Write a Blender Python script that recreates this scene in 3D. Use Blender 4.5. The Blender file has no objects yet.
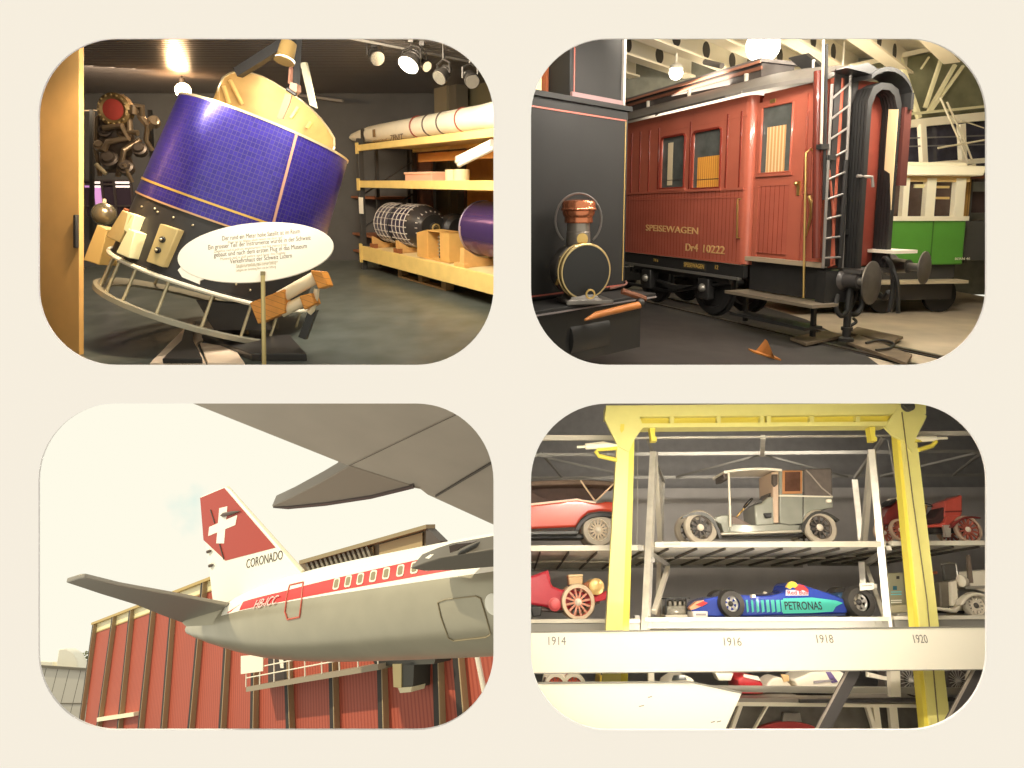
import bpy, math, random
from math import sin, cos, pi, radians, sqrt, atan2, atan
from mathutils import Vector as V, Matrix
random.seed(4)
sc = bpy.context.scene
COL = sc.collection

# ------------------------------------------------------------------ camera
FOC, CX, CY = 640.0, 512.0, 290.0
cam_d = bpy.data.cameras.new('camera'); cam = bpy.data.objects.new('camera', cam_d); COL.objects.link(cam)
cam_d.sensor_width = 36; cam_d.lens = 36 * FOC / 1024; cam_d.shift_y = -(384 - CY) / 1024
cam_d.clip_start = .05; cam_d.clip_end = 500
cam.rotation_euler = (pi / 2, 0, 0); sc.camera = cam
sc.view_settings.view_transform = 'Standard'; sc.view_settings.look = 'None'
sc.view_settings.exposure = 0; sc.view_settings.gamma = 1; sc.view_settings.use_curve_mapping = False

def ray(px, py): return V(((px - CX) / FOC, 1.0, (CY - py) / FOC))

class Frame:
    """A local frame: a along, b up, n towards the viewer."""
    def __init__(s, o, a, b):
        s.o = V(o); s.a = V(a).normalized(); b = V(b); b = b - s.a * b.dot(s.a); s.b = b.normalized(); s.n = s.a.cross(s.b)
        s.ax = (s.a, s.b, s.n)
        s.M = Matrix((( s.a.x, s.b.x, s.n.x, s.o.x), (s.a.y, s.b.y, s.n.y, s.o.y), (s.a.z, s.b.z, s.n.z, s.o.z), (0, 0, 0, 1)))
    def w(s, q): return s.M @ V(q)
    def loc(s, w): d = V(w) - s.o; return V((d.dot(s.a), d.dot(s.b), d.dot(s.n)))
    def on(s, px, py, axis, val):
        d = ray(px, py); n = s.ax[axis]; k = (s.o.dot(n) + val) / d.dot(n); return s.loc(d * k)
    def p(s, px, py, d=0.0): return s.on(px, py, 2, d)
    def px(s, q):
        w = s.w(q); return (CX + FOC * w.x / w.y, CY - FOC * w.z / w.y)
    def turn(s, o, deg):      # same up axis, turned about it, origin at local point o
        r = radians(deg); return Frame(s.w(o), s.a * cos(r) + s.n * sin(r), s.b)
    def cyl(s, px, py, R, far=False):   # ray against the cylinder about b
        o = s.loc((0, 0, 0)); d = V((ray(px, py).dot(s.a), ray(px, py).dot(s.b), ray(px, py).dot(s.n)))
        A = d.x**2 + d.z**2; B = o.x*d.x + o.z*d.z; C = o.x**2 + o.z**2 - R*R
        D = max(B*B - A*C, 0); k = (-B + sqrt(D)) / A if far else (-B - sqrt(D)) / A
        q = o + d*k; return atan2(q.z, q.x), q.y, q

WORLD = Frame((0, 0, 0), (1, 0, 0), (0, 1, 0))
def sm(pts, n=5):
    P = [V(p) for p in pts]; out = []
    for i in range(len(P) - 1):
        a, b, c, d = P[max(i-1, 0)], P[i], P[i+1], P[min(i+2, len(P)-1)]
        for k in range(n): u = k/n; out.append(.5*((2*b) + (c - a)*u + (2*a - 5*b + 4*c - d)*u*u + (3*b - a - 3*c + d)*u**3))
    return out + [P[-1]]

# ------------------------------------------------------------------ mesh builder
class MB:
    def __init__(s): s.v = []; s.f = []
    def add(s, vs, fs, m=0):
        b = len(s.v); s.v += [V(q) for q in vs]; s.f += [(tuple(b + i for i in f), m) for f in fs]; return s
    def box(s, x0, x1, y0, y1, z0, z1, m=0):
        vs = [(x, y, z) for x in (x0, x1) for y in (y0, y1) for z in (z0, z1)]
        return s.add(vs, [(0, 1, 3, 2), (4, 6, 7, 5), (0, 4, 5, 1), (2, 3, 7, 6), (0, 2, 6, 4), (1, 5, 7, 3)], m)
    def obox(s, c, a, b, hx, hy, hz, m=0):   # oriented box
        c = V(c); a = V(a).normalized(); b = V(b); b = (b - a*b.dot(a)).normalized(); n = a.cross(b)
        vs = [c + a*i*hx + b*j*hy + n*k*hz for i in (-1, 1) for j in (-1, 1) for k in (-1, 1)]
        return s.add(vs, [(0, 1, 3, 2), (4, 6, 7, 5), (0, 4, 5, 1), (2, 3, 7, 6), (0, 2, 6, 4), (1, 5, 7, 3)], m)
    def bar(s, p, q, w, h, up=(0, 1, 0), m=0):
        p = V(p); q = V(q); a = q - p; u = V(up)
        if a.normalized().cross(u).length < .05: u = V((1, 0, 0)) if abs(a.normalized().x) < .9 else V((0, 0, 1))
        return s.obox((p + q)/2, a, u, a.length/2, h/2, w/2, m)
    def prism(s, poly, z0, z1, m=0):
        n = len(poly); vs = [(p[0], p[1], z0) for p in poly] + [(p[0], p[1], z1) for p in poly]
        return s.add(vs, [tuple(range(n-1, -1, -1)), tuple(range(n, 2*n))] + [(i, (i+1) % n, n + (i+1) % n, n + i) for i in range(n)], m)
    def slab(s, pts, off, m=0):            # polygon of 3-d points, extruded by vector off
        n = len(pts); off = V(off); vs = [V(p) for p in pts] + [V(p) + off for p in pts]
        return s.add(vs, [tuple(range(n-1, -1, -1)), tuple(range(n, 2*n))] + [(i, (i+1) % n, n + (i+1) % n, n + i) for i in range(n)], m)
    def rings(s, rs, closed=True, cap=True, m=0, loop=False):
        n = len(rs[0]); vs = [p for r in rs for p in r]; fs = []
        K = len(rs)
        for k in range(K if loop else K - 1):
            for i in range(n if closed else n - 1):
                j = (i+1) % n; k2 = (k+1) % K
                fs.append((k*n + i, k*n + j, k2*n + j, k2*n + i))
        if cap and closed and not loop: fs += [tuple(range(n-1, -1, -1)), tuple(range((K-1)*n, K*n))]
        return s.add(vs, fs, m)
    def tube(s, pts, r, n=10, closed=False, m=0, flat=1.0):
        pts = [V(p) for p in pts]; K = len(pts); rs = []; u = None
        for k, p in enumerate(pts):
            if closed: t = pts[(k+1) % K] - pts[k-1]
            else: t = pts[min(k+1, K-1)] - pts[max(k-1, 0)]
            t.normalize()
            if u is None: u = t.cross(V((.3, .9, .2)) if abs(t.dot(V((.3, .9, .2)))) < .85 else V((1, 0, 0))).normalized()
            u = (u - t*u.dot(t)).normalized(); w = t.cross(u)
            rr = r[k] if isinstance(r, (list, tuple)) else r
            rs.append([p + (u*cos(2*pi*i/n) + w*sin(2*pi*i/n)*flat)*rr for i in range(n)])
        return s.rings(rs, True, True, m, closed)
    def lathe(s, c, axis, prof, n=32, m=0, cap=True):   # prof: (radius, height along axis)
        c = V(c); t = V(axis).normalized(); u = t.cross(V((0, 0, 1)) if abs(t.z) < .9 else V((1, 0, 0))).normalized(); w = t.cross(u)
        return s.rings([[c + t*h + (u*cos(2*pi*i/n) + w*sin(2*pi*i/n))*max(r, 1e-4) for i in range(n)] for r, h in prof], True, cap, m)
    def torus(s, c, axis, R, r, n=40, k=10, m=0):
        c = V(c); t = V(axis).normalized(); u = t.cross(V((0, 0, 1)) if abs(t.z) < .9 else V((1, 0, 0))).normalized(); w = t.cross(u)
        rs = []
        for i in range(n):
            a = 2*pi*i/n; d = u*cos(a) + w*sin(a)
            rs.append([c + d*(R + r*cos(2*pi*j/k)) + t*r*sin(2*pi*j/k) for j in range(k)])
        return s.rings(rs, True, False, m, True)
    def ball(s, c, r, n=20, k=12, m=0, sx=1, sy=1, sz=1):
        c = V(c); rs = []
        for j in range(k+1):
            a = -pi/2 + pi*j/k; rr = max(cos(a), 1e-3)
            rs.append([c + V((sx*r*rr*cos(2*pi*i/n), sy*r*sin(a), sz*r*rr*sin(2*pi*i/n))) for i in range(n)])
        return s.rings(rs, True, True, m)
    def disc(s, c, axis, R, n=32, m=0): return s.lathe(c, axis, [(R, 0), (R, .002)], n, m)
    def mesh(s, name, base=V((0, 0, 0))):
        me = bpy.data.meshes.new(name); me.from_pydata([p - base for p in s.v], [], [f for f, m in s.f]); 
        me.polygons.foreach_set('material_index', [m for f, m in s.f]); me.update()
        import bmesh
        b = bmesh.new(); b.from_mesh(me); bmesh.ops.recalc_face_normals(b, faces=b.faces); b.to_mesh(me); b.free()
        me.polygons.foreach_set('use_smooth', [True]*len(me.polygons)); me.set_sharp_from_angle(angle=radians(36)); return me

def bbox_base(vs):
    xs = [v.x for v in vs]; ys = [v.y for v in vs]; zs = [v.z for v in vs]
    return V(((min(xs)+max(xs))/2, min(ys), (min(zs)+max(zs))/2))
def props(o, label=None, cat=None, group=None, kind=None):
    for k, v in (('label', label), ('category', cat), ('group', group), ('kind', kind)):
        if v: o[k] = v
    return o
def _mk(name, mb, mats, base, bev):
    me = mb.mesh(name, base); o = bpy.data.objects.new(name, me); COL.objects.link(o)
    for m in (mats if isinstance(mats, (list, tuple)) else [mats]): me.materials.append(m)
    if bev:
        b = o.modifiers.new('bevel', 'BEVEL'); b.width = bev; b.segments = 2; b.limit_method = 'ANGLE'; b.angle_limit = radians(40)
    return o
def solo(fr, name, mb, mats, label=None, cat=None, group=None, kind=None, bev=0):
    base = bbox_base(mb.v); o = _mk(name, mb, mats, base, bev); o.matrix_world = fr.M @ Matrix.Translation(base)
    return props(o, label, cat, group, kind)
def struct(fr, name, mb, mats, bev=0): return solo(fr, name, mb, mats, None, None, None, 'structure', bev)
class Thing:
    """An Empty at the thing's base with its parts (and their sub-parts) as children."""
    def __init__(s, fr, name, label, cat, group=None, kind=None, base=None):
        s.fr = fr; s.name = name; s.pr = (label, cat, group, kind); s.parts = []; s.base = base
    def part(s, name, mb, mats, parent=None, label=None, bev=0):
        s.parts.append((name, mb, mats, parent, label, bev)); return len(s.parts) - 1
    def done(s):
        base = V(s.base) if s.base is not None else bbox_base([v for p in s.parts for v in p[1].v])
        r = bpy.data.objects.new(s.name, None); COL.objects.link(r); r.empty_display_size = .1
        r.matrix_world = s.fr.M @ Matrix.Translation(base); props(r, *s.pr); os = []
        for (n, mb, mats, par, lab, bev) in s.parts:
            o = _mk(n, mb, mats, base, bev); o.parent = r if par is None else os[par]
            if lab: o['label'] = lab
            os.append(o)
        s.root = r; return r
def dup(root, M, label=None):
    def cp(o, par):
        c = o.copy(); COL.objects.link(c); c.parent = par
        for ch in o.children: cp(ch, c)
        return c
    c = cp(root, None); c.matrix_world = M
    if label: c['label'] = label
    return c
def text_mb(txt, at, width, xd=(1, 0, 0), yd=(0, 1, 0), depth=.004, shear=0, hscale=None, bold=0.0):
    cu = bpy.data.curves.new('t', 'FONT'); cu.body = txt; cu.extrude = .01; cu.resolution_u = 3; cu.shear = shear; cu.offset = bold
    o = bpy.data.objects.new('t', cu); COL.objects.link(o); bpy.context.view_layer.update()
    me = bpy.data.meshes.new_from_object(o.evaluated_get(bpy.context.evaluated_depsgraph_get()))
    mb = MB(); xd = V(xd).normalized(); yd = V(yd).normalized(); nd = xd.cross(yd); at = V(at)
    w = max(v.co.x for v in me.vertices); k = width / w; ky = hscale or k
    mb.add([at + xd*v.co.x*k + yd*v.co.y*ky + nd*(v.co.z*50*depth) for v in me.vertices], [tuple(p.vertices) for p in me.polygons])
    bpy.data.objects.remove(o); bpy.data.curves.remove(cu); bpy.data.meshes.remove(me)
    return mb

# ------------------------------------------------------------------ materials
def lin(c):
    return tuple(((x/255)/12.92 if x/255 <= .04045 else ((x/255 + .055)/1.055)**2.4) for x in c)
_M = {}
def mat(name, rgb=(128, 128, 128), rough=.5, metal=0, noise=0, nscale=6, emit=0, coat=0, alpha=1, stripe=None, bump=0, spec=.5, trans=0, rgb2=None):
    """stripe = (axis, period, width share, rgb of the groove, bump)"""
    if name in _M: return _M[name]
    m = bpy.data.materials.new(name); m.use_nodes = True; nt = m.node_tree; b = nt.nodes['Principled BSDF']; L = nt.links
    c = (*lin(rgb), 1); b.inputs['Base Color'].default_value = c; b.inputs['Roughness'].default_value = rough
    b.inputs['Metallic'].default_value = metal; b.inputs['Coat Weight'].default_value = coat; b.inputs['Specular IOR Level'].default_value = spec
    b.inputs['Alpha'].default_value = alpha; b.inputs['Transmission Weight'].default_value = trans
    if emit: b.inputs['Emission Color'].default_value = c; b.inputs['Emission Strength'].default_value = emit
    out = None
    tc = nt.nodes.new('ShaderNodeTexCoord')
    if noise:
        n = nt.nodes.new('ShaderNodeTexNoise'); n.inputs['Scale'].default_value = nscale; n.inputs['Detail'].default_value = 5; L.new(tc.outputs['Object'], n.inputs['Vector'])
        r = nt.nodes.new('ShaderNodeValToRGB'); r.color_ramp.elements[0].position = .3; r.color_ramp.elements[1].position = .7
        k0 = tuple(min(1, x*(1-noise)) for x in lin(rgb)); k1 = tuple(min(1, x*(1+noise)) for x in lin(rgb2 or rgb))
        r.color_ramp.elements[0].color = (*k0, 1); r.color_ramp.elements[1].color = (*k1, 1); L.new(n.outputs['Fac'], r.inputs['Fac']); out = r.outputs['Color']
        if bump:
            bp = nt.nodes.new('ShaderNodeBump'); bp.inputs['Strength'].default_value = bump; bp.inputs['Distance'].default_value = .02; L.new(n.outputs['Fac'], bp.inputs['Height']); L.new(bp.outputs['Normal'], b.inputs['Normal'])
    if stripe:
        ss = stripe if isinstance(stripe, list) else [stripe]
        sp = nt.nodes.new('ShaderNodeSeparateXYZ'); L.new(tc.outputs['Object'], sp.inputs[0])
        for (ax, per, wd, g, bs) in ss:
            mu = nt.nodes.new('ShaderNodeMath'); mu.operation = 'MULTIPLY'; mu.inputs[1].default_value = 1/per; L.new(sp.outputs[ax], mu.inputs[0])
            fr = nt.nodes.new('ShaderNodeMath'); fr.operation = 'FRACT'; L.new(mu.outputs[0], fr.inputs[0])
            lt = nt.nodes.new('ShaderNodeMath'); lt.operation = 'LESS_THAN'; lt.inputs[1].default_value = wd; L.new(fr.outputs[0], lt.inputs[0])
            mx = nt.nodes.new('ShaderNodeMix'); mx.data_type = 'RGBA'; L.new(lt.outputs[0], mx.inputs['Factor'])
            if out: L.new(out, mx.inputs['A'])
            else: mx.inputs['A'].default_value = c
            mx.inputs['B'].default_value = (*lin(g), 1); out = mx.outputs['Result']
            if bs:
                iv = nt.nodes.new('ShaderNodeMath'); iv.operation = 'SUBTRACT'; iv.inputs[0].default_value = 1; L.new(lt.outputs[0], iv.inputs[1])
                bp = nt.nodes.new('ShaderNodeBump'); bp.inputs['Strength'].default_value = bs; bp.inputs['Distance'].default_value = .01; L.new(iv.outputs[0], bp.inputs['Height']); L.new(bp.outputs['Normal'], b.inputs['Normal'])
    if out: L.new(out, b.inputs['Base Color'])
    _M[name] = m; return m
def area(name, loc, target, sx, sy, power, rgb=(255, 240, 215), spread=180):
    d = bpy.data.lights.new(name, 'AREA'); d.shape = 'RECTANGLE'; d.size = sx; d.size_y = sy; d.energy = power; d.color = lin(rgb); d.spread = radians(spread)
    o = bpy.data.objects.new(name, d); COL.objects.link(o); o.location = loc
    o.rotation_euler = (V(target) - V(loc)).to_track_quat('-Z', 'Y').to_euler(); return o
def spot(name, loc, target, power, deg=60, rgb=(255, 225, 180), r=.05, blend=.5):
    d = bpy.data.lights.new(name, 'SPOT'); d.energy = power; d.spot_size = radians(deg); d.spot_blend = blend; d.color = lin(rgb); d.shadow_soft_size = r
    o = bpy.data.objects.new(name, d); COL.objects.link(o); o.location = loc
    o.rotation_euler = (V(target) - V(loc)).to_track_quat('-Z', 'Y').to_euler(); return o
def point(name, loc, power, rgb=(255, 225, 180), r=.05):
    d = bpy.data.lights.new(name, 'POINT'); d.energy = power; d.color = lin(rgb); d.shadow_soft_size = r
    o = bpy.data.objects.new(name, d); COL.objects.link(o); o.location = loc; return o

# shared materials
black = mat('black_paint', (46, 45, 44), .45, noise=.15)
dark = mat('dark_metal', (62, 60, 58), .4, .5)
steel = mat('galvanised_steel', (205, 200, 190), .35, .6, noise=.12, nscale=9)
white = mat('white_paint', (250, 244, 228), .5)
rubber = mat('rubber', (52, 50, 48), .75)
brass = mat('brass', (214, 178, 110), .28, .9)
chrome = mat('chrome', (225, 222, 214), .18, 1)
glass = mat('window_glass', (70, 72, 68), .06, 0, spec=.7)

# ------------------------------------------------------------------ the cream display wall with its four openings, and the sky
W = bpy.data.worlds.new('sky'); sc.world = W; W.use_nodes = True
nt = W.node_tree; bg = nt.nodes['Background']
tcw = nt.nodes.new('ShaderNodeTexCoord'); nz = nt.nodes.new('ShaderNodeTexNoise'); nz.inputs['Scale'].default_value = 5; nz.inputs['Detail'].default_value = 6
nt.links.new(tcw.outputs['Generated'], nz.inputs['Vector'])
rp = nt.nodes.new('ShaderNodeValToRGB'); rp.color_ramp.elements[0].position = .7; rp.color_ramp.elements[1].position = .78
rp.color_ramp.elements[0].color = (*lin((255, 251, 232)), 1); rp.color_ramp.elements[1].color = (*lin((226, 243, 230)), 1)
nt.links.new(nz.outputs['Fac'], rp.inputs['Fac']); nt.links.new(rp.outputs['Color'], bg.inputs['Color']); bg.inputs['Strength'].default_value = 1.0
DW = 5.0
def hall_wall():
    cu = bpy.data.curves.new('w', 'CURVE'); cu.dimensions = '2D'; cu.fill_mode = 'BOTH'; cu.extrude = .008
    def spl(pts):
        s = cu.splines.new('POLY'); s.points.add(len(pts) - 1); s.use_cyclic_u = True
        for q, p in zip(s.points, pts): q.co = (p[0], p[1], 0, 1)
    def wp(px, py): r = ray(px, py)*DW; return (r.x, r.z)
    spl([(-10, -8), (10, -8), (10, 7), (-10, 7)])
    for (x0, x1, y0, y1) in ((38.5, 493.5, 38.5, 365), (531, 986.5, 38.5, 365), (38.5, 493.5, 403.5, 730), (531, 986.5, 403.5, 730)):
        R = 77; pts = []
        for (cx, cy, a0) in ((x1-R, y0+R, 270), (x1-R, y1-R, 0), (x0+R, y1-R, 90), (x0+R, y0+R, 180)):
            for k in range(17):
                a = radians(a0 + 90*k/16); pts.append(wp(cx + R*cos(a), cy + R*sin(a)))
        spl(pts)
    o = bpy.data.objects.new('w', cu); COL.objects.link(o); bpy.context.view_layer.update()
    me = bpy.data.meshes.new_from_object(o.evaluated_get(bpy.context.evaluated_depsgraph_get())); bpy.data.objects.remove(o)
    ob = bpy.data.objects.new('wall_front', me); COL.objects.link(ob); ob.rotation_euler = (pi/2, 0, 0); ob.location = (0, DW + .008, 0); ob['kind'] = 'structure'
    me.materials.clear(); me.materials.append(mat('cream_wall_paint', (246.5, 242, 244), .9, spec=.0))
hall_wall()
def plane4(pts): return MB().add([V(p) for p in pts], [(0, 1, 2, 3)])
def shell_side(name, pxs, za, zb, m, thick):
    """a room wall that runs back from the display wall, between two picture rays"""
    a, b = pxs; pts = [ray(*a)*za, ray(*b)*za, ray(*b)*zb, ray(*a)*zb]
    return struct(WORLD, name, MB().slab(pts, V(thick)), m)
# ================================================================== 1: hall with the satellite (upper left opening)
def room1():
    th = radians(9.67); K = Frame((0, 0, 0), (1, 0, 0), (0, -sin(th), cos(th)))
    U0 = -1.65
    kd = mat('dark_wall', (86, 84, 82), .7, noise=.12, nscale=2)
    # --- setting
    fl = mat('studio_floor', (84, 91, 84), .32, noise=.22, nscale=3.2, rgb2=(90, 94, 90))
    struct(K, 'floor', MB().box(-8.2, -.02, U0 - .03, U0, -13.6, -5.25).box(-.02, 1.0, U0 - .03, U0, -11.2, -8.7), fl)
    ce = mat('slatted_ceiling', (84, 78, 74), .34, noise=.1, stripe=(1, .11, .3, (44, 40, 38), .4))
    # ceiling of boards that run across the room
    c = MB()
    for k in range(62): c.box(-9.5, -.05, 1.74, 1.765, -5.9 - .125*k - .1, -5.9 - .125*k)
    c.box(-9.5, -.02, 1.79, 1.82, -13.8, -5.75)
    struct(K, 'ceiling', c, mat('ceiling_board', (92, 84, 80), .3, noise=.1))
    struct(K, 'wall_back', MB().box(-9.5, .1, -1.9, 2.0, -13.5, -13.4), kd)
    shell_side('wall_left', ((20, 20), (20, 384)), DW + .03, 15.5, kd, (-.05, 0, 0))
    kink = [(511, DW + .03), (511, 7.5), (590, 9.3), (590, 11.4), (513, 13.7), (513, 15.5)]
    mb = MB()
    for (xa, za), (xb, zb) in zip(kink, kink[1:]): mb.slab([ray(xa, 20)*za, ray(xa, 381)*za, ray(xb, 381)*zb, ray(xb, 20)*zb], (.03, .02, 0))
    struct(WORLD, 'wall_right', mb, kd)
    shell_side('trim_1', ((18, 26), (509, 26)), DW + .03, 7.2, kd, (0, 0, .04))
    shell_side('trim_2', ((18, 377), (509, 377)), DW + .03, 6.2, kd, (0, 0, -.02))
    # --- wooden door leaf standing open at the left
    wood = mat('door_oak', (228, 180, 112), .45, noise=.14, nscale=1.6, rgb2=(224, 176, 108))
    D = Frame(ray(79, 200)*6.15, (.93, -.36, 0), (0, 0, 1))
    t = Thing(D, 'door_1', None, None, None, 'structure')
    a = D.p(79, 20).x
    t.part('door_leaf', MB().box(-.62, 0, D.p(79, 373).y, 2.0, -.05, 0), wood, bev=.006)
    h0 = D.p(79, 215).y; h1 = D.p(79, 248).y
    hb = MB().box(-.035, 0.004, h1, h0, 0, .035); t.part('door_handle', hb, black, bev=.006); t.done()
    # --- lit glazing deep in the back
    gw = Frame(ray(107, 200)*12.6, (1, 0, 0), K.b)
    t = Thing(gw, 'window_1', None, None, None, 'structure')
    x0, y1 = gw.p(84, 180)[:2]; x1, y0 = gw.p(133, 217)[:2]
    f = MB()
    for px in (85, 94, 104, 116, 133): xx = gw.p(px, 200).x; f.box(xx-.02, xx+.02, y0, y1, 0, .03)
    for py in (180.5, 184.5, 206, 217): yy = gw.p(100, py).y; f.box(x0, x1, yy-.018, yy+.018, 0, .035)
    t.part('window_frame', f, mat('window_frame_paint', (70, 62, 62), .5))
    vio = mat('violet_lit_pane', (196, 140, 196), .3, emit=.9); wht = mat('white_lit_pane', (255, 236, 222), .3, emit=1.3); dk = mat('dark_pane', (64, 54, 66), .2)
    for k, (xa, xb) in enumerate(((85, 94), (94, 104), (104, 116), (116, 133))):
        a0 = gw.p(xa, 200).x; a1 = gw.p(xb, 200).x
        for (ya, yb, m) in ((180.5, 184.5, (dk, wht, dk, wht)[k]), (184.5, 187.5, (vio, wht, dk, wht)[k]), (187.5, 206, (dk, vio, dk, dk)[k]), (206, 217, dk)):
            t.part('pane', MB().box(a0, a1, gw.p(100, yb).y, gw.p(100, ya).y, -.02, -.01), m)
    t.done()

    # --- the satellite ------------------------------------------------------------
    C = ray(234.17, 223.52)*7.0
    S = Frame(C, (.94216, 0, -.33517), (.33517, .0036, .94215)); R = lambda t: .968 - .062*t
    n = 96
    def band(t0, t1, r=0.0, steps=1, a0=0, a1=2*pi, cap=False):
        mb = MB(); full = abs(a1 - a0) > 6.28
        rs = []
        for k in range(steps + 1):
            tt = t0 + (t1 - t0)*k/steps; rs.append([V(((R(tt)+r)*cos(a0 + (a1-a0)*i/n), tt, (R(tt)+r)*sin(a0 + (a1-a0)*i/n))) for i in range(n if full else n + 1)])
        return mb.rings(rs, full, cap)
    # solar cell material: rows and columns around the drum
    m = bpy.data.materials.new('solar_cells'); m.use_nodes = True; nt = m.node_tree; b = nt.nodes['Principled BSDF']; L = nt.links
    tc = nt.nodes.new('ShaderNodeTexCoord'); sp = nt.nodes.new('ShaderNodeSeparateXYZ'); L.new(tc.outputs['Object'], sp.inputs[0])
    at = nt.nodes.new('ShaderNodeMath'); at.operation = 'ARCTAN2'; L.new(sp.outputs[2], at.inputs[0]); L.new(sp.outputs[0], at.inputs[1])
    cb = nt.nodes.new('ShaderNodeCombineXYZ'); L.new(at.outputs[0], cb.inputs[0]); L.new(sp.outputs[1], cb.inputs[1])
    br = nt.nodes.new('ShaderNodeTexBrick'); br.offset = 0; br.squash = 1; br.inputs['Scale'].default_value = 1
    br.inputs['Brick Width'].default_value = .042; br.inputs['Row Height'].default_value = .046; br.inputs['Mortar Size'].default_value = .0024
    br.inputs['Color1'].default_value = (*lin((50, 38, 130)), 1); br.inputs['Color2'].default_value = (*lin((60, 45, 150)), 1); br.inputs['Mortar'].default_value = (*lin((92, 80, 130)), 1)
    L.new(cb.outputs[0], br.inputs['Vector']); L.new(br.outputs['Color'], b.inputs['Base Color'])
    b.inputs['Roughness'].default_value = .32; b.inputs['Metallic'].default_value = .55; b.inputs['Coat Weight'].default_value = .35; b.inputs['Coat Roughness'].default_value = .16; b.inputs['Specular IOR Level'].default_value = .8
    solar = m
    gold = mat('gold_foil', (200, 164, 104), .4, .25, noise=.1, nscale=5)
    trim = mat('aluminium_trim', (232, 214, 176), .32, .75)
    blk = mat('black_thermal_paint', (50, 47, 45), .38, noise=.15)
    box_w = mat('cream_instrument_box', (232, 224, 178), .5); box_b = mat('beige_instrument_box', (205, 180, 122), .5, noise=.05)
    org = mat('orange_block', (222, 148, 62), .5, noise=.12, nscale=9, stripe=(1, .05, .08, (170, 104, 40), 0)); ivory = mat('ivory_tube', (240, 222, 186), .35)
    t = Thing(S, 'satellite', 'large tilted satellite drum clad in blue solar cells with a black lower body', 'satellite', base=(0, -1.1, 0))
    d0 = t.part('solar_drum', band(0, 1.076, 0, 8), solar)
    seam_a = S.cyl(297, 133, R(1))[0]; seam_b = S.cyl(276, 219, R(.1))[0]
    mb = MB(); rs = []
    for k in range(9):
        tt = 1.07 - 1.06*k/8; a = seam_a + (seam_b - seam_a)*k/8
        rs.append([V(((R(tt)+q)*cos(a+e), tt, (R(tt)+q)*sin(a+e))) for e, q in ((-.014, -.01), (-.014, .006), (.014, .006), (.014, -.01))])
    t.part('seam_strip', mb.rings(rs), mat('copper_strip', (196, 150, 128), .4, .4), d0)
    t.part('rim_band', band(1.066, 1.09, .008), trim, d0)
    t.part('gold_band', band(.135, .157, .006), mat('gold_trim', (222, 180, 96), .35, .6), d0)
    t.part('edge_band', band(-.012, .006, .005), mat('copper_trim', (206, 164, 122), .4, .5), d0)
    lid = MB().lathe((0, 1.03, 0), (0, 1, 0), [(R(1.07) - .01, 0), (R(1.07) - .01, .01)], 64); t.part('top_plate', lid, mat('dark_deck', (60, 54, 48), .5))
    # gold shield rising from the top: half shell on the far side
    out = [(219.3, 101), (219.5, 88), (224, 78), (231, 73.5), (241, 71.5), (251, 73), (262, 76.5), (273, 82), (284, 89), (294, 95), (303, 102), (312, 110), (320, 118.5), (327, 128), (333, 138), (337, 149), (338.5, 158)]
    Rs = .70; inner = []; outer = []; low = []; lowo = []
    for (px, py) in out:
        a, tt, q = S.cyl(px, py, Rs, True); inner.append(V((Rs*cos(a), tt, Rs*sin(a)))); outer.append(V(((Rs+.025)*cos(a), tt, (Rs+.025)*sin(a))))
        low.append(V((Rs*cos(a), 1.0, Rs*sin(a)))); lowo.append(V(((Rs+.025)*cos(a), 1.0, (Rs+.025)*sin(a))))
    mb = MB(); mb.rings([low, inner, outer, lowo], False, False); g = t.part('gold_shield', mb, gold)
    mb = MB().tube([(p + q)/2 for p, q in zip(inner, outer)], .014, 8); t.part('shield_rim', mb, trim, g)
    for (p0, p1) in (((230, 80), (242, 104)), ((223.5, 86), (229, 103)), ((298, 107), (291, 118)), ((311, 122), (307, 128))):
        a0 = S.cyl(*p0, Rs - .03, True)[2]; a1 = S.cyl(*p1, Rs - .03, True)[2]
        t.part('shield_rib', MB().bar(a0, a1, .03, .035), mat('pale_gold', (240, 210, 140), .4, .4), g)
    # black lower body and rings
    t.part('lower_body', band(-.64, -.005, -.012, 4), blk)
    t.part('lower_deck', MB().lathe((0, -.64, 0), (0, 1, 0), [(R(-.64), -.02), (R(-.64), .02)], 72), mat('lower_deck_dark', (58, 54, 50), .5))  # one even dark colour for the whole deck plate
    t.part('upper_ring', MB().torus((0, -.655, 0), (0, 1, 0), R(-.65) + .01, .022, 96, 8), mat('white_ring', (244, 236, 214), .4))
    lr = MB(); rs = [[V((r*cos(2*pi*i/n), tt, r*sin(2*pi*i/n))) for i in range(n)] for r, tt in ((1.02, -.99), (1.05, -1.0), (1.05, -1.045), (.93, -1.06), (.91, -1.03))]
    t.part('lower_ring', lr.rings(rs, True, False, 0, True), mat('grey_ring', (176, 170, 150), .4, .4))
    for deg in (200, 217, 233, 250, 272, 296, 318, 338, 20, 70, 110, 150):
        a = radians(180 + deg - 180); r0 = R(-.65) - .0; a = -a + pi if False else a
        x, z = cos(a), -sin(a)
        t.part('strut', MB().tube([(x*.965, -.66, z*.965), (x*.985, -1.03, z*.985)], .016, 8), mat('strut_alloy', (214, 200, 164), .35, .5))
    # boxes on the black body, set out along the surface
    def onbody(px, py, out_=0.0): a, tt, q = S.cyl(px, py, R(-.3)); return a, tt
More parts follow.
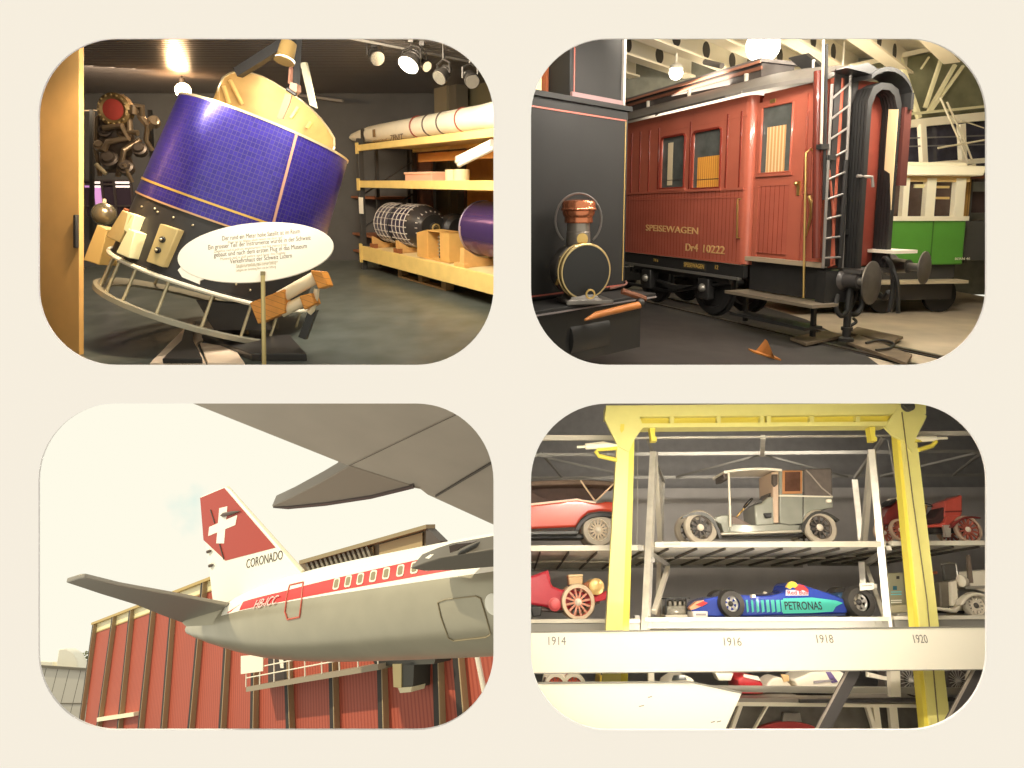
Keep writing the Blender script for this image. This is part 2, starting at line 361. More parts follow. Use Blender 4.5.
    def body_box(name, pxs, depth, m, label=None, par=None, r0=0.0):
        # pxs: four picture corners on the surface, in order
        ps = []
        for (px, py) in pxs:
            a, tt = onbody(px, py); ps.append((a, tt))
        ac = sum(p[0] for p in ps)/4; nrm = V((cos(ac), 0, sin(ac))); tan = V((-sin(ac), 0, cos(ac)))
        pts = [nrm*(R(-.3) + r0) + tan*((a - ac)*R(-.3)) + V((0, tt, 0)) for a, tt in ps]
        return t.part(name, MB().slab([p - nrm*.04 for p in pts], nrm*(depth + .04)), m, par, label, bev=.008)
    b1 = body_box('instrument_box', [(129, 212), (141, 217.5), (127, 244.5), (116.5, 239)], .06, box_b, 'tall cream instrument box with a stepped neighbour')
    body_box('instrument_box', [(139, 231), (146, 234), (139, 260), (127, 255)], .11, box_w, 'lower cream instrument box')
    body_box('instrument_box', [(136, 214), (143, 217), (137, 236), (131, 232)], .075, box_w)
    b3 = body_box('instrument_box', [(165, 224.5), (183, 230.5), (168, 268), (151, 262)], .07, box_b, 'beige instrument box with two round ports')
    for (px, py) in ((167.5, 240.5), (163, 251)):
        a, tt = onbody(px, py); nrm = V((cos(a), 0, sin(a))); c0 = nrm*(R(-.3) + .07) + V((0, tt, 0))
        mb = MB(); mb.lathe(c0, nrm, [(.03, 0), (.03, .012), (.022, .02), (.02, .01)], 16); pt = t.part('port', mb, dark, b3)
        t.part('port_knob', MB().ball(c0 + nrm*.03, .014, 10, 6), trim, b3)
    body_box('instrument_box', [(116, 205), (123.5, 208), (112.5, 232), (106, 229)], .03, mat('copper_box', (146, 82, 48), .5), 'copper brown box at the edge of the body')
    q0, q1, q2, q3 = [S.p(px, py, .25) for (px, py) in ((97, 224.5), (107, 229.5), (99, 265), (83, 260))]
    t.part('instrument_box', MB().slab([q0, q1, q2, q3], (0, 0, -.3)), mat('tan_box', (206, 176, 112), .5), None, 'tan box hanging out at the side', bev=.008)
    c0 = S.p(104, 214, -.1); mb = MB().ball(c0, .125, 24, 14); k = t.part('spherical_tank', mb, mat('tank_alloy', (172, 160, 132), .25, .7))
    c1 = S.p(104.5, 199, -.1); t.part('tank_neck', MB().lathe(c1, c0 - c1, [(.02, 0), (.02, .05), (.04, .06), (.05, .1)], 14), ivory, k)
    # bolts along the black body
    for (px, py) in ((153, 208), (156, 211.5), (172, 217), (192, 225), (140, 206), (205, 262), (225, 270), (236, 284), (250, 290)):
        a, tt = onbody(px, py); nrm = V((cos(a), 0, sin(a))); t.part('bolt', MB().ball(nrm*(R(tt) - .006) + V((0, tt, 0)), .011, 8, 6), trim)
    # orange hinge blocks with ivory tubes
    def q(px, py, d): return S.p(px, py, d)
    hb = MB().slab([q(249.5, 303, 1.12), q(284.5, 289, 1.12), q(285, 313, 1.12), q(258, 324, 1.12)], (0, 0, -.16)); h = t.part('hinge_block', hb, org, None, 'orange hinge block, the largest of three', bev=.008)
    t.part('boom_tube', MB().tube([q(280, 297.5, 1.04), q(318, 276, 1.0)], .062, 16), ivory)
    t.part('boom_tube', MB().tube([q(281, 312, 1.04), q(304, 300.5, 1.0)], .055, 16), ivory)
    t.part('hinge_block', MB().slab([q(310, 270, 1.1), q(322, 271, 1.1), q(328, 286, 1.1), q(318, 289, 1.1)], (0, 0, -.2)), org, None, 'orange end block on the upper tube', bev=.01)
    t.part('hinge_block', MB().slab([q(299, 296, 1.1), q(311, 293, 1.1), q(315, 304, 1.1), q(304, 310, 1.1)], (0, 0, -.2)), org, None, 'orange end block on the lower tube', bev=.01)
    t.part('white_bracket', MB().tube([q(317, 289, 1.0), q(316, 296, 1.0), q(312, 310, 1.0), q(309, 313, 1.0)], .028, 8), ivory)
    t.part('tilt_arm', MB().bar(q(314, 309, .9), q(303, 338, .9), .08, .07), black)
    # keel under the body
    t.part('keel_plate', MB().slab([q(196, 300, .5), q(262, 306, .5), q(268, 330, .5), q(214, 330, .5)], (0, 0, -.3)), mat('keel', (70, 64, 60), .5))
    t.done()

    # --- stand on the floor
    def fp(px, py, u=U0): return K.on(px, py, 1, u)
    t = Thing(K, 'display_stand', 'low black and white stand on the floor beneath the tilted satellite', 'stand')
    def floor_slab(pts, h): return MB().slab([fp(*p) + V((0, .0, 0)) for p in pts], (0, h, 0))
    pe = mat('white_plinth', (250, 226, 200), .45)
    t.part('plinth', floor_slab([(184, 331), (150, 366), (206, 366), (197, 346), (214, 334)], .03), pe, bev=.006)
    t.part('plinth', floor_slab([(200, 345), (234, 350), (245, 366), (208, 366)], .03), pe, bev=.006)
    ft = mat('black_foot', (60, 57, 55), .3)
    def leg(pts, dz): 
        ps = [V(p) for p in pts]; return MB().slab(ps, dz)
    k6 = -6.35
    t.part('foot', floor_slab([(188, 324), (196, 327), (193, 346), (199, 357), (203, 366), (163, 366), (182, 347)], .07), ft, bev=.006)
    t.part('foot', floor_slab([(202, 341), (290, 341), (307, 361), (252, 361)], .07), ft, bev=.006)
    t.part('column', MB().tube([K.p(232, 318, -6.9), K.p(236, 350, -6.7)], .16, 20), ft)
    t.done()

    # --- oval sign on a stick
    G = Frame(ray(256, 252)*5.72, (.995, .06, .085), (-.09, .25, .97))
    t = Thing(G, 'oval_sign', 'white oval text panel on a thin stick in front of the tilted satellite', 'sign')
    cx, cy, _ = G.p(256, 252); rx = (G.p(334, 244) - G.p(178, 261)).length/2; ry = (G.p(258, 222) - G.p(256, 281.5)).length/2
    pl = [(cx + rx*cos(2*pi*i/72), cy + ry*sin(2*pi*i/72)) for i in range(72)]
    nb = [G.p(177.5, 270), G.p(182, 277), G.p(199, 284), G.p(199.5, 280.5), G.p(210, 276), G.p(185, 262)]
    sg = mat('sign_enamel', (255, 246, 228), .45)
    pn = t.part('panel', MB().prism(pl, -.02, 0), sg, bev=.003)
    t.part('corner_tab', MB().prism([(p.x, p.y) for p in nb], -.018, -.003), sg, pn)
    lines = [("Der rund ein Meter hohe Satellit ist im Raum", 222, 300, 238, (86, 78, 68)), ("Ein grosser Teil der Instrumente wurde in der Schweiz", 208, 311, 247, (86, 78, 68)),
             ("gebaut und nach dem ersten Flug in das Museum", 214, 307, 254.5, (86, 78, 68)), ("Verkehrshaus der Schweiz Luzern", 230, 292, 261, (86, 78, 68))]
    inkd = mat('sign_ink', (104, 92, 78), .7); inkl = mat('sign_ink_pale', (186, 172, 146), .7)
    for (s_, xa, xb, y, c) in lines:
        sl = -.085
        pa = G.p(xa, y - sl*0 + .5, .001); t.part('text_line', text_mb(s_, (pa.x, pa.y - .02, .001), G.p(xb, y).x - pa.x, (1, 0.02, 0), (-.02, 1, 0), .0006, hscale=.062), inkd, pn)
        pa = G.p(xa + 6, y + 4.2, .001); t.part('text_line', text_mb(s_[::-1].lower().capitalize(), (pa.x, pa.y - .014, .001), (G.p(xb, y).x - pa.x)*.75, (1, 0.02, 0), (-.02, 1, 0), .0006, hscale=.036), inkl, pn)
    for y in (267, 270.5):
        pa = G.p(236, y, .001); t.part('text_line', text_mb("Leihgabe der Sammlung Bern und der Stiftung", (pa.x, pa.y - .01, .001), G.p(276, y).x - pa.x, (1, .02, 0), (-.02, 1, 0), .0006, hscale=.034), inkl, pn)
    G2 = Frame(ray(264, 300)*5.66, (1, 0, 0), (0, 0, 1))
    p0 = G.loc(G2.w(G2.p(262.8, 271.5))); p1 = G.loc(G2.w(G2.p(264.2, 369)))
    t.part('stick', MB().tube([p0, p1], .019, 12), mat('stick_alloy', (206, 186, 128), .4, .3)); t.part('stick_cap', MB().tube([p0 + (p0-p1)*.001, p0 + (p1-p0)*.04], .021, 12), mat('stick_cap', (150, 134, 96), .5))
    t.done()

    # --- hoist that holds the satellite from the ceiling
    H = Frame(K.w((0, 0, 0)), K.a, K.b); hd = -6.9
    def h(px, py, d=hd): return H.p(px, py, d)
    t = Thing(H, 'lifting_hoist', 'black and pale steel arms that hold the satellite from above', 'hoist')
    t.part('arm', MB().bar(h(306, 30, -7.2), h(238, 73, -7.4), .1, .1), black)
    t.part('mast', MB().bar(h(297, 30, -6.8), h(294, 90, -6.75), .09, .07), black)
    t.part('mast', MB().bar(h(292.5, 50, -6.75), h(290, 84, -6.7), .03, .03), mat('rust_bar', (150, 104, 84), .5))
    t.part('strut', MB().slab([h(300, 63, -7.0), h(306, 62, -7.0), h(316, 108, -7.0), h(309.5, 105, -7.0)], (0, 0, -.06)), mat('pale_steel', (188, 182, 158), .5, .2, noise=.1), None, 'pale steel strut')
    t.part('clamp', MB().slab([h(290.5, 82, -6.62), h(297, 84, -6.62), h(297, 91, -6.62), h(293, 94.5, -6.62), h(289, 90, -6.62)], (0, 0, -.12)), mat('clamp_pad', (172, 130, 108), .5))
    t.part('strap', MB().slab([h(285.5, 93, -6.6), h(291.5, 95, -6.6), h(289.5, 103, -6.6), h(282.5, 119, -6.6), h(276.5, 118.5, -6.6)], (0, 0, -.03)), mat('strap_brown', (150, 122, 96), .6))
    t.part('clamp_screw', MB().tube([h(287, 89, -6.6), h(296, 95, -6.6)], .02, 8), black)
    t.done()

    # --- ceiling lamps
    glow = mat('lamp_glow', (255, 244, 222), .3, emit=14); housing = mat('lamp_housing', (70, 66, 62), .35, .4)
    def par_spot(name, px, py, f, aim, label, lit, r=.1, group='spotlights under the ceiling'):
        c = K.p(px, py, -f); a = V(aim).normalized(); t = Thing(K, name, label, 'lamp', group)
        mb = MB().lathe(c - a*.2, a, [(r*.45, 0), (r*.6, .03), (r*.7, .1), (r*.98, .17), (r, .22)], 24, cap=True)
        t.part('housing', mb, housing)
        for k in (.05, .09, .13): t.part('cooling_fin', MB().torus(c - a*(.2 - k), a, r*.72, .008, 24, 6), housing, 0)
        t.part('lens', MB().lathe(c + a*.02, a, [(r*.92, 0), (r*.92, .006)], 24), glow if lit else mat('lamp_lens', (214, 206, 190), .12, .8))
        side = a.cross(V((0, 1, 0))).normalized()
        for s_ in (-1, 1): t.part('yoke', MB().tube([c - a*.08 + side*r*1.05*s_, c - a*.08 + side*r*1.05*s_ + V((0, .12, 0)), c - a*.08 + V((0, .17, 0))], .014, 6), housing)
        t.part('stem', MB().tube([c - a*.08 + V((0, .16, 0)), V((c.x - a.x*.08, 1.76, c.z - a.z*.08))], .014, 8), housing)
        t.part('mount', MB().box(c.x - a.x*.08 - .03, c.x - a.x*.08 + .03, 1.69, 1.76, c.z - a.z*.08 - .05, c.z - a.z*.08 + .05), housing)
        t.done(); return K.w(c), a
    par_spot('track_spotlight', 377, 58, 8.6, (.5, -.5, .7), 'chrome fronted spotlight left of the lit lamp', False)
    lp, la = par_spot('track_spotlight', 409, 64, 8.3, (-.35, -.75, .55), 'brightly lit spotlight under the ceiling near the rocket', True, .14)
    par_spot('track_spotlight', 426, 66, 8.5, (.6, -.45, .6), 'small spotlight just right of the lit lamp', False, .07)
    par_spot('track_spotlight', 440, 77, 8.2, (-.5, -.6, .6), 'spotlight pointing down above the orange rack back', False, .1)
    par_spot('track_spotlight', 472, 81, 7.9, (.3, -.5, .8), 'spotlight nearest the right end of the lighting track', False, .09)
    t = Thing(K, 'spotlight', 'gold cylinder spotlight beside the hoist mast above the satellite', 'lamp')
    c = K.p(285, 58, -6.55)
    t.part('housing', MB().lathe(K.p(289, 43, -6.6), c - K.p(289, 43, -6.6), [(.075, 0), (.08, .05), (.085, .18), (.1, .2)], 24), mat('gold_housing', (176, 146, 92), .35, .5))
    t.part('lens', MB().lathe(K.p(285.3, 59.5, -6.55), c - K.p(289, 43, -6.6), [(.095, 0), (.085, .02)], 24), mat('lamp_lens_lit', (255, 250, 226), .3, emit=2.2))
    t.part('stem', MB().tube([K.p(289, 44, -6.6), K.p(290, 36, -6.6)], .02, 8), housing); t.done()
    # lighting track
    a0 = K.on(338, 36, 1, 1.72); a1 = K.on(492, 66, 1, 1.72)
    t = Thing(K, 'lighting_track', 'thin pale lighting track under the dark ceiling', 'track')
    t.part('rail', MB().bar(V((a0.x, 1.72, a0.z)), V((a1.x, 1.72, a1.z)), .03, .03), mat('track_paint', (150, 144, 136), .4)); 
    t.part('end_cap', MB().box(a0.x - .03, a0.x + .03, 1.69, 1.745, a0.z - .03, a0.z + .03), housing); t.done()
    c = K.p(183, 90.5, -11.2)
    t = Thing(K, 'bulb_lamp', 'bare glowing bulb under the slatted ceiling left of the satellite', 'lamp')
    t.part('bulb', MB().ball(c, .125, 20, 12), mat('bulb_glow', (255, 214, 160), .3, emit=40)); t.part('socket', MB().tube([c + V((0, .11, 0)), c + V((0, .2, 0))], .045, 12), housing); t.part('cord', MB().tube([c + V((0, .2, 0)), V((c.x, 1.76, c.z))], .012, 6), housing); t.done()
    pc = K.w(c); point('bulb_light', pc + V((0, -.2, -.08)), 60, (255, 200, 140), .1)
    # long conduit on the back wall
    t0 = K.p(318, 97, -13.0); t1 = K.p(343, 101, -13.0)
    solo(K, 'conduit', MB().tube([K.p(300, 95, -13.3), t1], .03, 8), mat('conduit_paint', (150, 144, 138), .5), 'pale conduit high on the dark back wall', 'pipe')

    # --- rocket engine far left
    E = Frame(ray(117, 130)*9.6, (1, 0, 0), K.b)
    pipe = mat('engine_pipe', (142, 122, 98), .35, .6, noise=.2, nscale=8); pd = mat('engine_dark', (92, 80, 70), .4, .5, noise=.25, nscale=7)
    t = Thing(E, 'rocket_engine', 'dark rocket engine with a red round cover and bundled pipes behind the satellite', 'engine')
    c = E.p(113.5, 109.5, .3)
    t.part('flange', MB().lathe(c, (0, 0, 1), [(.24, -.12), (.24, 0), (.19, .03), (.15, .01), (.15, -.08)], 40), mat('flange_alloy', (150, 124, 82), .35, .6))
    t.part('red_cover', MB().lathe(c, (0, 0, 1), [(.15, -.02), (.15, .015), (.06, .03), (.02, .03)], 32), mat('red_cover', (172, 66, 56), .5))
    for i in range(16):
        a = 2*pi*i/16; t.part('flange_bolt', MB().ball(c + V((.205*cos(a), .205*sin(a), .03)), .018, 8, 6), mat('bolt_alloy', (190, 168, 120), .3, .6), 0)
    t.part('chamber', MB().lathe(E.p(116, 128, 0), (0, -1, 0), [(.12, -.2), (.22, -.1), (.24, .25), (.16, .42), (.2, .6), (.19, .66)], 32), pd)
    def pp(name, pts, r, m=pipe): t.part(name, MB().tube([E.p(*q_) for q_ in pts], r, 10), m)
    pp('pipe', [(129, 112, .25), (134, 112, .3), (134, 105, .3)], .05); pp('pipe', [(129, 115, .2), (130, 132, .3), (138, 133, .3)], .045)
    pp('pipe', [(134, 106, .3), (142, 106, .28), (142, 118, .2)], .04); pp('pipe', [(140, 116, .2), (150, 128, .25), (154, 122, .3)], .05)
    pp('pipe', [(148, 124, .3), (146, 140, .2), (152, 150, .1)], .035); pp('pipe', [(102, 114, .2), (97, 118, .2), (96, 150, .1), (100, 176, .1)], .03)
    pp('pipe', [(96, 164, .3), (106, 174, .3)], .03, mat('bright_pipe', (210, 190, 150), .3, .6)); pp('pipe', [(124, 164, .3), (132, 182, .2)], .03)
    pp('pipe', [(104, 128, .3), (122, 126, .35), (128, 138, .3), (108, 142, .32), (104, 150, .3)], .045); pp('pipe', [(140, 140, .1), (124, 150, .3), (118, 176, .2)], .04)
    for (px, py, r) in ((106, 132, .1), (124, 134, .09), (154, 122, .085), (138, 110, .07), (110, 160, .13), (126, 168, .11), (140, 150, .1), (100, 146, .08)):
        t.part('valve_body', MB().lathe(E.p(px, py, .2), (.3, .5, 1), [(r*.6, -r), (r, -r*.5), (r, r*.5), (r*.7, r*.6), (r*.6, r)], 16), pd if r > .09 else pipe)
    for (xa, xb) in ((92, 92), (150, 156)): t.part('frame_post', MB().bar(E.p(xa, 110, -.2), E.p(xb, 240, -.2), .05, .05), dark)
    t.part('frame_rail', MB().bar(E.p(80, 110.5, -.25), E.p(98, 110.5, -.25), .015, .015), pipe)
    t.done()
    return K
K1 = room1()
def rack1():
    K = K1
    KR = Frame(K.w(V((-2.81, 0, -12))), K.a*.562 + K.n*.827, K.b); U0 = -1.65
    yel = mat('rack_beam_yellow', (240, 208, 128), .45, noise=.06); ylo = mat('rack_beam_orange', (206, 138, 62), .5); post = mat('rack_post', (72, 70, 68), .5, .2)
    board = mat('shelf_board', (236, 210, 156), .6, noise=.1, nscale=4); L = 5.6; Dp = 1.1
    L = KR.p(509, 200, 0).x
    y = {}
    y['b1'] = KR.p(359, 245).y; y['b0'] = KR.p(359, 258.4).y; y['m1'] = KR.p(360, 180.6).y; y['m0'] = KR.p(360, 187.6).y; y['t1'] = KR.p(360, 144.8).y; y['t0'] = KR.p(360, 151).y
    t = Thing(KR, 'storage_rack', 'tall storage rack with yellow beams along the right side of the satellite hall', 'rack')
    for s in (-.03, L - .15):
        for d in (-.03, -Dp): t.part('post', MB().box(s - .05, s + .05, U0, y['t1'] + (.12 if d > -.5 and s < 1 else 0), d - .05, d + .05), post, bev=.006)
    for k in ('b', 'm', 't'):
        for d in (.0, -Dp): 
            t.part('beam', MB().box(0, L - .1, y[k+'0'], y[k+'1'], d - .03, d + .03), yel, bev=.008)
        t.part('shelf_board', MB().box(0.04, L - .14, y[k+'1'] - .05, y[k+'1'] - .02, -Dp + .03, -.03), board)
        t.part('connector', MB().box(-.06, .05, y[k+'0'] - .05, y[k+'1'] + .04, .02, .045), yel)
    p0 = KR.p(398, 149, -.6); t.part('cross_beam', MB().box(1.3, L - .2, y['t0'] - .22, y['t0'] - .08, -.62, -.56), ylo)
    for i in range(3): t.part('brace', MB().bar((0, U0 + .2 + .6*i, -.05), (0, U0 + .8 + .6*i, -Dp + .05), .03, .03, (0, 0, 1)), post)
    t.done()
    # rocket lying on the top shelf
    r0 = y['t1'] + .205
    t = Thing(KR, 'sounding_rocket', 'long white rocket with dark red rings lying on the top shelf', 'rocket')
    wr = mat('rocket_white', (250, 240, 216), .35, noise=.03); rr = mat('rocket_ring', (150, 74, 58), .45); rk = mat('rocket_dark_ring', (90, 78, 70), .45)
    prof = [(.03, -1.15), (.07, -1.0), (.11, -.6), (.145, -.1), (.155, .4), (.165, 3.9), (.175, 4.2), (.19, 4.5), (.19, L - .32)]
    t.part('body', MB().lathe((0, r0, -.28), (1, 0, 0), prof, 40), wr)
    for px, m in ((408.5, rr), (421, rk), (435, rk), (453.5, rr)):
        s = KR.p(px, 120, -.1).x; t.part('ring', MB().torus((s, r0, -.28), (1, 0, 0), .162, .017, 40, 6), m)
    s = KR.p(361, 138, -.1).x; t.part('dark_stripe', MB().box(s - .05, s + .05, r0 - .15, r0 + .1, -.15, -.115), mat('dark_label', (64, 56, 50), .6))
    q = KR.p(389, 140, -.1); e = KR.p(402, 138, -.1); t.part('name_text', text_mb('ZENIT', (q.x, q.y - .025, -.117), e.x - q.x, depth=.003, hscale=.15), mat('rocket_ink', (90, 70, 56), .6))
    q = KR.p(372, 143, -.1); e = KR.p(386, 141, -.1); t.part('name_text', text_mb('universitaet', (q.x, q.y + .015, -.118), e.x - q.x, depth=.003, hscale=.06), mat('rocket_ink2', (130, 100, 60), .6))
    q = KR.p(373, 134, -.1); t.part('emblem', MB().box(q.x - .05, q.x + .05, q.y - .05, q.y + .08, -.125, -.112), mat('rocket_emblem', (140, 112, 72), .6))
    t.part('nozzle_flange', MB().torus((L - .34, r0, -.28), (1, 0, 0), .186, .012, 40, 6), rr); t.done()
    # things on the middle shelf
    ym = y['m1'] - .018
    a = KR.p(405, 180, -.35); b = KR.p(432, 180, -.35)
    t = Thing(KR, 'box', 'flat pink foam box on the middle shelf of the yellow rack', 'box')
    pk = mat('pink_foam', (240, 186, 160), .7); t.part('body', MB().box(a.x, b.x, ym, ym + .13, -.75, -.35), pk, bev=.01); t.part('lid', MB().box(a.x - .01, b.x + .01, ym + .12, ym + .16, -.77, -.33), mat('pink_lid', (246, 200, 170), .7), bev=.01); t.done()
    for (px, w, lab) in ((449, .1, 'cream paper roll on the middle shelf, the farther of two'), (458.5, .12, 'cream paper roll on the middle shelf, the nearer of two')):
        q = KR.p(px, 180, -.3); t = Thing(KR, 'paper_roll', lab, 'roll', 'paper rolls on the middle shelf')
        t.part('roll', MB().lathe((q.x, ym, -.35), (0, 1, 0), [(w, 0), (w, .18)], 24), mat('roll_paper', (236, 214, 170), .6), bev=.008); t.part('core', MB().lathe((q.x, ym + .18, -.35), (0, 1, 0), [(w*.4, 0), (w*.4, .004)], 16), mat('roll_core', (180, 150, 104), .7)); t.done()
    # fluorescent tubes tied in a bundle under the top shelf
    for i, (dx, dy) in enumerate(((0, 0), (0, 3.5), (2, 6.5))):
        p = KR.p(458 + dx, 158 + dy, .12 + .05*i); q = KR.p(492 + dx, 141.5 + dy, .14 + .05*i)
        t = Thing(KR, 'fluorescent_tube', ('topmost', 'middle', 'lowest')[i] + ' white fluorescent tube of the slanting bundle under the rocket', 'tube', 'fluorescent tubes under the top shelf')
        d = (q - p); t.part('tube', MB().tube([p, q], .031, 14), mat('tube_glass', (252, 240, 222), .3)); t.part('end_cap', MB().tube([p - d*.03, p], .036, 12), mat('tube_cap', (214, 196, 170), .3, .5)); t.done()
    # brown and orange panels behind the rack
    pan = mat('orange_panel', (206, 142, 62), .6, noise=.15, nscale=3); pbr = mat('brown_panel', (132, 92, 78), .6, noise=.12); pgr = mat('beige_column', (146, 134, 108), .7)
    def back(name, pa, pb, d, m, lab, cat='board', group='panels behind the yellow rack'):
        a = KR.p(*pa, d); b = KR.p(*pb, d); t = Thing(KR, name, lab, cat, group)
        t.part('board', MB().box(min(a.x, b.x), max(a.x, b.x), U0, max(a.y, b.y), d - .04, d), m, bev=.006)
        t.part('edge_strip', MB().box(min(a.x, b.x) - .02, min(a.x, b.x) + .02, U0, max(a.y, b.y), d - .05, d + .015), mat('panel_edge', (96, 78, 60), .6)); t.done()
    back('backdrop_board', (466, 148), (505, 240), -1.6, pan, 'wide orange panel behind the right end of the rack')
    back('backdrop_board', (410, 150), (432, 215), -1.2, pbr, 'narrow brown panel behind the small satellite')
    back('backdrop_board', (452, 180), (470, 235), -1.7, mat('rust_panel', (140, 74, 56), .6), 'rust red panel between the cardboard box and the purple drum')
    back('backdrop_board', (378, 160), (404, 215), -1.9, mat('grey_panel', (96, 90, 82), .6), 'grey panel behind the far end of the rack')
    q0 = KR.p(434, 90, -1.5); q1 = KR.p(446.5, 90, -1.5)
    struct(KR, 'trim_3', MB().box(q0.x, q1.x, U0, 2.0, -1.8, -1.5), pgr); q0 = KR.p(449, 90, -1.55); q1 = KR.p(456, 90, -1.55)
    struct(KR, 'trim_4', MB().box(q0.x, q1.x, U0, 2.0, -1.8, -1.55), mat('column_dark', (112, 104, 88), .7))
    q0 = KR.p(459, 84, -1.9); struct(KR, 'wall_side', MB().box(q0.x, q0.x + 1.6, U0, 2.05, -2.0, -1.9), mat('olive_wall', (120, 112, 84), .7))
    # small satellite on cradles
    yb = y['b1'] - .018
    t = Thing(KR, 'small_satellite', 'small drum satellite with blue cells and pale grid lying on wooden cradles', 'satellite')
    c0 = KR.p(374, 222, -.1); c1 = KR.p(418, 226, -.1); rs = .36; cy = yb + .1 + rs
    m = mat('grid_cells', (66, 58, 84), .3, .4); x0 = c0.x; x1 = KR.p(404, 222, -.1).x
    g = t.part('cell_drum', MB().lathe((x0, cy, -.45), (1, 0, 0), [(rs*.95, 0), (rs, .03), (rs, x1 - x0)], 40), m)
    wg = mat('grid_line', (216, 206, 196), .4)
    for k in range(9): s = x0 + .03 + (x1 - x0 - .04)*k/8; t.part('grid_ring', MB().torus((s, cy, -.45), (1, 0, 0), rs + .002, .009 if k != 4 else .02, 40, 5), wg if k != 4 else black, g)
    for k in range(20):
        a = 2*pi*k/20; t.part('grid_bar', MB().bar((x0 + .02, cy + (rs+.004)*sin(a), -.45 + (rs+.004)*cos(a)), (x1, cy + (rs+.004)*sin(a), -.45 + (rs+.004)*cos(a)), .012, .012), wg, g)
    e = t.part('end_cone', MB().lathe((x1, cy, -.45), (1, 0, 0), [(rs, 0), (rs*.92, .2), (rs*.62, .34), (rs*.6, .36)], 40), mat('cone_black', (58, 54, 54), .35))
    for k in range(20):
        a = 2*pi*k/20; t.part('cone_cell', MB().bar((x1 + .02, cy + rs*.99*sin(a), -.45 + rs*.99*cos(a)), (x1 + .3, cy + rs*.72*sin(a), -.45 + rs*.72*cos(a)), .02, .015), wg, e)
    t.part('end_disc', MB().lathe((x1 + .36, cy, -.45), (1, 0, 0), [(rs*.6, 0), (rs*.6, .03), (rs*.24, .04), (rs*.24, .1), (rs*.12, .12)], 32), dark)
    t.part('hub', MB().lathe((x1 + .42, cy, -.45), (1, 0, 0), [(.075, 0), (.075, .05), (.04, .06)], 20), mat('hub_gold', (220, 190, 120), .35, .5))
    t.part('rear_shell', MB().lathe((x1 + .16, cy - .05, -.86), (1, 0, 0), [(.2, 0), (.27, .08), (.27, .3), (.2, .36)], 32), mat('shell_black', (54, 51, 50), .4)); t.done()
    wd = mat('cradle_wood', (224, 176, 108), .6, noise=.1)
    for i, (px, lab) in enumerate(((378, 'wooden cradle under the far end of the small satellite'), (402, 'wooden cradle under the near end of the small satellite'))):
        q = KR.p(px, 246, -.2).x; t = Thing(KR, 'cradle', lab, 'cradle', 'wooden cradles on the bottom shelf')
        t.part('saddle', MB().slab([(q, yb, -.85), (q, yb + .22, -.85), (q, yb + .1, -.62), (q, yb + .07, -.45), (q, yb + .1, -.28), (q, yb + .22, -.08), (q, yb, -.08)], (.1, 0, 0)), wd, bev=.005)
        t.part('chock', MB().box(q - .05, q + .15, yb, yb + .08, -.14, -.06), mat('cradle_dark', (150, 92, 52), .6)); t.done()
    # open cardboard box
    q0 = KR.p(428, 262, -.15); q1 = KR.p(449.5, 262, -.15); hh = KR.p(437, 231, -.15).y - yb
    t = Thing(KR, 'cardboard_box', 'open tan cardboard box standing on its side between the small satellite and the purple drum', 'box')
    cb = mat('cardboard', (216, 170, 96), .7, noise=.06); xm = q0.x + (q1.x - q0.x)*.5
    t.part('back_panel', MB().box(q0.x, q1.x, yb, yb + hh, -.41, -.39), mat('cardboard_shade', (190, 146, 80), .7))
    t.part('top_panel', MB().box(q0.x, q1.x, yb + hh - .02, yb + hh, -.4, -.15), cb)
    t.part('side_panel', MB().box(q0.x, q0.x + .02, yb, yb + hh, -.4, -.15), cb)
    t.part('side_panel', MB().box(xm + .06, q1.x, yb, yb + hh, -.4, -.15), cb)
    t.part('flap', MB().slab([(q0.x, yb, -.15), (q0.x, yb + hh, -.15), (q0.x - .02, yb + hh - .04, .02), (q0.x - .02, yb + .05, .02)], (-.012, 0, 0)), cb)
    t.part('base_panel', MB().box(q0.x, q1.x, yb, yb + .02, -.4, -.15), cb)
    t.done()
    t = Thing(KR, 'instrument', 'dark spring coil instrument standing inside the open cardboard box', 'instrument')
    xi = q0.x + (xm - q0.x)*.62
    t.part('core', MB().tube([(xi, yb + .03, -.27), (xi, yb + hh*.85, -.27)], .035, 12), dark)
    for k in range(6): t.part('coil', MB().torus((xi, yb + .08 + hh*.12*k, -.27), (0, 1, 0), .045, .009, 16, 6), mat('coil_grey', (170, 160, 140), .4, .4))
    t.done()
    # purple drum
    p0 = KR.p(462, 240, -.2).x; r = .4; cy = yb + .13 + r
    t = Thing(KR, 'purple_drum', 'glossy purple satellite drum at the right end of the bottom shelf', 'drum')
    m = mat('purple_cells', (96, 72, 130), .22, .6); g = t.part('shell', MB().lathe((p0, cy, -.55), (1, 0, 0), [(r*.94, 0), (r, .02), (r, L - p0 - .3)], 48), m)
    t.part('rim', MB().torus((p0 + .01, cy, -.55), (1, 0, 0), r, .012, 48, 6), mat('rim_grey', (190, 176, 190), .35, .5), g)
    t.part('lower_skin', MB().lathe((p0 + .015, cy - .012, -.55), (1, 0, 0), [(r + .002, 0), (r + .002, .03)], 48), mat('skin_tan', (170, 140, 120), .5), g)
    t.part('end_plate', MB().lathe((p0 - .01, cy, -.55), (1, 0, 0), [(r*.9, 0), (r*.9, .02)], 48), dark); t.done()
    t = Thing(KR, 'cradle', 'wooden cradle under the purple drum', 'cradle', 'wooden cradles on the bottom shelf')
    t.part('saddle', MB().slab([(p0 + .12, yb, -1.0), (p0 + .12, yb + .26, -1.0), (p0 + .12, yb + .13, -.75), (p0 + .12, yb + .1, -.55), (p0 + .12, yb + .15, -.3), (p0 + .12, yb + .28, -.1), (p0 + .12, yb, -.08)], (.12, 0, 0)), wd, bev=.005)
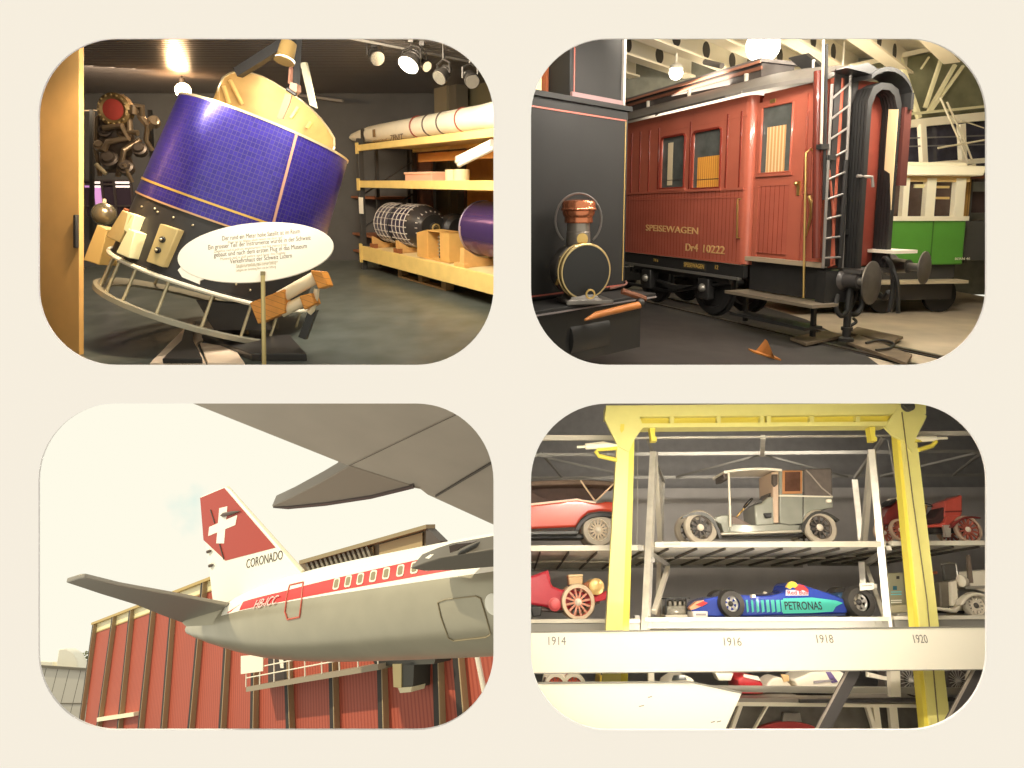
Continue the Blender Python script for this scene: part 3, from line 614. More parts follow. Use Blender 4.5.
    t.part('chock', MB().box(p0, p0 + .3, yb, yb + .06, -.14, -.06), wd); t.done()
    # pallet under the rack
    a = KR.on(381, 269, 1, U0 + .16); b = KR.on(440, 288, 1, U0 + .16)
    t = Thing(KR, 'pallet', 'wooden pallet on the floor under the yellow rack', 'pallet')
    pw = mat('pallet_wood', (166, 130, 84), .7, noise=.15); x0 = a.x; x1 = x0 + 1.75; z1 = -.15
    for k in range(5): t.part('deck_board', MB().box(x0, x1, U0 + .14, U0 + .165, z1 - .2*k - .15, z1 - .2*k), pw)
    for xx in (x0, (x0 + x1)/2 - .07, x1 - .14):
        for z in (z1, z1 - .4, z1 - .8): t.part('block', MB().box(xx, xx + .14, U0 + .03, U0 + .14, z - .14, z), pw)
    for z in (z1, z1 - .4, z1 - .8): t.part('base_board', MB().box(x0, x1, U0, U0 + .03, z - .14, z), pw)
    t.done()
    # label on the post
    q = KR.p(360.5, 205, .05); solo(KR, 'paper_label', MB().box(q.x - .12, q.x + .09, q.y - .16, q.y + .14, .03, .036), white, 'white paper label hanging on the far rack post', 'label')
    # dark rack beyond with rusty shelves
    t = Thing(KR, 'shelf_unit', 'dark shelf unit with rusty boards beyond the far rack post', 'shelf')
    ru = mat('rusty_board', (150, 96, 66), .6, noise=.15)
    for py in (196, 231, 247, 258): yy = KR.p(350, py, -.5).y; t.part('shelf_board', MB().box(-1.6, -.15, yy - .03, yy + .01, -1.1, -.35), ru)
    for s in (-1.55, -.2): t.part('post', MB().box(s - .03, s + .03, U0, .6, -.45, -.39), post); t.part('post', MB().box(s - .03, s + .03, U0, .6, -1.1, -1.04), post)
    t.done()
    for i, (px, py, lab) in enumerate(((346, 240, 'brown box on the second board of the dark shelf unit'), (349, 228, 'small tan box on the upper board of the dark shelf unit'))):
        yy = KR.p(350, (247, 231)[i], -.5).y + .01; q = KR.p(px, py, -.6).x
        t = Thing(KR, 'box', lab, 'box'); t.part('body', MB().box(q - .2, q + .15, yy, yy + .16, -.8, -.5), mat('box_brown', (150, 112, 78), .7), bev=.006); t.part('lid', MB().box(q - .21, q + .16, yy + .13, yy + .17, -.81, -.49), mat('box_lid', (170, 130, 92), .7), bev=.006); t.done()
    # light in the hall
    area('hall_light_a', K.w((-1.4, 1.55, -7.4)), K.w((-1.0, -1.6, -9.6)), .5, 2.2, 185, (255, 240, 214))
    area('hall_light_b', K.w((-4.2, 1.6, -8.6)), K.w((-3.6, -1.6, -8.8)), 1.2, .6, 120, (255, 236, 206))
    spot('satellite_spot', K.p(284.8, 61.5, -6.5).copy() if False else K.w(K.p(316, 60, -6.2)), K.w(K.p(262, 170, -6.2)), 42, 110, (255, 246, 230), .08)
    spot('front_spot', K.w((-1.0, 1.2, -5.7)), K.w((-2.7, -.4, -6.6)), 160, 62, (255, 246, 232), .1)  # unseen spot added to light the drum from the right
    spot('door_fill', ray(150, 31)*5.4, ray(60, 190)*6.1, 420, 80, (255, 224, 178), .15)  # hidden spot added to brighten the door leaf
    area('hall_fill_top', ray(266, 33)*5.5, ray(266, 33)*5.5 + V((0, 3.5, -1.6)), 3.4, .08, 90, (255, 244, 226)); area('hall_fill_back', K.w((-6.5, 1.5, -10)), K.w((-7.5, -.5, -12)), 2, .8, 110, (255, 236, 206))
rack1()
# ================================================================== 2: railway hall (upper right opening)
def room2():
    th = radians(7.1); K = Frame((0, 0, 0), (1, 0, 0), (0, -sin(th), cos(th))); U0 = -1.72
    conc = mat('hall_floor', (196, 180, 156), .55, noise=.18, nscale=1.5)
    struct(K, 'floor', MB().box(.05, 9.5, U0 - .04, U0, -13.9, -5.8), conc)
    mat('hall_wall_dark', (84, 80, 76), .8)
    shell_side('wall_right', ((1004, 20), (1004, 384)), DW + .03, 15.0, mat('hall_wall_pale', (170, 164, 148), .8), (.05, 0, 0))
    struct(K, 'wall_back', MB().box(.3, 12, U0 - .1, 5.2, -13.9, -13.8), mat('hall_wall_back', (120, 118, 104), .8, noise=.15))
    shell_side('trim_5', ((514, 26), (1008, 26)), DW + .03, 6.6, mat('hall_wall_dark'), (0, 0, .04))
    shell_side('trim_6', ((514, 380), (1008, 380)), DW + .03, 6.2, mat('hall_wall_dark'), (0, 0, -.02))
    # ceiling with pierced beams
    cw = mat('ceiling_white', (226, 220, 204), .7, noise=.06); ub = 2.72
    struct(K, 'ceiling', MB().box(.02, 11, ub + .42, ub + .47, -14, -5.75), cw)
    hole = mat('beam_hole', (70, 66, 62), .8)
    bw = mat('beam_paint', (236, 228, 208), .6); bs = mat('beam_flange', (250, 236, 206), .55)
    BF = Frame(K.w((0, 0, 0)), K.a*.67 - K.n*.742, K.b)
    # beams run towards the lower right of the picture; spaced along the carriage
    nb_ = 0
    for k in range(14):
        z = -9.0 + .85*k; xa = max((.15 - .742*z)/.67, (6.1 + .67*z)/.742); xb = min((8.2 - .742*z)/.67, (13.7 + .67*z)/.742)
        if xb - xa < 1.0: continue
        nb_ += 1
        t = Thing(BF, 'ceiling_beam', 'pale pierced ceiling beam, number %s from the left of the row above the railway carriage' % ('one two three four five six seven eight nine ten eleven twelve thirteen fourteen'.split()[nb_ - 1]), 'beam', 'pierced beams under the hall ceiling')
        t.part('web', MB().box(xa, xb, ub + .03, ub + .42, z - .03, z + .03), bw); t.part('flange', MB().box(xa, xb, ub, ub + .04, z - .13, z + .13), bs)
        for j in range(int((xb - xa)/1.15)):
            x = xa + .5 + 1.15*j; t.part('web_hole', MB().lathe((x, ub + .22, z + .031), (0, 0, 1), [(.15, 0), (.15, .004)], 24), hole)
            t.part('web_hole', MB().lathe((x, ub + .22, z - .035), (0, 0, 1), [(.15, 0), (.15, .004)], 24), hole)
        t.done()
    # bright ceiling floodlights
    for i, (px, py, f, r, lab) in enumerate(((676, 73, 11.6, .12, 'bright round floodlight over the middle of the carriage roof'), (763, 46, 9.7, .24, 'bright round floodlight over the carriage door'), (842, 79, 12.4, .05, 'tiny light beside the ladder top'))):
        c = K.p(px, py, -f); t = Thing(K, 'floodlight', lab, 'lamp', 'ceiling floodlights')
        t.part('lens', MB().ball(c, r, 24, 14), mat('flood_glow', (255, 246, 228), .3, emit=7)); t.part('housing', MB().lathe(c + V((0, r*.6, 0)), (0, 1, 0), [(r*1.05, 0), (r*.9, r*.5), (r*.3, r*.8), (.02, r*.9)], 20), mat('flood_housing', (210, 202, 186), .4))
        t.part('stem', MB().tube([c + V((0, r, 0)), V((c.x, ub + .4, c.z))], .02, 8), bw); t.done()
    # ---------------------------------------------------------- dining carriage
    o = K.on(820, 210, 2, -8.0); C = Frame(K.w(o), K.a*.368 + K.n*.93, K.b)
    red = mat('carriage_red', (172, 92, 72), .16, coat=.6, noise=.06, nscale=3)
    redp = mat('carriage_boards', (168, 88, 70), .18, coat=.5, noise=.07, nscale=3, stripe=(0, .085, .1, (120, 44, 26), .35))
    rdk = mat('carriage_dark_red', (120, 44, 32), .25, coat=.4); roof = mat('carriage_roof', (112, 106, 100), .55, noise=.1, nscale=4)
    blk = mat('frame_black', (42, 41, 40), .38, noise=.15); bro = mat('brown_trim', (132, 84, 64), .4); gl = mat('carriage_glass', (84, 86, 82), .04, spec=.8, noise=.25, nscale=5)
    te, tb, ts = 1.60, .305, -.78; sL, sR = -6.6, -1.27; sD0, sD1 = -1.06, .05
    t = Thing(C, 'dining_carriage', 'long red wooden railway dining carriage with a grey roof beside the black locomotive', 'railway carriage', base=(-3, U0, -.7))
    wins = []
    for (xa, xb, ya, yb) in ((660.5, 684.5, 138, 188), (692, 720.5, 132, 188)):
        a = C.p(xa, (ya + yb)/2).x; b = C.p(xb, (ya+yb)/2).x; top = C.p((xa+xb)/2, ya - 2.0).y; bot = C.p((xa+xb)/2, yb).y; wins.append((a, b, bot, top))
    for k in range(4): w = wins[0][1] - wins[0][0]; wins.append((wins[0][0] - 1.0*(k+1) - .95, wins[0][0] - 1.0*(k+1) - .95 + w, wins[0][2], wins[0][3]))
    # upper side: panels around windows
    sd = MB(); xs = sorted(wins); cur = sL; zt = max(w_[3] for w_ in wins); zb = min(w_[2] for w_ in wins)
    for (a, b, bt, tp) in xs:
        sd.box(cur, a, bt if False else tb, te, -.06, 0); sd.box(a, b, tb, bt, -.06, 0); sd.box(a, b, tp, te, -.06, 0); cur = b
    sd.box(cur, sR - .12, tb, te, -.06, 0)
    sp = t.part('upper_side', sd, red)
    t.part('lower_side', MB().box(sL, sR - .12, ts, tb, -.06, .0), redp)
    # rounded end of the main side
    def corner(y0, y1, m, nm):
        rs = [[], []]
        for k in range(9):
            a = pi/2 - pi/2*k/8; 
            for j, yy in enumerate((y0, y1)): rs[j].append(V((sR - .13 + .13*cos(a), yy, -.13 + .13*sin(a))))
        mb = MB().rings([rs[0] + [V((sR - .13, y0, -.13))], rs[1] + [V((sR - .13, y1, -.13))]], True, True); t.part(nm, mb, m)
    corner(ts, tb, red, 'corner_post'); corner(tb, te, red, 'corner_post')
    t.part('end_return', MB().box(sR - .06, sR - .02, ts, te, -.28, -.06), rdk)
    for yy, h, z in ((tb, .035, .02), (te - .07, .03, .012), (ts + .01, .03, .015), (tb - .12, .015, .008), (wins[0][3] + .10, .014, .008)): t.part('moulding', MB().box(sL, sR - .08, yy - h/2, yy + h/2, 0, z), red)
    # vertical panel seams, windows
    for k in range(22):
        s = sR - .2 - .29*k
        if any(a - .04 < s < b + .04 for a, b, *_ in wins): continue
        t.part('panel_bead', MB().box(s - .012, s + .012, tb, te - .2, 0, .01), rdk)
    for i, (a, b, bt, tp) in enumerate(wins):
        r = .07; pl = []
        for (cx, cy, a0) in ((b - r, tp - r, 0), (a + r, tp - r, 90)):
            for k in range(7): an = radians(a0 + 15*k); pl.append((cx + r*cos(an), cy + r*sin(an)))
        pl = pl + [(a, bt), (b, bt)]
        fr_ = t.part('window_frame', MB().tube([(p[0], p[1], .0) for p in pl], .022, 6, True), rdk)
        t.part('window_pane', MB().prism(pl, -.05, -.04), gl, fr_)
        t.part('window_bar', MB().box(a, b, bt + .13, bt + .14, -.035, -.03), mat('thin_bar', (60, 54, 50), .5), fr_)
        if i == 1: t.part('curtain', MB().box(a + .1, b, bt, tp - .4, -.038, -.034), mat('orange_curtain', (226, 160, 66), .7, stripe=(0, .05, .35, (196, 122, 40), .3)), fr_)
        elif i == 0: t.part('curtain', MB().box(a + .16, a + .3, bt + .05, tp - .1, -.038, -.034), mat('cream_blind', (214, 196, 160), .6), fr_)
        t.part('window_sill', MB().box(a - .06, b + .06, bt - .05, bt - .01, 0, .03), red, fr_)
    # lettering
    gold = mat('carriage_lettering', (214, 170, 110), .4, .2)
    q = C.p(645.5, 231.5, .004); e = C.p(698, 231.5, .004); t.part('lettering', text_mb('SPEISEWAGEN', (q.x, q.y + .02, .004), e.x - q.x, (1, -.012, 0), (0, 1, 0), .008, hscale=.15, bold=.01), gold)
    q = C.p(685, 250.5, .004); e = C.p(724.5, 253, .004); w_ = e.x - q.x; t.part('lettering', text_mb('Dr4', (q.x, q.y, .004), w_*.34, (1, 0, 0), (0, 1, 0), .008, hscale=.17, bold=.01), gold); t.part('lettering', text_mb('10222', (q.x + w_*.44, q.y, .004), w_*.56, (1, 0, 0), (0, 1, 0), .008, hscale=.17, bold=.01), gold)
    # grab rail
    g0 = C.p(737.5, 199, .05); g1 = C.p(737, 238, .05); t.part('grab_rail', MB().tube([(g0.x, g0.y, 0), g0, g1, (g1.x, g1.y, 0)], .014, 8), brass)
    # vestibule door set back
    dz = -.12; t.part('vestibule_side', MB().box(sR - .02, sD0 + .06, -.68, te, -.32, -.28), rdk)
    t.part('vestibule_panel', MB().box(sD0 - .12, sD1, -.70, te, dz - .06, dz), red)
    for k in range(5): t.part('pillar_bead', MB().tube([(sD0 - .16 + .0*k - .035*k, -.68, dz - .03 - .03*k), (sD0 - .16 - .035*k, te - .05, dz - .03 - .03*k)], .014, 6), red)
    dd = dz + .03; a = C.p(755, 180, dd).x; b = C.p(803, 180, dd).x
    dw = [C.p(762.5, 108, dd), C.p(793.5, 104.5, dd), C.p(794, 171, dd), C.p(765, 174, dd)]
    wa, wb, wt, wb0 = dw[0].x, dw[1].x, dw[0].y, dw[2].y
    m = MB(); m.box(a, wa, -.66, te - .12, dz, dd); m.box(wb, b, -.66, te - .12, dz, dd); m.box(wa, wb, wt, te - .12, dz, dd); m.box(wa, wb, .33, wb0, dz, dd)
    dr = t.part('door', m, red); t.part('door_boards', MB().box(wa - .06, wb + .03, -.6, .33, dz, dd - .008), redp, dr)
    t.part('door_pane', MB().box(wa, wb, wb0, wt, dz + .002, dz + .012), gl, dr); t.part('door_curtain', MB().box(wa + .1, wb - .12, wb0, wb0 + .62, dz + .013, dz + .018), mat('tan_curtain', (196, 146, 92), .6, stripe=(0, .06, .4, (228, 196, 150), .2)), dr)
    t.part('window_trim', MB().tube([(wa, wb0, dd), (wa, wt, dd), (wb, wt, dd), (wb, wb0, dd)], .02, 6, True), red, dr)
    t.part('door_ledge', MB().box(wa - .05, wb + .05, wb0 - .05, wb0 - .01, dd, dd + .03), red, dr)
    h = C.p(797.5, 186, dd + .03); t.part('door_handle', MB().box(h.x - .025, h.x + .025, h.y - .12, h.y + .06, dd, dd + .02), brass, dr); t.part('door_knob', MB().ball(h + V((0, .03, .03)), .03, 12, 8), brass, dr)
    h = C.p(773, 101, dd); t.part('door_plate', MB().box(h.x - .05, h.x + .05, h.y - .025, h.y + .025, dd, dd + .008), brass, dr)
    t.part('door_sill', MB().box(a - .1, sD1, -.72, -.66, dz, dd + .06), mat('sill_pale', (168, 150, 126), .4), None)
    # corner pillar with rounded edge
    a2 = C.p(804, 180, dz).x; t.part('corner_pillar', MB().tube([(sD1 - .06, -.7, dz - .05), (sD1 - .06, te - .02, dz - .05)], .085, 16), red); t.part('corner_panel', MB().box(a2, sD1 - .04, tb - .1, tb - .07, dz, dz + .03), red)
    t.part('corner_panel', MB().box(a2 + .02, sD1 - .06, tb - .02, te - .35, dz, dz + .015), redp)
    # tall brass rail at the door and bell pull
    g0 = C.p(806, 153, .0); g1 = C.p(803.5, 298, .0); t.part('door_rail', MB().tube([(g0.x + .06, g0.y - .02, dz), (g0.x + .05, g0.y + .05, -.02), g0, g1], .016, 8), brass)
    q = [C.p(*p, dz + .04) for p in ((809, 196), (812, 204), (811, 215), (806, 236))]; t.part('bell_pull', MB().tube(q, [.02, .035, .02, .008], 8), brass)
    # end wall, ladder and gangway
    s1 = sD1; Wd = -.92
    t.part('end_wall', MB().box(s1 - .04, s1, -.72, te - .02, Wd, dz - .03), mat('end_wall_red', (132, 56, 40), .35, coat=.3, noise=.1))
    t.part('end_wall_mesh', MB().box(s1, s1 + .02, -.7, te + .08, -.43, -.05), mat('mesh_black', (46, 42, 40), .5))  # dark plate for the black mesh behind the ladder
    def E(px, py, s_): return C.on(px, py, 0, s_)
    t.part('end_post', MB().tube([E(818.5, 71, s1 - .05), E(816.5, 258, s1 - .05)], .055, 14), mat('post_dark_red', (104, 46, 36), .25, coat=.4))
    lad = mat('ladder_metal', (158, 152, 146), .35, .6); sl = s1 + .07
    l0, l1 = E(832, 84, sl), E(823, 268, sl); r0, r1 = E(851, 66, sl), E(842, 268, sl)
    ld = t.part('ladder_rail', MB().tube([l0, l1], .018, 8), lad); t.part('ladder_rail', MB().tube([r0, r1], .018, 8), lad)
    for k in range(9): f = .08 + .108*k; t.part('ladder_rung', MB().tube([l0.lerp(l1, f), r0.lerp(r1, f)], .013, 8), lad)
    t.part('pole', MB().tube([E(823.5, 40, s1 + .06), E(821, 148, s1 + .06)], .016, 8), mat('pole_grey', (196, 188, 172), .4, .4)); t.part('pole', MB().tube([E(826.5, 44, s1 + .05), E(824, 200, s1 + .05)], .02, 8), blk)
    t.part('brake_hose', MB().tube([E(846, 160, s1 + .06), E(842, 230, s1 + .08), E(840, 268, s1 + .05)], .03, 8), blk)
    for (px, py) in ((822, 147), (829, 158), (846, 232)): q = E(px, py, s1 + .04); t.part('bracket', MB().box(q.x - .03, q.x + .05, q.y - .03, q.y + .03, q.z - .06, q.z + .06), blk)
    t.part('red_conduit', MB().tube([E(829, 170, s1 + .03), E(833, 210, s1 + .03), E(834, 265, s1 + .03)], .016, 8), mat('conduit_red', (168, 90, 70), .4))
    # bellows
    bk = mat('bellows_black', (36, 35, 34), .5); bl = mat('bellows_lining', (214, 190, 146), .6, stripe=(2, .035, .35, (150, 128, 96), .4))
    for k in range(5):
        s_ = s1 + .03 + .043*k; t.part('bellows_fold', MB().slab([(s_, -.72, -.35), (s_, 1.3, -.35), (s_, 1.46, -.42), (s_, 1.52, -.55), (s_, 1.52, -.72), (s_, 1.46, -.85), (s_, 1.30, -.92), (s_, -.72, -.92), (s_, -.72, -.85), (s_, 1.24, -.85), (s_, 1.38, -.79), (s_, 1.44, -.70), (s_, 1.44, -.57), (s_, 1.38, -.48), (s_, 1.24, -.42), (s_, -.72, -.42)], (.033, 0, 0)), bk)
    t.part('bellows_lining', MB().slab([(s1 + .25, .0, -.845), (s1 + .25, 1.22, -.845), (s1 + .12, 1.24, -.845), (s1 + .12, .5, -.845), (s1 + .2, .45, -.845)], (0, 0, -.01)), bl)
    t.part('side_flap', MB().box(s1 + .22, s1 + .27, .3, 1.25, -1.06, -.94), mat('flap_red', (84, 42, 36), .5))
    t.part('gangway_door', MB().box(s1, s1 + .03, -.7, 1.4, -.84, -.43), mat('gangway_red', (128, 58, 46), .4, noise=.1))
    q = E(857, 196, s1 + .05); t.part('paper_tag', MB().box(s1 + .03, s1 + .036, q.y - .05, q.y + .05, q.z - .06, q.z + .06), mat('tag_cream', (226, 200, 164), .6))
    t.part('gangway_bar', MB().tube([E(857, 176, s1 + .2), E(872, 177, s1 + .25), E(873, 187, s1 + .25)], .02, 8), lad)
    t.part('gangway_plate', MB().box(s1, s1 + .3, -.78, -.73, -.94, -.33), mat('tread_plate', (110, 106, 102), .35, .5))
    # roof: arched main roof, end hood, clerestory
    def arch(z): u = (z + .50)/.73; return te + .30*max(0, 1 - u*u)**.75
    zs = [.22 - 1.44*k/24 for k in range(25)]
    def roof_mb(sa, sb):
        rs = [[V((s_, arch(z), z)) for z in zs] + [V((s_, arch(z) - .035, z)) for z in reversed(zs)] for s_ in (sa, sb)]; return MB().rings(rs, True, True)
    t.part('roof', roof_mb(sL, sR + .02), roof)
    # the roof ends in a bow over the vestibule
    rs = []
    for k in range(9):
        f = k/8; s_ = sR + .02 + (sD1 - .10 - sR)*f; dr_ = .10*f**2.2; zz = [.2 - .2*f**1.5 - (1.40 - .35*f)*j/24 for j in range(25)]
        rs.append([V((s_, arch(z*1.0 + .1*f) - dr_*1.2, z)) for z in zz] + [V((s_, arch(z + .1*f) - dr_*1.2 - .05, z)) for z in reversed(zz)])
    t.part('roof_end', MB().rings(rs, True, True), roof)
    t.part('drip_rail', MB().tube([(sL + (sR - .3 - sL)*k/10, te + .0, .23) for k in range(11)], .014, 6), mat('drip_dark', (70, 64, 60), .5))
    pts = []
    for (px, py) in ((655.5, 115.5), (662, 111), (672, 106.5), (685, 102), (700, 99), (713, 98), (724, 97.5)): 
        q = C.p(px, py, .1); pts.append(q)
    t.part('rain_strip', MB().tube(pts, .012, 6), mat('drip_dark'))
    cz0, cz1 = -.26, -.86; c0, c1 = arch(cz0) - .02, arch(cz0) + .20; sE = C.on(762, 60, 2, cz0).x
    t.part('clerestory', MB().box(sL, sE, c0, c1, cz1, cz0), mat('clerestory_dark', (74, 66, 62), .5))
    t.part('clerestory_rail', MB().box(sL, sE + .02, c1 - .10, c1 - .05, cz0, cz0 + .03), bro); t.part('clerestory_roof', MB().box(sL, sE + .05, c1, c1 + .05, cz1 - .08, cz0 + .07), mat('clerestory_roof', (112, 104, 100), .5))
    t.part('clerestory_trim', MB().box(sL, sE + .05, c1 - .02, c1 + .015, cz0 + .06, cz0 + .085), mat('clerestory_trim', (176, 120, 96), .4))
    for px in (646.5, 687, 743.5): q = C.on(px, 100, 2, cz0 + .06).x; t.part('clerestory_post', MB().box(q - .015, q + .015, c0 - .02, c0 + .12, cz0, cz0 + .05), mat('post_pale', (214, 206, 190), .4))
    t.part('roof_pipe', MB().tube([C.p(705, 62, -.8), C.p(722, 66, -.8)], .05, 8), roof)
    # vents and boxes on the end of the roof
    t.part('roof_board', MB().slab([C.p(788, 58, -.5), C.p(805, 54, -.5), C.p(823, 67.5, -.5), C.p(802, 69.5, -.5)], (.0, .02, -.06)), blk); t.part('roof_board_leg', MB().tube([C.p(813.5, 60, -.5), C.p(813.5, 72, -.5)], .02, 6), steel)
    t.part('hood_board', MB().slab([E(831, 71.5, s1 + .06), E(852, 66.5, s1 + .06), E(868, 76.5, s1 + .06), E(858, 78.5, s1 + .06), E(846, 75, s1 + .06)], (.22, .0, 0)), blk)
    # gangway hood
    hz = [-.30 - .70*k/18 for k in range(19)]
    def hood(z): u = (z + .60)/.42; return 1.36 + .33*max(0, 1 - u*u)**.55
    rs = [[V((s_, hood(z), z)) for z in hz] + [V((s_, hood(z) - .05, z)) for z in reversed(hz)] for s_ in (s1 - .02, s1 + .31)]; t.part('gangway_hood', MB().rings(rs, True, True), mat('hood_black', (36, 35, 34), .5))
    t.part('hood_corner', MB().box(s1 + .1, s1 + .31, 1.22, 1.42, -1.03, -.98), bk)
    # underframe
    t.part('sole_bar', MB().box(sL, sR - .05, ts - .2, ts - .02, -.1, -.02), blk); t.part('step_edge', MB().box(sL, sR - .12, ts - .24, ts - .2, -.06, .02), mat('edge_steel', (128, 124, 118), .35, .5))
    t.part('truss_rod', MB().tube([(sL, ts - .35, -.1), (-6.5, ts - .62, -.1), (-3.2, ts - .62, -.1), (sR - .4, ts - .3, -.1)], .03, 8), blk)
    pl_ = mat('plate_gold', (214, 176, 90), .4, .3); q = C.p(683.5, 264.5, -.015); e = C.p(705, 271, -.015)
    np_ = t.part('name_plate', MB().box(q.x, e.x, ts - .165, ts - .06, -.02, -.008), mat('plate_black', (66, 60, 50), .4)); t.part('plate_text', text_mb('SPEISEWAGEN', (q.x + .02, ts - .14, -.008), e.x - q.x - .04, depth=.004, hscale=.1, bold=.012), pl_, np_)
    q = C.p(653, 262, -.01); t.part('plate_text', text_mb('24 t', (q.x, ts - .12, -.014), .15, depth=.004, hscale=.07), pl_); q = C.p(714, 269.5, -.01); t.part('plate_text', text_mb('12', (q.x, ts - .12, -.014), .09, depth=.004, hscale=.09), pl_)
    t.part('vestibule_apron', MB().box(sR - .03, sD1 - .02, -1.14, -.7, dz - .1, dz + .0), blk); t.part('foot_board', MB().box(sR - .15, sD1 + .12, -1.20, -1.16, dz - .1, .22), mat('foot_board', (120, 108, 92), .5)); t.part('step_hanger', MB().box(sD1 - .1, sD1 - .05, -1.6, -1.18, -.05, 0), blk); t.part('step_hanger', MB().box(sR + .0, sR + .05, -1.6, -1.18, -.05, 0), blk)
    t.part('lower_step', MB().box(sR - .05, sD1 + .0, -1.5, -1.46, -.1, .2), blk)
    t.part('headstock', MB().box(s1 - .1, s1 + .04, -1.16, -.76, -.95, -.06), blk)
    # bogies: wheels, frames, boxes
    wheel = mat('wheel_black', (40, 39, 38), .4)
    for s in (-2.2, -3.8, -5.9):
        for z in (-.2, -.85):
            w = t.part('wheel', MB().lathe((s, U0 + .54, z), (0, 0, 1), [(.5, -.06), (.5, -.03), (.46, -.03), (.46, .03), (.36, .04), (.34, .0), (.12, .0), (.1, .07)], 32), wheel)
        t.part('axle', MB().tube([(s, U0 + .54, -.8), (s, U0 + .54, -.25)], .06, 10), wheel); t.part('axle_box', MB().box(s - .13, s + .13, U0 + .32, U0 + .66, -.14, .0), blk, bev=.02); t.part('axle_cap', MB().ball((s, U0 + .5, .0), .07, 12, 8), mat('cap_bright', (150, 146, 138), .3, .6))
    for s in (-3.0,): t.part('bogie_frame', MB().slab([(s - 1.3, U0 + .62, -.12), (s + 1.3, U0 + .62, -.12), (s + 1.3, U0 + .74, -.12), (s + .5, U0 + .7, -.12), (s - .5, U0 + .7, -.12), (s - 1.3, U0 + .74, -.12)], (0, 0, .06)), blk); t.part('leaf_spring', MB().slab([(s - .5, U0 + .5, -.1), (s, U0 + .36, -.1), (s + .5, U0 + .5, -.1), (s, U0 + .46, -.1)], (0, 0, .1)), blk)
    t.part('battery_box', MB().box(-5.9, -4.7, U0 + .35, ts - .3, -.5, -.05), blk, bev=.02)
    for k in range(6): t.part('radiator_bar', MB().box(-4.5 + .1*k, -4.45 + .1*k, U0 + .55, ts - .3, -.2, -.1), blk)
    # buffers
    bdisc = mat('buffer_face', (104, 98, 92), .38, .5, noise=.2); bst = mat('buffer_steel', (96, 92, 90), .35, .5)
    bt = E(873, 283, s1 + .45); bz = bt.z; by = bt.y
    def buffer(z, y, ss, k=1):
        b_ = t.part('buffer_casing', MB().lathe((s1, y, z), (1, 0, 0), [(.14, 0), (.14, .04), (.10, .08), (.085, .26), (.09, .27)], 24), bst); t.part('buffer_plunger', MB().lathe((s1 + .2, y, z), (1, 0, 0), [(.05, 0), (.05, ss - s1 - .22)], 20), mat('plunger', (130, 126, 120), .3, .6), b_)
        t.part('buffer_disc', MB().lathe((ss - .03, y, z), (1, 0, -.3), [(.05, -.03), (.265*k, 0), (.265*k, .015), (.2*k, .035), (.05, .045)], 36), bdisc, b_)
    buffer(bz, by, s1 + .45); bt2 = E(926, 268, s1 + .5); buffer(bt2.z, bt2.y, s1 + .5, .78)
    t.part('step_tread', MB().obox((s1 + .16, bt2.y + .2, bt2.z + .25), (1, 0, 0), (0, 1, 0), .25, .02, .2), mat('white_tread', (236, 226, 206), .4))
    # coupling links, hoses, pipes below the headstock
    q = lambda px, py, s_: E(px, py, s_)
    for nm, pts, r in (('hose', [(882, 262, .1), (886, 258, .3), (892, 268, .36), (893, 290, .36), (889, 312, .36)], .03), ('hose', [(884, 266, .1), (889, 262, .3), (897, 280, .42), (898, 296, .42), (898, 313, .42)], .025), ('coupling_hook', [(876, 292, .05), (884, 298, .2), (889, 292, .3)], .04),
                       ('hose', [(838, 295, .05), (836, 308, .1), (842, 316, .12), (851, 306, .1), (856, 292, .05)], .03), ('brake_pipe', [(851, 285, .08), (848, 312, .1), (846, 340, .1)], .045), ('hose', [(861, 290, .06), (862, 304, .1), (856, 314, .1), (846, 312, .1)], .035), ('hose', [(853, 318, .12), (856, 322, .14), (850, 326, .1)], .02)):
        t.part(nm, MB().tube(sm([q(a_, b_, s1 + c_) for a_, b_, c_ in pts]), r, 8), blk)
    t.part('pipe_flange', MB().lathe(q(847, 327, s1 + .1), (0, -1, 0), [(.07, 0), (.07, .04), (.05, .04), (.05, .12), (.09, .14), (.09, .18)], 16), blk)
    t.done()
    # rails and timber boards on the floor
    RL = Frame(C.w((0, U0, 0)), C.a, C.b)
    for z, lab in ((-.22, 'dark rail under the near side of the carriage'), (-.87, 'dark rail under the far side of the carriage')):
        t = Thing(RL, 'rail', lab, 'rail', 'rails under the carriage'); t.part('rail_head', MB().box(-6.5, 2.1, .0, .03, z - .035, z + .035), mat('rail_steel', (110, 100, 90), .35, .6)); t.part('rail_foot', MB().box(-6.5, 2.1, -.0, .012, z - .07, z + .07), dark); t.done()
    tim = mat('floor_board', (120, 104, 84), .7, noise=.25, nscale=5)
    def fq(px, py, h=0): return K.on(px, py, 1, U0 + h)
    for pts, lab in (([(848, 335), (857, 329), (903, 339), (893, 344)], 'dark timber board on the pale floor beyond the carriage end'), ([(790, 340), (826, 333), (842, 338), (806, 346)], 'brown timber board on the floor by the brake pipe'), ([(846, 344), (858, 337), (900, 353), (912, 357), (906, 366), (896, 362)], 'timber edge strip on the floor nearest the opening')):
        solo(K, 'timber_board', MB().slab([fq(*p, .034) for p in pts], (0, .035, 0)), tim, lab, 'board', 'timber boards on the hall floor')
    struct(K, 'trim_7', MB().slab([fq(535, 374, .0), fq(604, 290, .0), fq(700, 288, 0), fq(806, 320, 0), fq(838, 336, 0), fq(890, 374, 0)], (0, .012, 0)), mat('shaded_track_bed', (64, 60, 57), .7, noise=.2, nscale=3))  # dark track bed; the carriage's shadow is put into its colour and outline
    t = Thing(K, 'wheel_chock', 'orange brown wooden wheel chock on the floor below the carriage', 'chock')
    oc = mat('chock_wood', (190, 124, 62), .6, noise=.15); q0 = fq(757, 354); q1 = fq(776, 361)
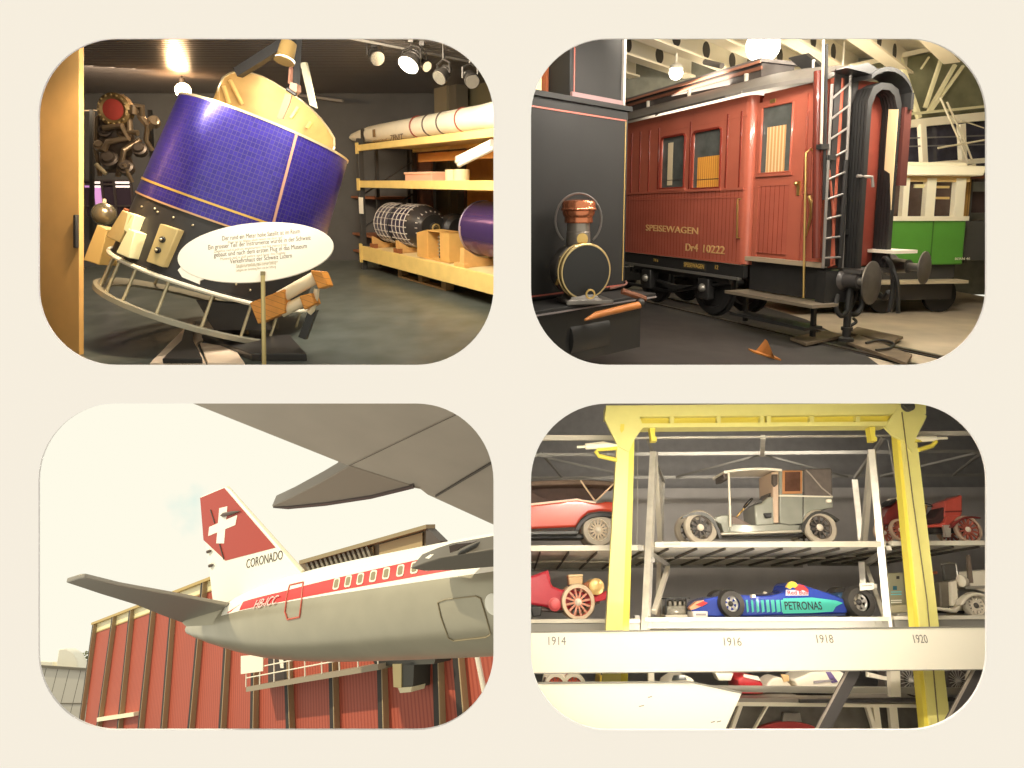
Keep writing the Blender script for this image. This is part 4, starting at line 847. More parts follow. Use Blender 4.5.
    t.part('wedge', MB().slab([q0, q1, q1 + V((-.04, .08, 0)), q0 + V((.12, .16, 0))], (.02, 0, -.12)), oc); t.part('base_board', MB().slab([q0 + V((-.04, 0, .02)), q1 + V((.04, 0, .04)), q1 + V((.04, .03, .04)), q0 + V((-.04, .03, .02))], (0, 0, -.2)), oc); t.done()
    solo(K, 'hose', MB().tube(sm([fq(*p, .09) for p in ((866, 343), (880, 340), (893, 343), (890, 348), (876, 350))]), .014, 8), black, 'loose black hose curled on the pale floor boards', 'hose')
    # ---------------------------------------------------------- black locomotive
    LF = K.turn(K.on(627, 210, 2, -7.1), -43)
    bk2 = mat('locomotive_black', (42, 41, 40), .62, spec=.3, coat=0, noise=.12, nscale=2); pin = mat('pinstripe_red', (176, 92, 78), .4)
    def lp(px, py, d=0): return LF.p(px, py, d)
    t = Thing(LF, 'locomotive', 'black steam locomotive tank with thin red lining at the left of the railway hall', 'locomotive')
    x1 = 0; x0 = lp(517, 200).x; yt0 = lp(624, 108).y; yb = lp(560, 298).y
    def fbox(xb, y0, y1, da, db, xa=None):
        # box whose left end follows the room's partition
        l0 = x0 - da*.95; l1 = x0 - db*.95
        return MB().slab([(l0, y0, da), (xb, y0, da), (xb, y0, db), (l1, y0, db)], (0, y1 - y0, 0))
    t.part('side_tank', fbox(x1, yb, yt0, 0, -.6), bk2, bev=.03)
    a = lp(534, 92); b = lp(625, 108)
    t.part('lining', MB().bar((x0, yt0 - .13, .004), (x1 - .05, yt0 - .13, .004), .006, .014), pin); t.part('lining', MB().bar((x1 - .06, yt0 - .13, .004), (x1 - .06, yb + .1, .004), .006, .014), mat('pinstripe_gold', (168, 140, 84), .4)); t.part('tank_edge', fbox(x1 + .02, yt0 - .03, yt0 + .02, .03, -.4), bk2)
    xc = lp(578, 70).x; yc = lp(578, 80).y
    cab = t.part('cab_side', MB().box(xc, x1 + .0, yt0 + .02, yt0 + 1.4, -.55, -.1), bk2, bev=.015)
    t.part('cab_edge', MB().box(x1 - .015, x1 + .02, yt0 - .05, yt0 + 1.4, -.12, -.07), mat('edge_grey', (176, 168, 160), .35, .4), cab); t.part('lining', MB().box(xc + .05, xc + .062, yt0 + .1, yt0 + 1.4, -.1, -.094), pin, cab); t.part('rivet_strip', MB().box(xc, x1, yt0 + .03, yt0 + .09, -.1, -.07), mat('strip_rose', (128, 96, 96), .4), cab)
    t.part('cab_window', MB().box(x0 + .5, xc - .01, yt0 + .1, yt0 + 1.4, -.5, -.46), mat('cab_lit', (250, 226, 176), .5))
    xw = lp(552, 70, -.4).x; xv = lp(562, 70, -.4).x
    t.part('cab_post', MB().box(xw - .09, xw + .0, yt0 + .05, yt0 + 1.3, -.46, -.4), mat('cab_wood', (140, 72, 38), .5)); t.part('cab_post', MB().slab([(xw, yt0 + .05, -.4), (xw + .05, yt0 + .05, -.4), (xv + .06, yt0 + 1.2, -.4), (xv - .02, yt0 + 1.2, -.4)], (0, 0, -.06)), mat('cab_brass', (206, 146, 56), .4, .2)); t.part('cab_brace', MB().slab([(x0 + .4, yt0 + .6, -.38), (x0 + .4, yt0 + .48, -.38), (xw, yt0 + .95, -.38), (xw, yt0 + 1.06, -.38)], (0, 0, -.05)), mat('cab_wood'))
    # foot plate and buffer beam
    t.part('foot_plate', fbox(x1 - .02, yb - .06, yb, .42, -.55), bk2, bev=.01); t.part('plate_edge', MB().box(x0 - .4, x1 - .02, yb - .05, yb - .035, .42, .428), mat('edge_silver', (160, 150, 150), .35, .4)); t.part('lining', MB().box(x0 - .2, x1 - .05, yb + .045, yb + .06, .003, .008), pin); t.part('plate_curve', MB().tube(sm([(x1 - .3, yb + .03, .02), (x1 - .05, yb + .06, .04), (x1 - .0, yb + .09, 0)]), .012, 8), mat('curve_brown', (120, 84, 74), .4))
    t.part('beam', fbox(x1 - .12, U0 + .25, yb - .06, .3, -.5), mat('loco_frame', (46, 45, 44), .4)); 
    t.part('cylinder', MB().lathe((lp(585, 340, .5).x, lp(580, 345, .5).y, .1), (1, 0, 0), [(.2, 0), (.24, .02), (.24, .6), (.2, .62)], 28), mat('loco_frame'))
    t.done()
    wdn = mat('lever_wood', (196, 120, 58), .45, noise=.15)
    t = Thing(LF, 'wooden_lever', 'long varnished wooden lever beside the locomotive lamp', 'lever')
    t.part('handle', MB().tube([lp(585, 320, .62), lp(596, 315, .62), lp(640, 304.5, .62)], [.01, .032, .036], 12), wdn)
    t.part('bracket', MB().tube([lp(622, 291, .5), lp(640, 297, .6), lp(645, 299, .62)], .03, 8), mat('bracket_wood', (120, 74, 50), .5)); t.part('pivot', MB().ball(lp(640, 303, .62), .05, 10, 8), dark); t.done()
    # head lamp
    SF = K.turn(K.on(585, 210, 2, -5.99), -12)
    def lp(px, py, d=0): return SF.p(px, py, 0)
    c = lp(585.5, 271.5, .58); yl = yb
    t = Thing(SF, 'signal_lamp', 'big round black locomotive lamp with brass rim and copper chimney', 'lamp')
    r = (lp(611, 271, .58) - lp(559.5, 271, .58)).length/2; ax = V((.18, -.02, 1)).normalized()
    bd = mat('lamp_body', (120, 114, 108), .3, .6, noise=.2)
    g = t.part('drum', MB().lathe(c, -ax, [(r*.98, -.01), (r*.98, .10), (r*1.02, .11), (r*1.02, .15), (r*.96, .16), (r*.96, .27), (r*.8, .30)], 44), bd)
    t.part('rim', MB().torus(c, ax, r, .017, 56, 10), mat('rim_brass', (206, 180, 128), .3, .8), g); t.part('rim', MB().torus(c - ax*.05, ax, r*1.03, .012, 56, 8), mat('rim_brass'), g)
    t.part('lens', MB().lathe(c + ax*.008, ax, [(r*.97, .004), (r*.97, .012), (r*.6, .018), (.01, .02)], 44), mat('lamp_lens_dark', (34, 32, 31), .5), g)
    for a_ in (2.6, 3.4): t.part('hinge', MB().tube([c + V((r*1.05*cos(a_), r*1.05*sin(a_), -.02)), c + V((r*1.1*cos(a_), r*1.1*sin(a_) - .05, -.04))], .018, 8), brass, g)
    cop = mat('copper', (206, 128, 92), .25, .85)
    ch = V((c.x - .03, c.y + r*.96, c.z - .14)); ty = lp(580, 199, .44).y
    hh = ty - ch.y; cw_ = .135
    t.part('chimney', MB().lathe(ch, (0, 1, 0), [(cw_*.85, -.06), (cw_*.85, hh*.28), (cw_*.8, hh*.30), (cw_*.8, hh*.5)], 28), mat('chimney_steel', (150, 140, 130), .3, .6)); t.part('chimney_cap', MB().lathe(ch, (0, 1, 0), [(cw_*.95, hh*.48), (cw_, hh*.5), (cw_*.98, hh*.60), (cw_*1.05, hh*.63), (cw_*1.12, hh*.68), (cw_*1.14, hh*.74), (cw_*1.26, hh*.765), (cw_*1.28, hh*.785), (cw_*1.22, hh*.80), (cw_*1.18, hh*.84), (cw_*1.17, hh*.92), (cw_*1.08, hh*.965), (cw_*.7, hh*.99), (.01, hh)], 48), cop)
    t.part('badge', MB().lathe(ch + V((.0, hh*.14, cw_*.86)), (0, 0, 1), [(.055, 0), (.055, .012), (.03, .02)], 20), brass)
    pts = []
    for k in range(25):
        a_ = radians(-50 + 280*k/24); pts.append(V((ch.x + .23*cos(a_), ch.y + hh*.55 + .25*sin(a_), ch.z)))
    t.part('carry_hoop', MB().tube(pts, .011, 8), mat('hoop', (112, 106, 102), .35, .5))
    t.part('base', MB().slab([(c.x - .22, yl + .004, c.z - .22), (c.x + .24, yl + .004, c.z - .22), (c.x + .24, yl + .004, c.z + .12), (c.x - .22, yl + .004, c.z + .12)], (0, .04, 0)), bd, bev=.008); t.part('pedestal', MB().slab([(c.x - .18, yl + .03, c.z + .06), (c.x + .17, yl + .03, c.z + .06), (c.x + .08, c.y - r*.86, c.z + .02), (c.x - .12, c.y - r*.86, c.z + .02)], (0, 0, -.28)), bd); t.part('ring_pull', MB().torus((c.x + .02, yl + .1, c.z + .09), (0, 0, 1), .04, .01, 20, 6), brass); t.done()
    # ---------------------------------------------------------- green tram
    TF = K.turn(K.on(966, 210, 2, -10.6), -7)
    gr = mat('tram_green', (92, 158, 62), .3, coat=.4, noise=.05, nscale=3); iv = mat('tram_ivory', (246, 238, 210), .4); tg = mat('tram_glass', (78, 62, 56), .1, spec=.6, noise=.3, nscale=3)
    def tp(px, py, d=0): return TF.p(px, py, d)
    t = Thing(TF, 'tram', 'green and ivory tram car behind the red carriage', 'tram')
    x0 = tp(880, 220).x - 1.3; x1 = tp(966.5, 220).x; yb = tp(930, 265).y; ybl = tp(930, 219).y; yr = tp(930, 178).y
    t.part('lower_side', MB().box(x0, x1, yb, ybl, -2.0, 0), gr, bev=.02)
    for px in (932,): q = tp(px, 240).x; t.part('panel_seam', MB().box(q - .01, q + .01, yb, ybl, 0, .006), mat('seam_green', (60, 110, 44), .5))
    t.part('belt_rail', MB().box(x0, x1 + .02, ybl - .03, ybl + .045, -2.0, .03), iv)
    cur = [(x0, 880), (None, None)]
    posts = [(902.5, 908.5), (925.5, 935), (954.5, 964.5)]
    for (pa, pb) in posts: t.part('window_post', MB().box(tp(pa, 200).x, tp(pb, 200).x, ybl, yr, -.12, .01), iv, bev=.006)
    for (pa, pb) in ((870, 902.5), (908.5, 925.5), (935, 954.5)): 
        w = t.part('window_pane', MB().box(tp(pa, 200).x, tp(pb, 200).x, ybl, yr - .05, -.1, -.08), tg)
    for py in (187, 198): q0 = tp(935, py, -.07); q1 = tp(949, py, -.07); t.part('seat_slat', MB().box(q0.x, q1.x, q0.y - .02, q0.y + .02, -.078, -.06), mat('seat_wood', (206, 176, 110), .5))
    q0 = tp(914, 186, -.07); q1 = tp(925, 186, -.07); t.part('lamp_shade', MB().box(q0.x, q1.x, q0.y - .03, q0.y + .03, -.078, -.05), mat('shade_pale', (226, 214, 160), .5))
    t.part('interior', MB().box(x0, x1 - .05, ybl, yr, -1.9, -.5), mat('tram_interior', (96, 66, 56), .6, noise=.3))
    t.part('header', MB().box(x0, x1, yr - .06, yr + .03, -2.0, .005), mat('tram_header', (222, 186, 120), .4))
    t.part('roof', MB().slab([(x0, yr + .03, .14), (x1 + .12, yr + .03, .14), (x1 + .3, yr + .2, .02), (x0, yr + .2, .02)], (0, 0, -2.2)), iv, bev=.03); t.part('roof_top', MB().box(x0, x1 + .1, yr + .19, yr + .27, -1.9, -.2), iv, bev=.02)
    t.part('end_platform', MB().box(x1, x1 + 1.2, yb + .05, ybl - .04, -1.9, -.25), mat('tram_dark', (86, 84, 78), .5)); t.part('end_screen', MB().box(x1, x1 + .3, ybl, yr + .0, -.5, -.3), mat('end_tan', (206, 160, 88), .5, stripe=(0, .09, .3, (150, 112, 62), .2))); t.part('end_post', MB().box(x1 + .32, x1 + .38, yb, yr + .05, -.4, -.34), mat('tram_dark')); t.part('end_pane', MB().box(x1 + .38, x1 + 1.0, ybl + .1, yr - .2, -.5, -.46), tg)
    t.part('end_roof', MB().box(x1, x1 + 1.2, yr, yr + .06, -1.9, -.1), mat('tram_brown', (120, 74, 52), .5))
    q0 = tp(955, 260, .01); t.part('tram_lettering', text_mb('BERN 46', (q0.x, q0.y, .004), .28, depth=.004, hscale=.06), iv)
    t.part('sole', MB().box(x0, x1 - .05, yb - .34, yb, -1.9, -.1), mat('tram_sole', (70, 68, 66), .5)); t.part('foot_board', MB().box(x0, x1, tp(930, 281).y - .03, tp(930, 281).y + .02, -.1, .15), mat('tram_step', (206, 190, 160), .5))
    for px in (890, 945): 
        q = tp(px, 282, -.1); t.part('wheel', MB().lathe((q.x, TF.loc(K.w((0, U0, -10.6))).y + .3, -.2), (0, 0, 1), [(.3, -.05), (.3, .02), (.24, .03), (.08, .03), (.08, .06)], 28), wheel)
    t.part('skirt', MB().box(x0, x1 - .1, tp(930, 300).y, tp(930, 284).y, -1.7, -.06), mat('tram_sole'))
    lg = mat('pantograph_metal', (214, 204, 176), .4, .3)
    for pts, r in (([(934, 175), (947, 172), (975, 165)], .025), ([(940, 97), (960, 142), (968, 162)], .018), ([(947, 102), (966, 144), (972, 160)], .018), ([(938, 148), (962, 144), (985, 140)], .018), ([(960, 120), (984, 128)], .01)):
        t.part('pantograph_bar', MB().tube([tp(a_, b_, -.9) for a_, b_ in pts], r, 8), lg)
    t.done()
    # gallery behind: white beam with post, dark glazing, truss
    GF = K.turn(K.on(930, 210, 2, -13.0), -10)
    def gp(px, py, d=0): return GF.p(px, py, d)
    ivb = mat('gallery_paint', (250, 240, 212), .5)
    a = gp(890, 126); b = gp(1000, 113.5)
    def gbar(p, q, w, h, m=ivb, d=0): a_ = gp(*p, d); b_ = gp(*q, d); return MB().bar(a_, b_, h, w)
    t = Thing(GF, 'gallery', 'white gallery beam with posts and dark glazing above the tram', 'gallery')
    t.part('fascia', MB().slab([gp(880, 123), gp(1010, 109), gp(1010, 118), gp(880, 130.5)], (0, 0, -.15)), ivb); t.part('upper_rail', gbar((880, 117), (1010, 104), .05, .05), mat('rail_pale', (222, 214, 170), .5))
    for px, p2 in ((921.5, 924), (961, 963)): t.part('post', gbar((px, 124), (p2, 172), .12, .1), ivb)
    t.part('lower_rail', gbar((880, 168.5), (1010, 158.5), .1, .08), ivb)
    for y0, y1 in ((139, 135), (147, 144)): t.part('thin_rail', gbar((885, y0), (1000, y1), .025, .025), mat('rail_grey', (120, 116, 112), .4))
    t.part('glazing', MB().slab([gp(870, 128, -.3), gp(1010, 116, -.3), gp(1010, 175, -.3), gp(870, 175, -.3)], (0, 0, -.04)), mat('gallery_glass', (72, 70, 82), .12, noise=.35, nscale=3)); t.done()
    q = gp(902, 146, -.2); t = Thing(GF, 'wall_lamp', 'small bright lamp seen in the dark gallery glazing', 'lamp'); t.part('bulb', MB().ball(q, .05, 12, 8), mat('flood_glow')); t.part('lamp_arm', MB().tube([q, q + V((0, .1, -.08))], .01, 6), dark); t.done()
    trm = mat('truss_paint', (238, 230, 186), .5)
    t = Thing(GF, 'roof_truss', 'cream steel roof truss with slanting members at the upper right of the railway hall', 'truss')
    t.part('top_chord', gbar((850, 66.5), (1000, 34), .09, .09, trm, -.1), ivb)
    for p, q, w in (((899, 58), (919, 118), .08), ((943, 54), (925, 108), .06), ((955, 65), (928, 112), .06), ((963, 66), (930, 112), .05), ((868, 64), (876, 76), .05), ((929, 57), (921, 69), .03)): t.part('web_member', gbar(p, q, w, w, trm, -.05), trm)
    t.done()
    struct(GF, 'trim_8', MB().slab([gp(868, 66, -.35), gp(1010, 36, -.35), gp(1010, 114, -.35), gp(868, 128, -.35)], (0, 0, -.05)), mat('truss_backing', (128, 126, 96), .7, noise=.3, nscale=2.5))
    # light in the hall
    area('rail_light_a', K.w((2.6, 2.5, -6.4)), K.w((2.4, 0, -9.5)), 2.8, 1.0, 285, (255, 246, 230))
    area('rail_light_b', K.w((5.6, 2.3, -7.2)), K.w((5.0, -1.7, -9.2)), 1.4, 1.2, 380, (255, 246, 230))
    area('rail_light_c', K.w((3.4, 1.2, -11.5)), K.w((5.4, 3.0, -12.2)), 3, 2, 260, (255, 244, 224))  # unseen lamp added to brighten the roof truss
    area('rail_fill', ray(760, 33)*5.5, ray(760, 33)*5.5 + V((0, 3, -1.6)), 3.4, .08, 130, (255, 246, 232))

    return K
K2 = room2()
# ================================================================== 3: airliner outside a red hall (lower left opening)
def yard3():
    hv = V((.837, -.64, .495)).normalized(); vv = V((-.125, .64, 1.555))
    F3 = Frame(ray(300, 690)*32, hv, vv)
    # ground far below the picture, added unseen to darken the undersides
    gp_ = lambda x, d: F3.w((x, -7.5, d))
    pav = mat('asphalt', (48, 46, 44), .9, noise=.15, nscale=1)
    struct(F3, 'ground', MB().box(-60, 15, -7.7, -7.5, -30, 12), pav)
    # ------------------------------------------------ red hall
    red = mat('hall_red_sheet', (176, 86, 65), .55, noise=.05, nscale=.4, stripe=(0, .24, .4, (156, 68, 50), .5))
    rib = mat('hall_rib', (48, 41, 36), .6); edge = mat('rib_edge', (168, 146, 110), .5); pale = mat('pale_glazing', (240, 226, 178), .25); gold = mat('eaves_gold', (186, 160, 100), .5)
    t = Thing(F3, 'hall_building', 'large red corrugated hall with dark upright ribs behind the airliner', 'building')
    def f(px, py, d=0): return F3.p(px, py, d)
    a = f(97.5, 624); ytop = a.y; b = f(215, 578); 
    xl = f(92, 660).x; xr = f(560, 690).x; yb = -7.5; yt = (f(100, 622).y + f(210, 580).y)/2
    xm = f(228, 640).x; ym_ = f(440, 566).y
    t.part('facade', MB().prism([(xl, yb), (xr, yb), (xr, ym_), (xm, ym_), (xm, yt), (xl, yt)], -6, 0), red)
    t.part('glazing_band', MB().box(xl, xm, yt - .62, yt - .05, 0, .03), pale); t.part('sill_line', MB().box(xl, xm, yt - .70, yt - .62, 0, .05), gold)  # pale tone of the glazing holds the reflected sky
    t.part('eaves', MB().box(xl - .2, xm, yt - .06, yt + .12, -6, .3), gold)
    ribs = [(97, 624, 82.5, 729), (117, 613, 101, 729), (134.5, 606, 122, 729), (155, 613, 143, 729), (174, 625, 166, 729), (202, 635, 193.5, 729), (230, 645, 225, 729), (258, 660, 257, 729), (292, 690, 293.6, 729), (337, 690, 338, 729), (385.5, 675, 387, 729), (441.5, 662, 443.5, 729), (462, 660, 468, 729)]
    for (xa, ya, xb, yb_) in ribs:
        p = f(xa, ya); q = f(xb, yb_); dx = (q.x - p.x)/(q.y - p.y); top = yt if xa < 222 else ym_; p0 = V((p.x + dx*(top - p.y), top, 0)); q0 = V((q.x + dx*(yb - q.y), yb, 0)); w = .27
        r_ = t.part('rib', MB().slab([p0 + V((-w, 0, 0)), p0 + V((w*.35, 0, 0)), q0 + V((w*.35, 0, 0)), q0 + V((-w, 0, 0))], (0, 0, .26)), rib)
        t.part('rib_edge', MB().slab([p0 + V((w*.35, 0, 0)), p0 + V((w*.6, 0, 0)), q0 + V((w*.6, 0, 0)), q0 + V((w*.35, 0, 0))], (0, 0, .3)), edge, r_)
    # ledge low at the left, service door and lamp box
    p = f(103, 719); q = f(140, 713); t.part('ledge', MB().slab([f(103, 716.5), f(140, 711), f(140, 715), f(103, 720.5)], (0, 0, .4)), mat('ledge_white', (240, 230, 200), .5))
    t.part('service_door', MB().slab([f(269, 650, .02), f(286, 648, .02), f(286, 683, .02), f(269, 686, .02)], (0, 0, .05)), mat('door_dark', (62, 52, 46), .5))
    t.part('door_notice', MB().slab([f(279, 657, .1), f(285.5, 656, .1), f(286, 668, .1), f(281, 668, .1)], (0, 0, .03)), white)
    t.done()
    t = Thing(F3, 'balcony', 'white railed service balcony on the red hall under the airliner', 'balcony')
    rl = mat('rail_white', (240, 232, 212), .45)
    dB = 1.3; B0 = f(246, 687, dB); B1 = f(378, 664, dB)
    t.part('deck', MB().slab([B0, B1, B1 + V((0, -.22, 0)), B0 + V((0, -.22, 0))], (0, 0, -1.3)), mat('deck_grey', (150, 138, 118), .6))
    for k in range(9): q = B0.lerp(B1, k/8); t.part('post', MB().tube([q, q + V((0, 1.15, 0))], .035, 8), rl)
    for h in (.4, .78, 1.15): t.part('handrail', MB().tube([B0 + V((0, h, 0)), B1 + V((0, h, 0))], .03, 8), rl)
    t.part('sign_panel', MB().slab([f(241.5, 656, dB + .05), f(263.5, 654, dB + .05), f(263.5, 671, dB + .05), f(241.5, 674, dB + .05)], (0, 0, .04)), mat('panel_white', (250, 236, 214), .5)); t.done()
    t = Thing(F3, 'service_box', 'dark service box with a pale lit side hanging on the red hall wall', 'box')
    t.part('housing', MB().slab([f(401, 664, .9), f(414, 662, .9), f(413, 689, .9), f(402, 691, .9)], (0, 0, -.9)), mat('box_dark', (70, 68, 60), .5)); t.part('side_panel', MB().slab([f(392.5, 664, .95), f(401, 664, .95), f(401, 688, .95), f(393.5, 687, .95)], (0, 0, -.9)), mat('box_beige', (214, 194, 140), .5))
    t.part('foot_plate', MB().slab([f(398, 688, 1.0), f(412, 687, 1.0), f(411, 692, 1.0), f(400, 693, 1.0)], (0, 0, -.7)), mat('box_pale', (226, 214, 176), .5)); t.part('top_plate', MB().slab([f(372, 659, .9), f(436, 656, .9), f(434, 664, .9), f(376, 666, .9)], (0, 0, -.9)), mat('box_dark')); t.done()
    q0, q1 = f(477, 655, 1.0), f(486, 700, 1.0)
    solo(F3, 'drain_pipe', MB().tube([q0, q1], .1, 10), mat('pipe_white', (232, 224, 206), .5), 'white pipe on the red hall beside the right edge', 'pipe')
    # upper roof house seen above the fuselage
    t = Thing(F3, 'roof_house', 'brown roof house with slatted eaves rising above the airliner fuselage', 'building'); br = mat('roof_brown', (110, 98, 78), .6); bg_ = mat('roof_beige', (176, 158, 118), .6)
    d = -2.5; g = lambda px, py, e=0: F3.p(px, py, d + e)
    t.part('back_wall', MB().slab([g(300, 563), g(426, 528), g(442, 545), g(442, 600), g(300, 610)], (0, 0, -.25)), br)
    t.part('fascia', MB().slab([g(299, 560.5, .5), g(426, 524.5, .5), g(426, 528.5, .5), g(299, 564.5, .5)], (0, 0, -.6)), mat('fascia_light', (150, 136, 104), .5))
    for k in range(14): q0 = 305 + 4.6*k; t.part('eaves_slat', MB().slab([g(q0, 563.5 - 1.30*k, .3), g(q0 + 2.2, 563 - 1.3*k, .3), g(q0 + 6.5, 574 - 1.3*k, .3), g(q0 + 4.3, 574.5 - 1.3*k, .3)], (0, 0, -.2)), mat('slat_grey', (134, 128, 112), .5))
    t.part('window_recess', MB().slab([g(380, 544.5, .05), g(423, 532.5, .05), g(423, 548, .05), g(380, 558, .05)], (0, 0, .05)), bg_); t.part('window_recess', MB().slab([g(366, 549, .05), g(374, 546.5, .05), g(374, 558, .05), g(366, 560, .05)], (0, 0, .05)), bg_)
    t.part('end_wall', MB().slab([g(426, 527, .4), g(440, 541, .4), g(440, 600, .4), g(426, 600, .4)], (0, 0, -.5)), mat('end_dark', (84, 78, 74), .6)); t.done()
    t = Thing(F3, 'roof_parapet', 'small brown roof parapet showing between the fin and the tailplane', 'parapet'); d = -1.5
    t.part('cap', MB().slab([g(183, 596), g(216, 585), g(216, 588.5), g(183, 599)], (0, 0, -.6)), gold); t.part('post', MB().slab([g(202, 590), g(209, 588), g(209, 606), g(202, 606)], (0, 0, -.5)), br); t.part('back_panel', MB().slab([g(183, 603), g(202, 597), g(202, 612), g(183, 614)], (0, 0, -.3)), pale); t.done()
    # ------------------------------------------------ grey building at the far left
    G = Frame(ray(65, 700)*60, (1, .12, -.02), F3.b)
    gg = lambda px, py, d=0: G.p(px, py, d)
    t = Thing(G, 'grey_building', 'low grey panelled building at the far left below the sky', 'building')
    p0 = gg(20, 666); p1 = gg(97, 670)
    t.part('wall', MB().slab([gg(15, 665), gg(104, 671), gg(104, 760), gg(15, 760)], (0, 0, -3)), mat('grey_cladding', (198, 194, 182), .6, stripe=(0, 1.05, .06, (120, 116, 104), .3)))
    t.part('coping', MB().slab([gg(15, 663.5, .2), gg(104, 669.5, .2), gg(104, 672, .2), gg(15, 666, .2)], (0, 0, -.6)), mat('coping_dark', (112, 106, 92), .6)); t.part('joint', MB().slab([gg(15, 703, .02), gg(104, 703, .02), gg(104, 704, .02), gg(15, 704, .02)], (0, 0, .03)), mat('coping_dark')); t.done()
    t = Thing(G, 'roof_unit', 'rounded white roof unit on top of the grey building', 'roof unit')
    pts = [(56, 668), (58.5, 649), (66, 648.5), (73, 653), (77.5, 661), (78, 670)]
    t.part('shell', MB().slab([gg(*p, -1) for p in pts], (0, 0, -2)), mat('unit_white', (232, 228, 212), .5), bev=.08); t.part('side_duct', MB().slab([gg(40, 661, -1), gg(52, 662, -1), gg(52, 667, -1), gg(40, 667, -1)], (0, 0, -1)), mat('unit_white'), bev=.05); t.done()
    lf = mat('leaf_green', (110, 116, 70), .7, noise=.3, nscale=4); t = Thing(G, 'tree', 'small green tree between the roof unit and the red hall', 'tree')
    c = gg(85, 660, -3.7); mb = MB()
    for k in range(260):
        v = V((random.gauss(0, 1), random.gauss(0, 1), random.gauss(0, 1))).normalized()*random.uniform(.3, 1)**.5; q = c + V((v.x*.75, v.y*.85, v.z*.7)); u = V((random.gauss(0, 1), random.gauss(0, 1), random.gauss(0, 1))).normalized(); w = u.cross(v).normalized()
        mb.add([q - u*.1, q + w*.07, q + u*.1, q - w*.07], [(0, 1, 2, 3)])
    t.part('crown', mb, lf); t.part('trunk', MB().tube([c + V((0, -2.5, 0)), c], [.16, .08], 8), mat('bark', (96, 80, 62), .8)); t.done()
    # ------------------------------------------------ airliner
    Zi = lambda x: 1/(.05 + 5.56e-5*(x - 415)); cyf = lambda x: 602.2 - .118*(x - 415)
    P0 = ray(190, cyf(190))*Zi(190); P1 = ray(493, cyf(493))*Zi(493)
    A = Frame(P0, P1 - P0, F3.b)
    st = []
    for (x, r) in ((186, .05), (190, .20), (200, .39), (215, .62), (240, .95), (270, 1.25), (302, 1.41), (337, 1.50), (375, 1.54), (415, 1.56), (460, 1.58), (530, 1.59)):
        st.append((A.p(x, cyf(x)).x, r))
    def rad(s):
        for (a, ra), (b, rb) in zip(st, st[1:]):
            if a <= s <= b: return ra + (rb - ra)*(s - a)/(b - a)
        return st[0][1] if s < st[0][0] else st[-1][1]
    def drop(s): return 0.0
    def hit(px, py, off=0.0):
        d0 = A.loc((0, 0, 0)); d = V((ray(px, py).dot(A.a), ray(px, py).dot(A.b), ray(px, py).dot(A.n))); k = 10.0
        while k < 34:
            q = d0 + d*k
            if sqrt(q.y**2 + q.z**2) < rad(q.x): break
            k += .01
        q = d0 + d*k; an = atan2(q.y, q.z); r = rad(q.x) + off; return V((q.x, r*sin(an), r*cos(an)))
    sm = []
    for (a, ra), (b, rb) in zip(st, st[1:]):
        for k in range(4): sm.append((a + (b - a)*k/4, ra + (rb - ra)*k/4))
    sm.append(st[-1])
    # smooth profile
    rr = [r for s, r in sm]
    for _ in range(3): rr = [rr[0]] + [(rr[i-1] + 2*rr[i] + rr[i+1])/4 for i in range(1, len(rr) - 1)] + [rr[-1]]
    st = [(s, r) for (s, _), r in zip(sm, rr)]
    skin = mat('aircraft_skin', (172, 166, 146), .3, .35, noise=.05, nscale=1.2); wht = mat('aircraft_white', (250, 246, 232), .4); redp = mat('aircraft_red', (206, 48, 48), .4)
    c0 = A.loc((0, 0, 0)); ph0 = atan2(c0.y, c0.z)
    n = 72
    t = Thing(A, 'airliner', 'white airliner tail with red stripe and red fin over the red hall', 'aircraft')
    ph = lambda deg: ph0 + radians(deg)
    def strip(a0, a1, s0, s1, off, m=10, k=30):
        rs = []
        for i in range(k + 1):
            s = s0 + (s1 - s0)*i/k; r = rad(s) + off; rs.append([V((s, r*sin(a0 + (a1 - a0)*j/m), r*cos(a0 + (a1 - a0)*j/m))) for j in range(m + 1)])
        return MB().rings(rs, False, False)
    fus = t.part('fuselage', MB().rings([[V((s, r*sin(2*pi*j/n), r*cos(2*pi*j/n))) for j in range(n)] for s, r in st], True, True), skin)
    sA = st[0][0]; sB = st[-1][0]
    ang = lambda px, py: (lambda q: atan2(q.y, q.z))(hit(px, py))
    al = (ang(337, 591.2) + ang(415, 577))/2; ah = (ang(337, 578) + ang(415, 560.5))/2; aw = ang(337, 594)
    a1_, a2_ = ang(337, 591.2), ang(415, 577); b1_, b2_ = ang(337, 578), ang(415, 560.5); s1_, s2_ = hit(337, 585).x, hit(415, 569).x
    def sstrip(s0, s1, off, m=6, k=40):
        rs = []
        for i in range(k + 1):
            s = s0 + (s1 - s0)*i/k; u = max(-.9, min(1.5, (s - s1_)/(s2_ - s1_))); lo = a1_ + (a2_ - a1_)*u; hi = b1_ + (b2_ - b1_)*u; r = rad(s) + off
            rs.append([V((s, r*sin(lo + (hi - lo)*j/m), r*cos(lo + (hi - lo)*j/m))) for j in range(m + 1)])
        return MB().rings(rs, False, False)
    t.part('white_top', strip(aw, pi*.8, hit(225, 608).x, sB, .006, 30, 40), wht, fus)
    t.part('red_stripe', sstrip(hit(240, 609).x, sB, .012), redp, fus)
    sw = hit(238, 609).x; t.part('stripe_tail', MB().slab([A.p(227, 613, 1.0), A.p(240, 604.5, 1.0), A.p(250, 606, 1.05)], (0, 0, .02)), redp, fus)
    wfr = mat('window_surround', (236, 226, 206), .35, .3); wgl = mat('cabin_glass', (150, 140, 110), .12)
    xs = [336.8, 348.5, 360.7, 373.6, 386.7, 400.8, 414.8, 429, 443]
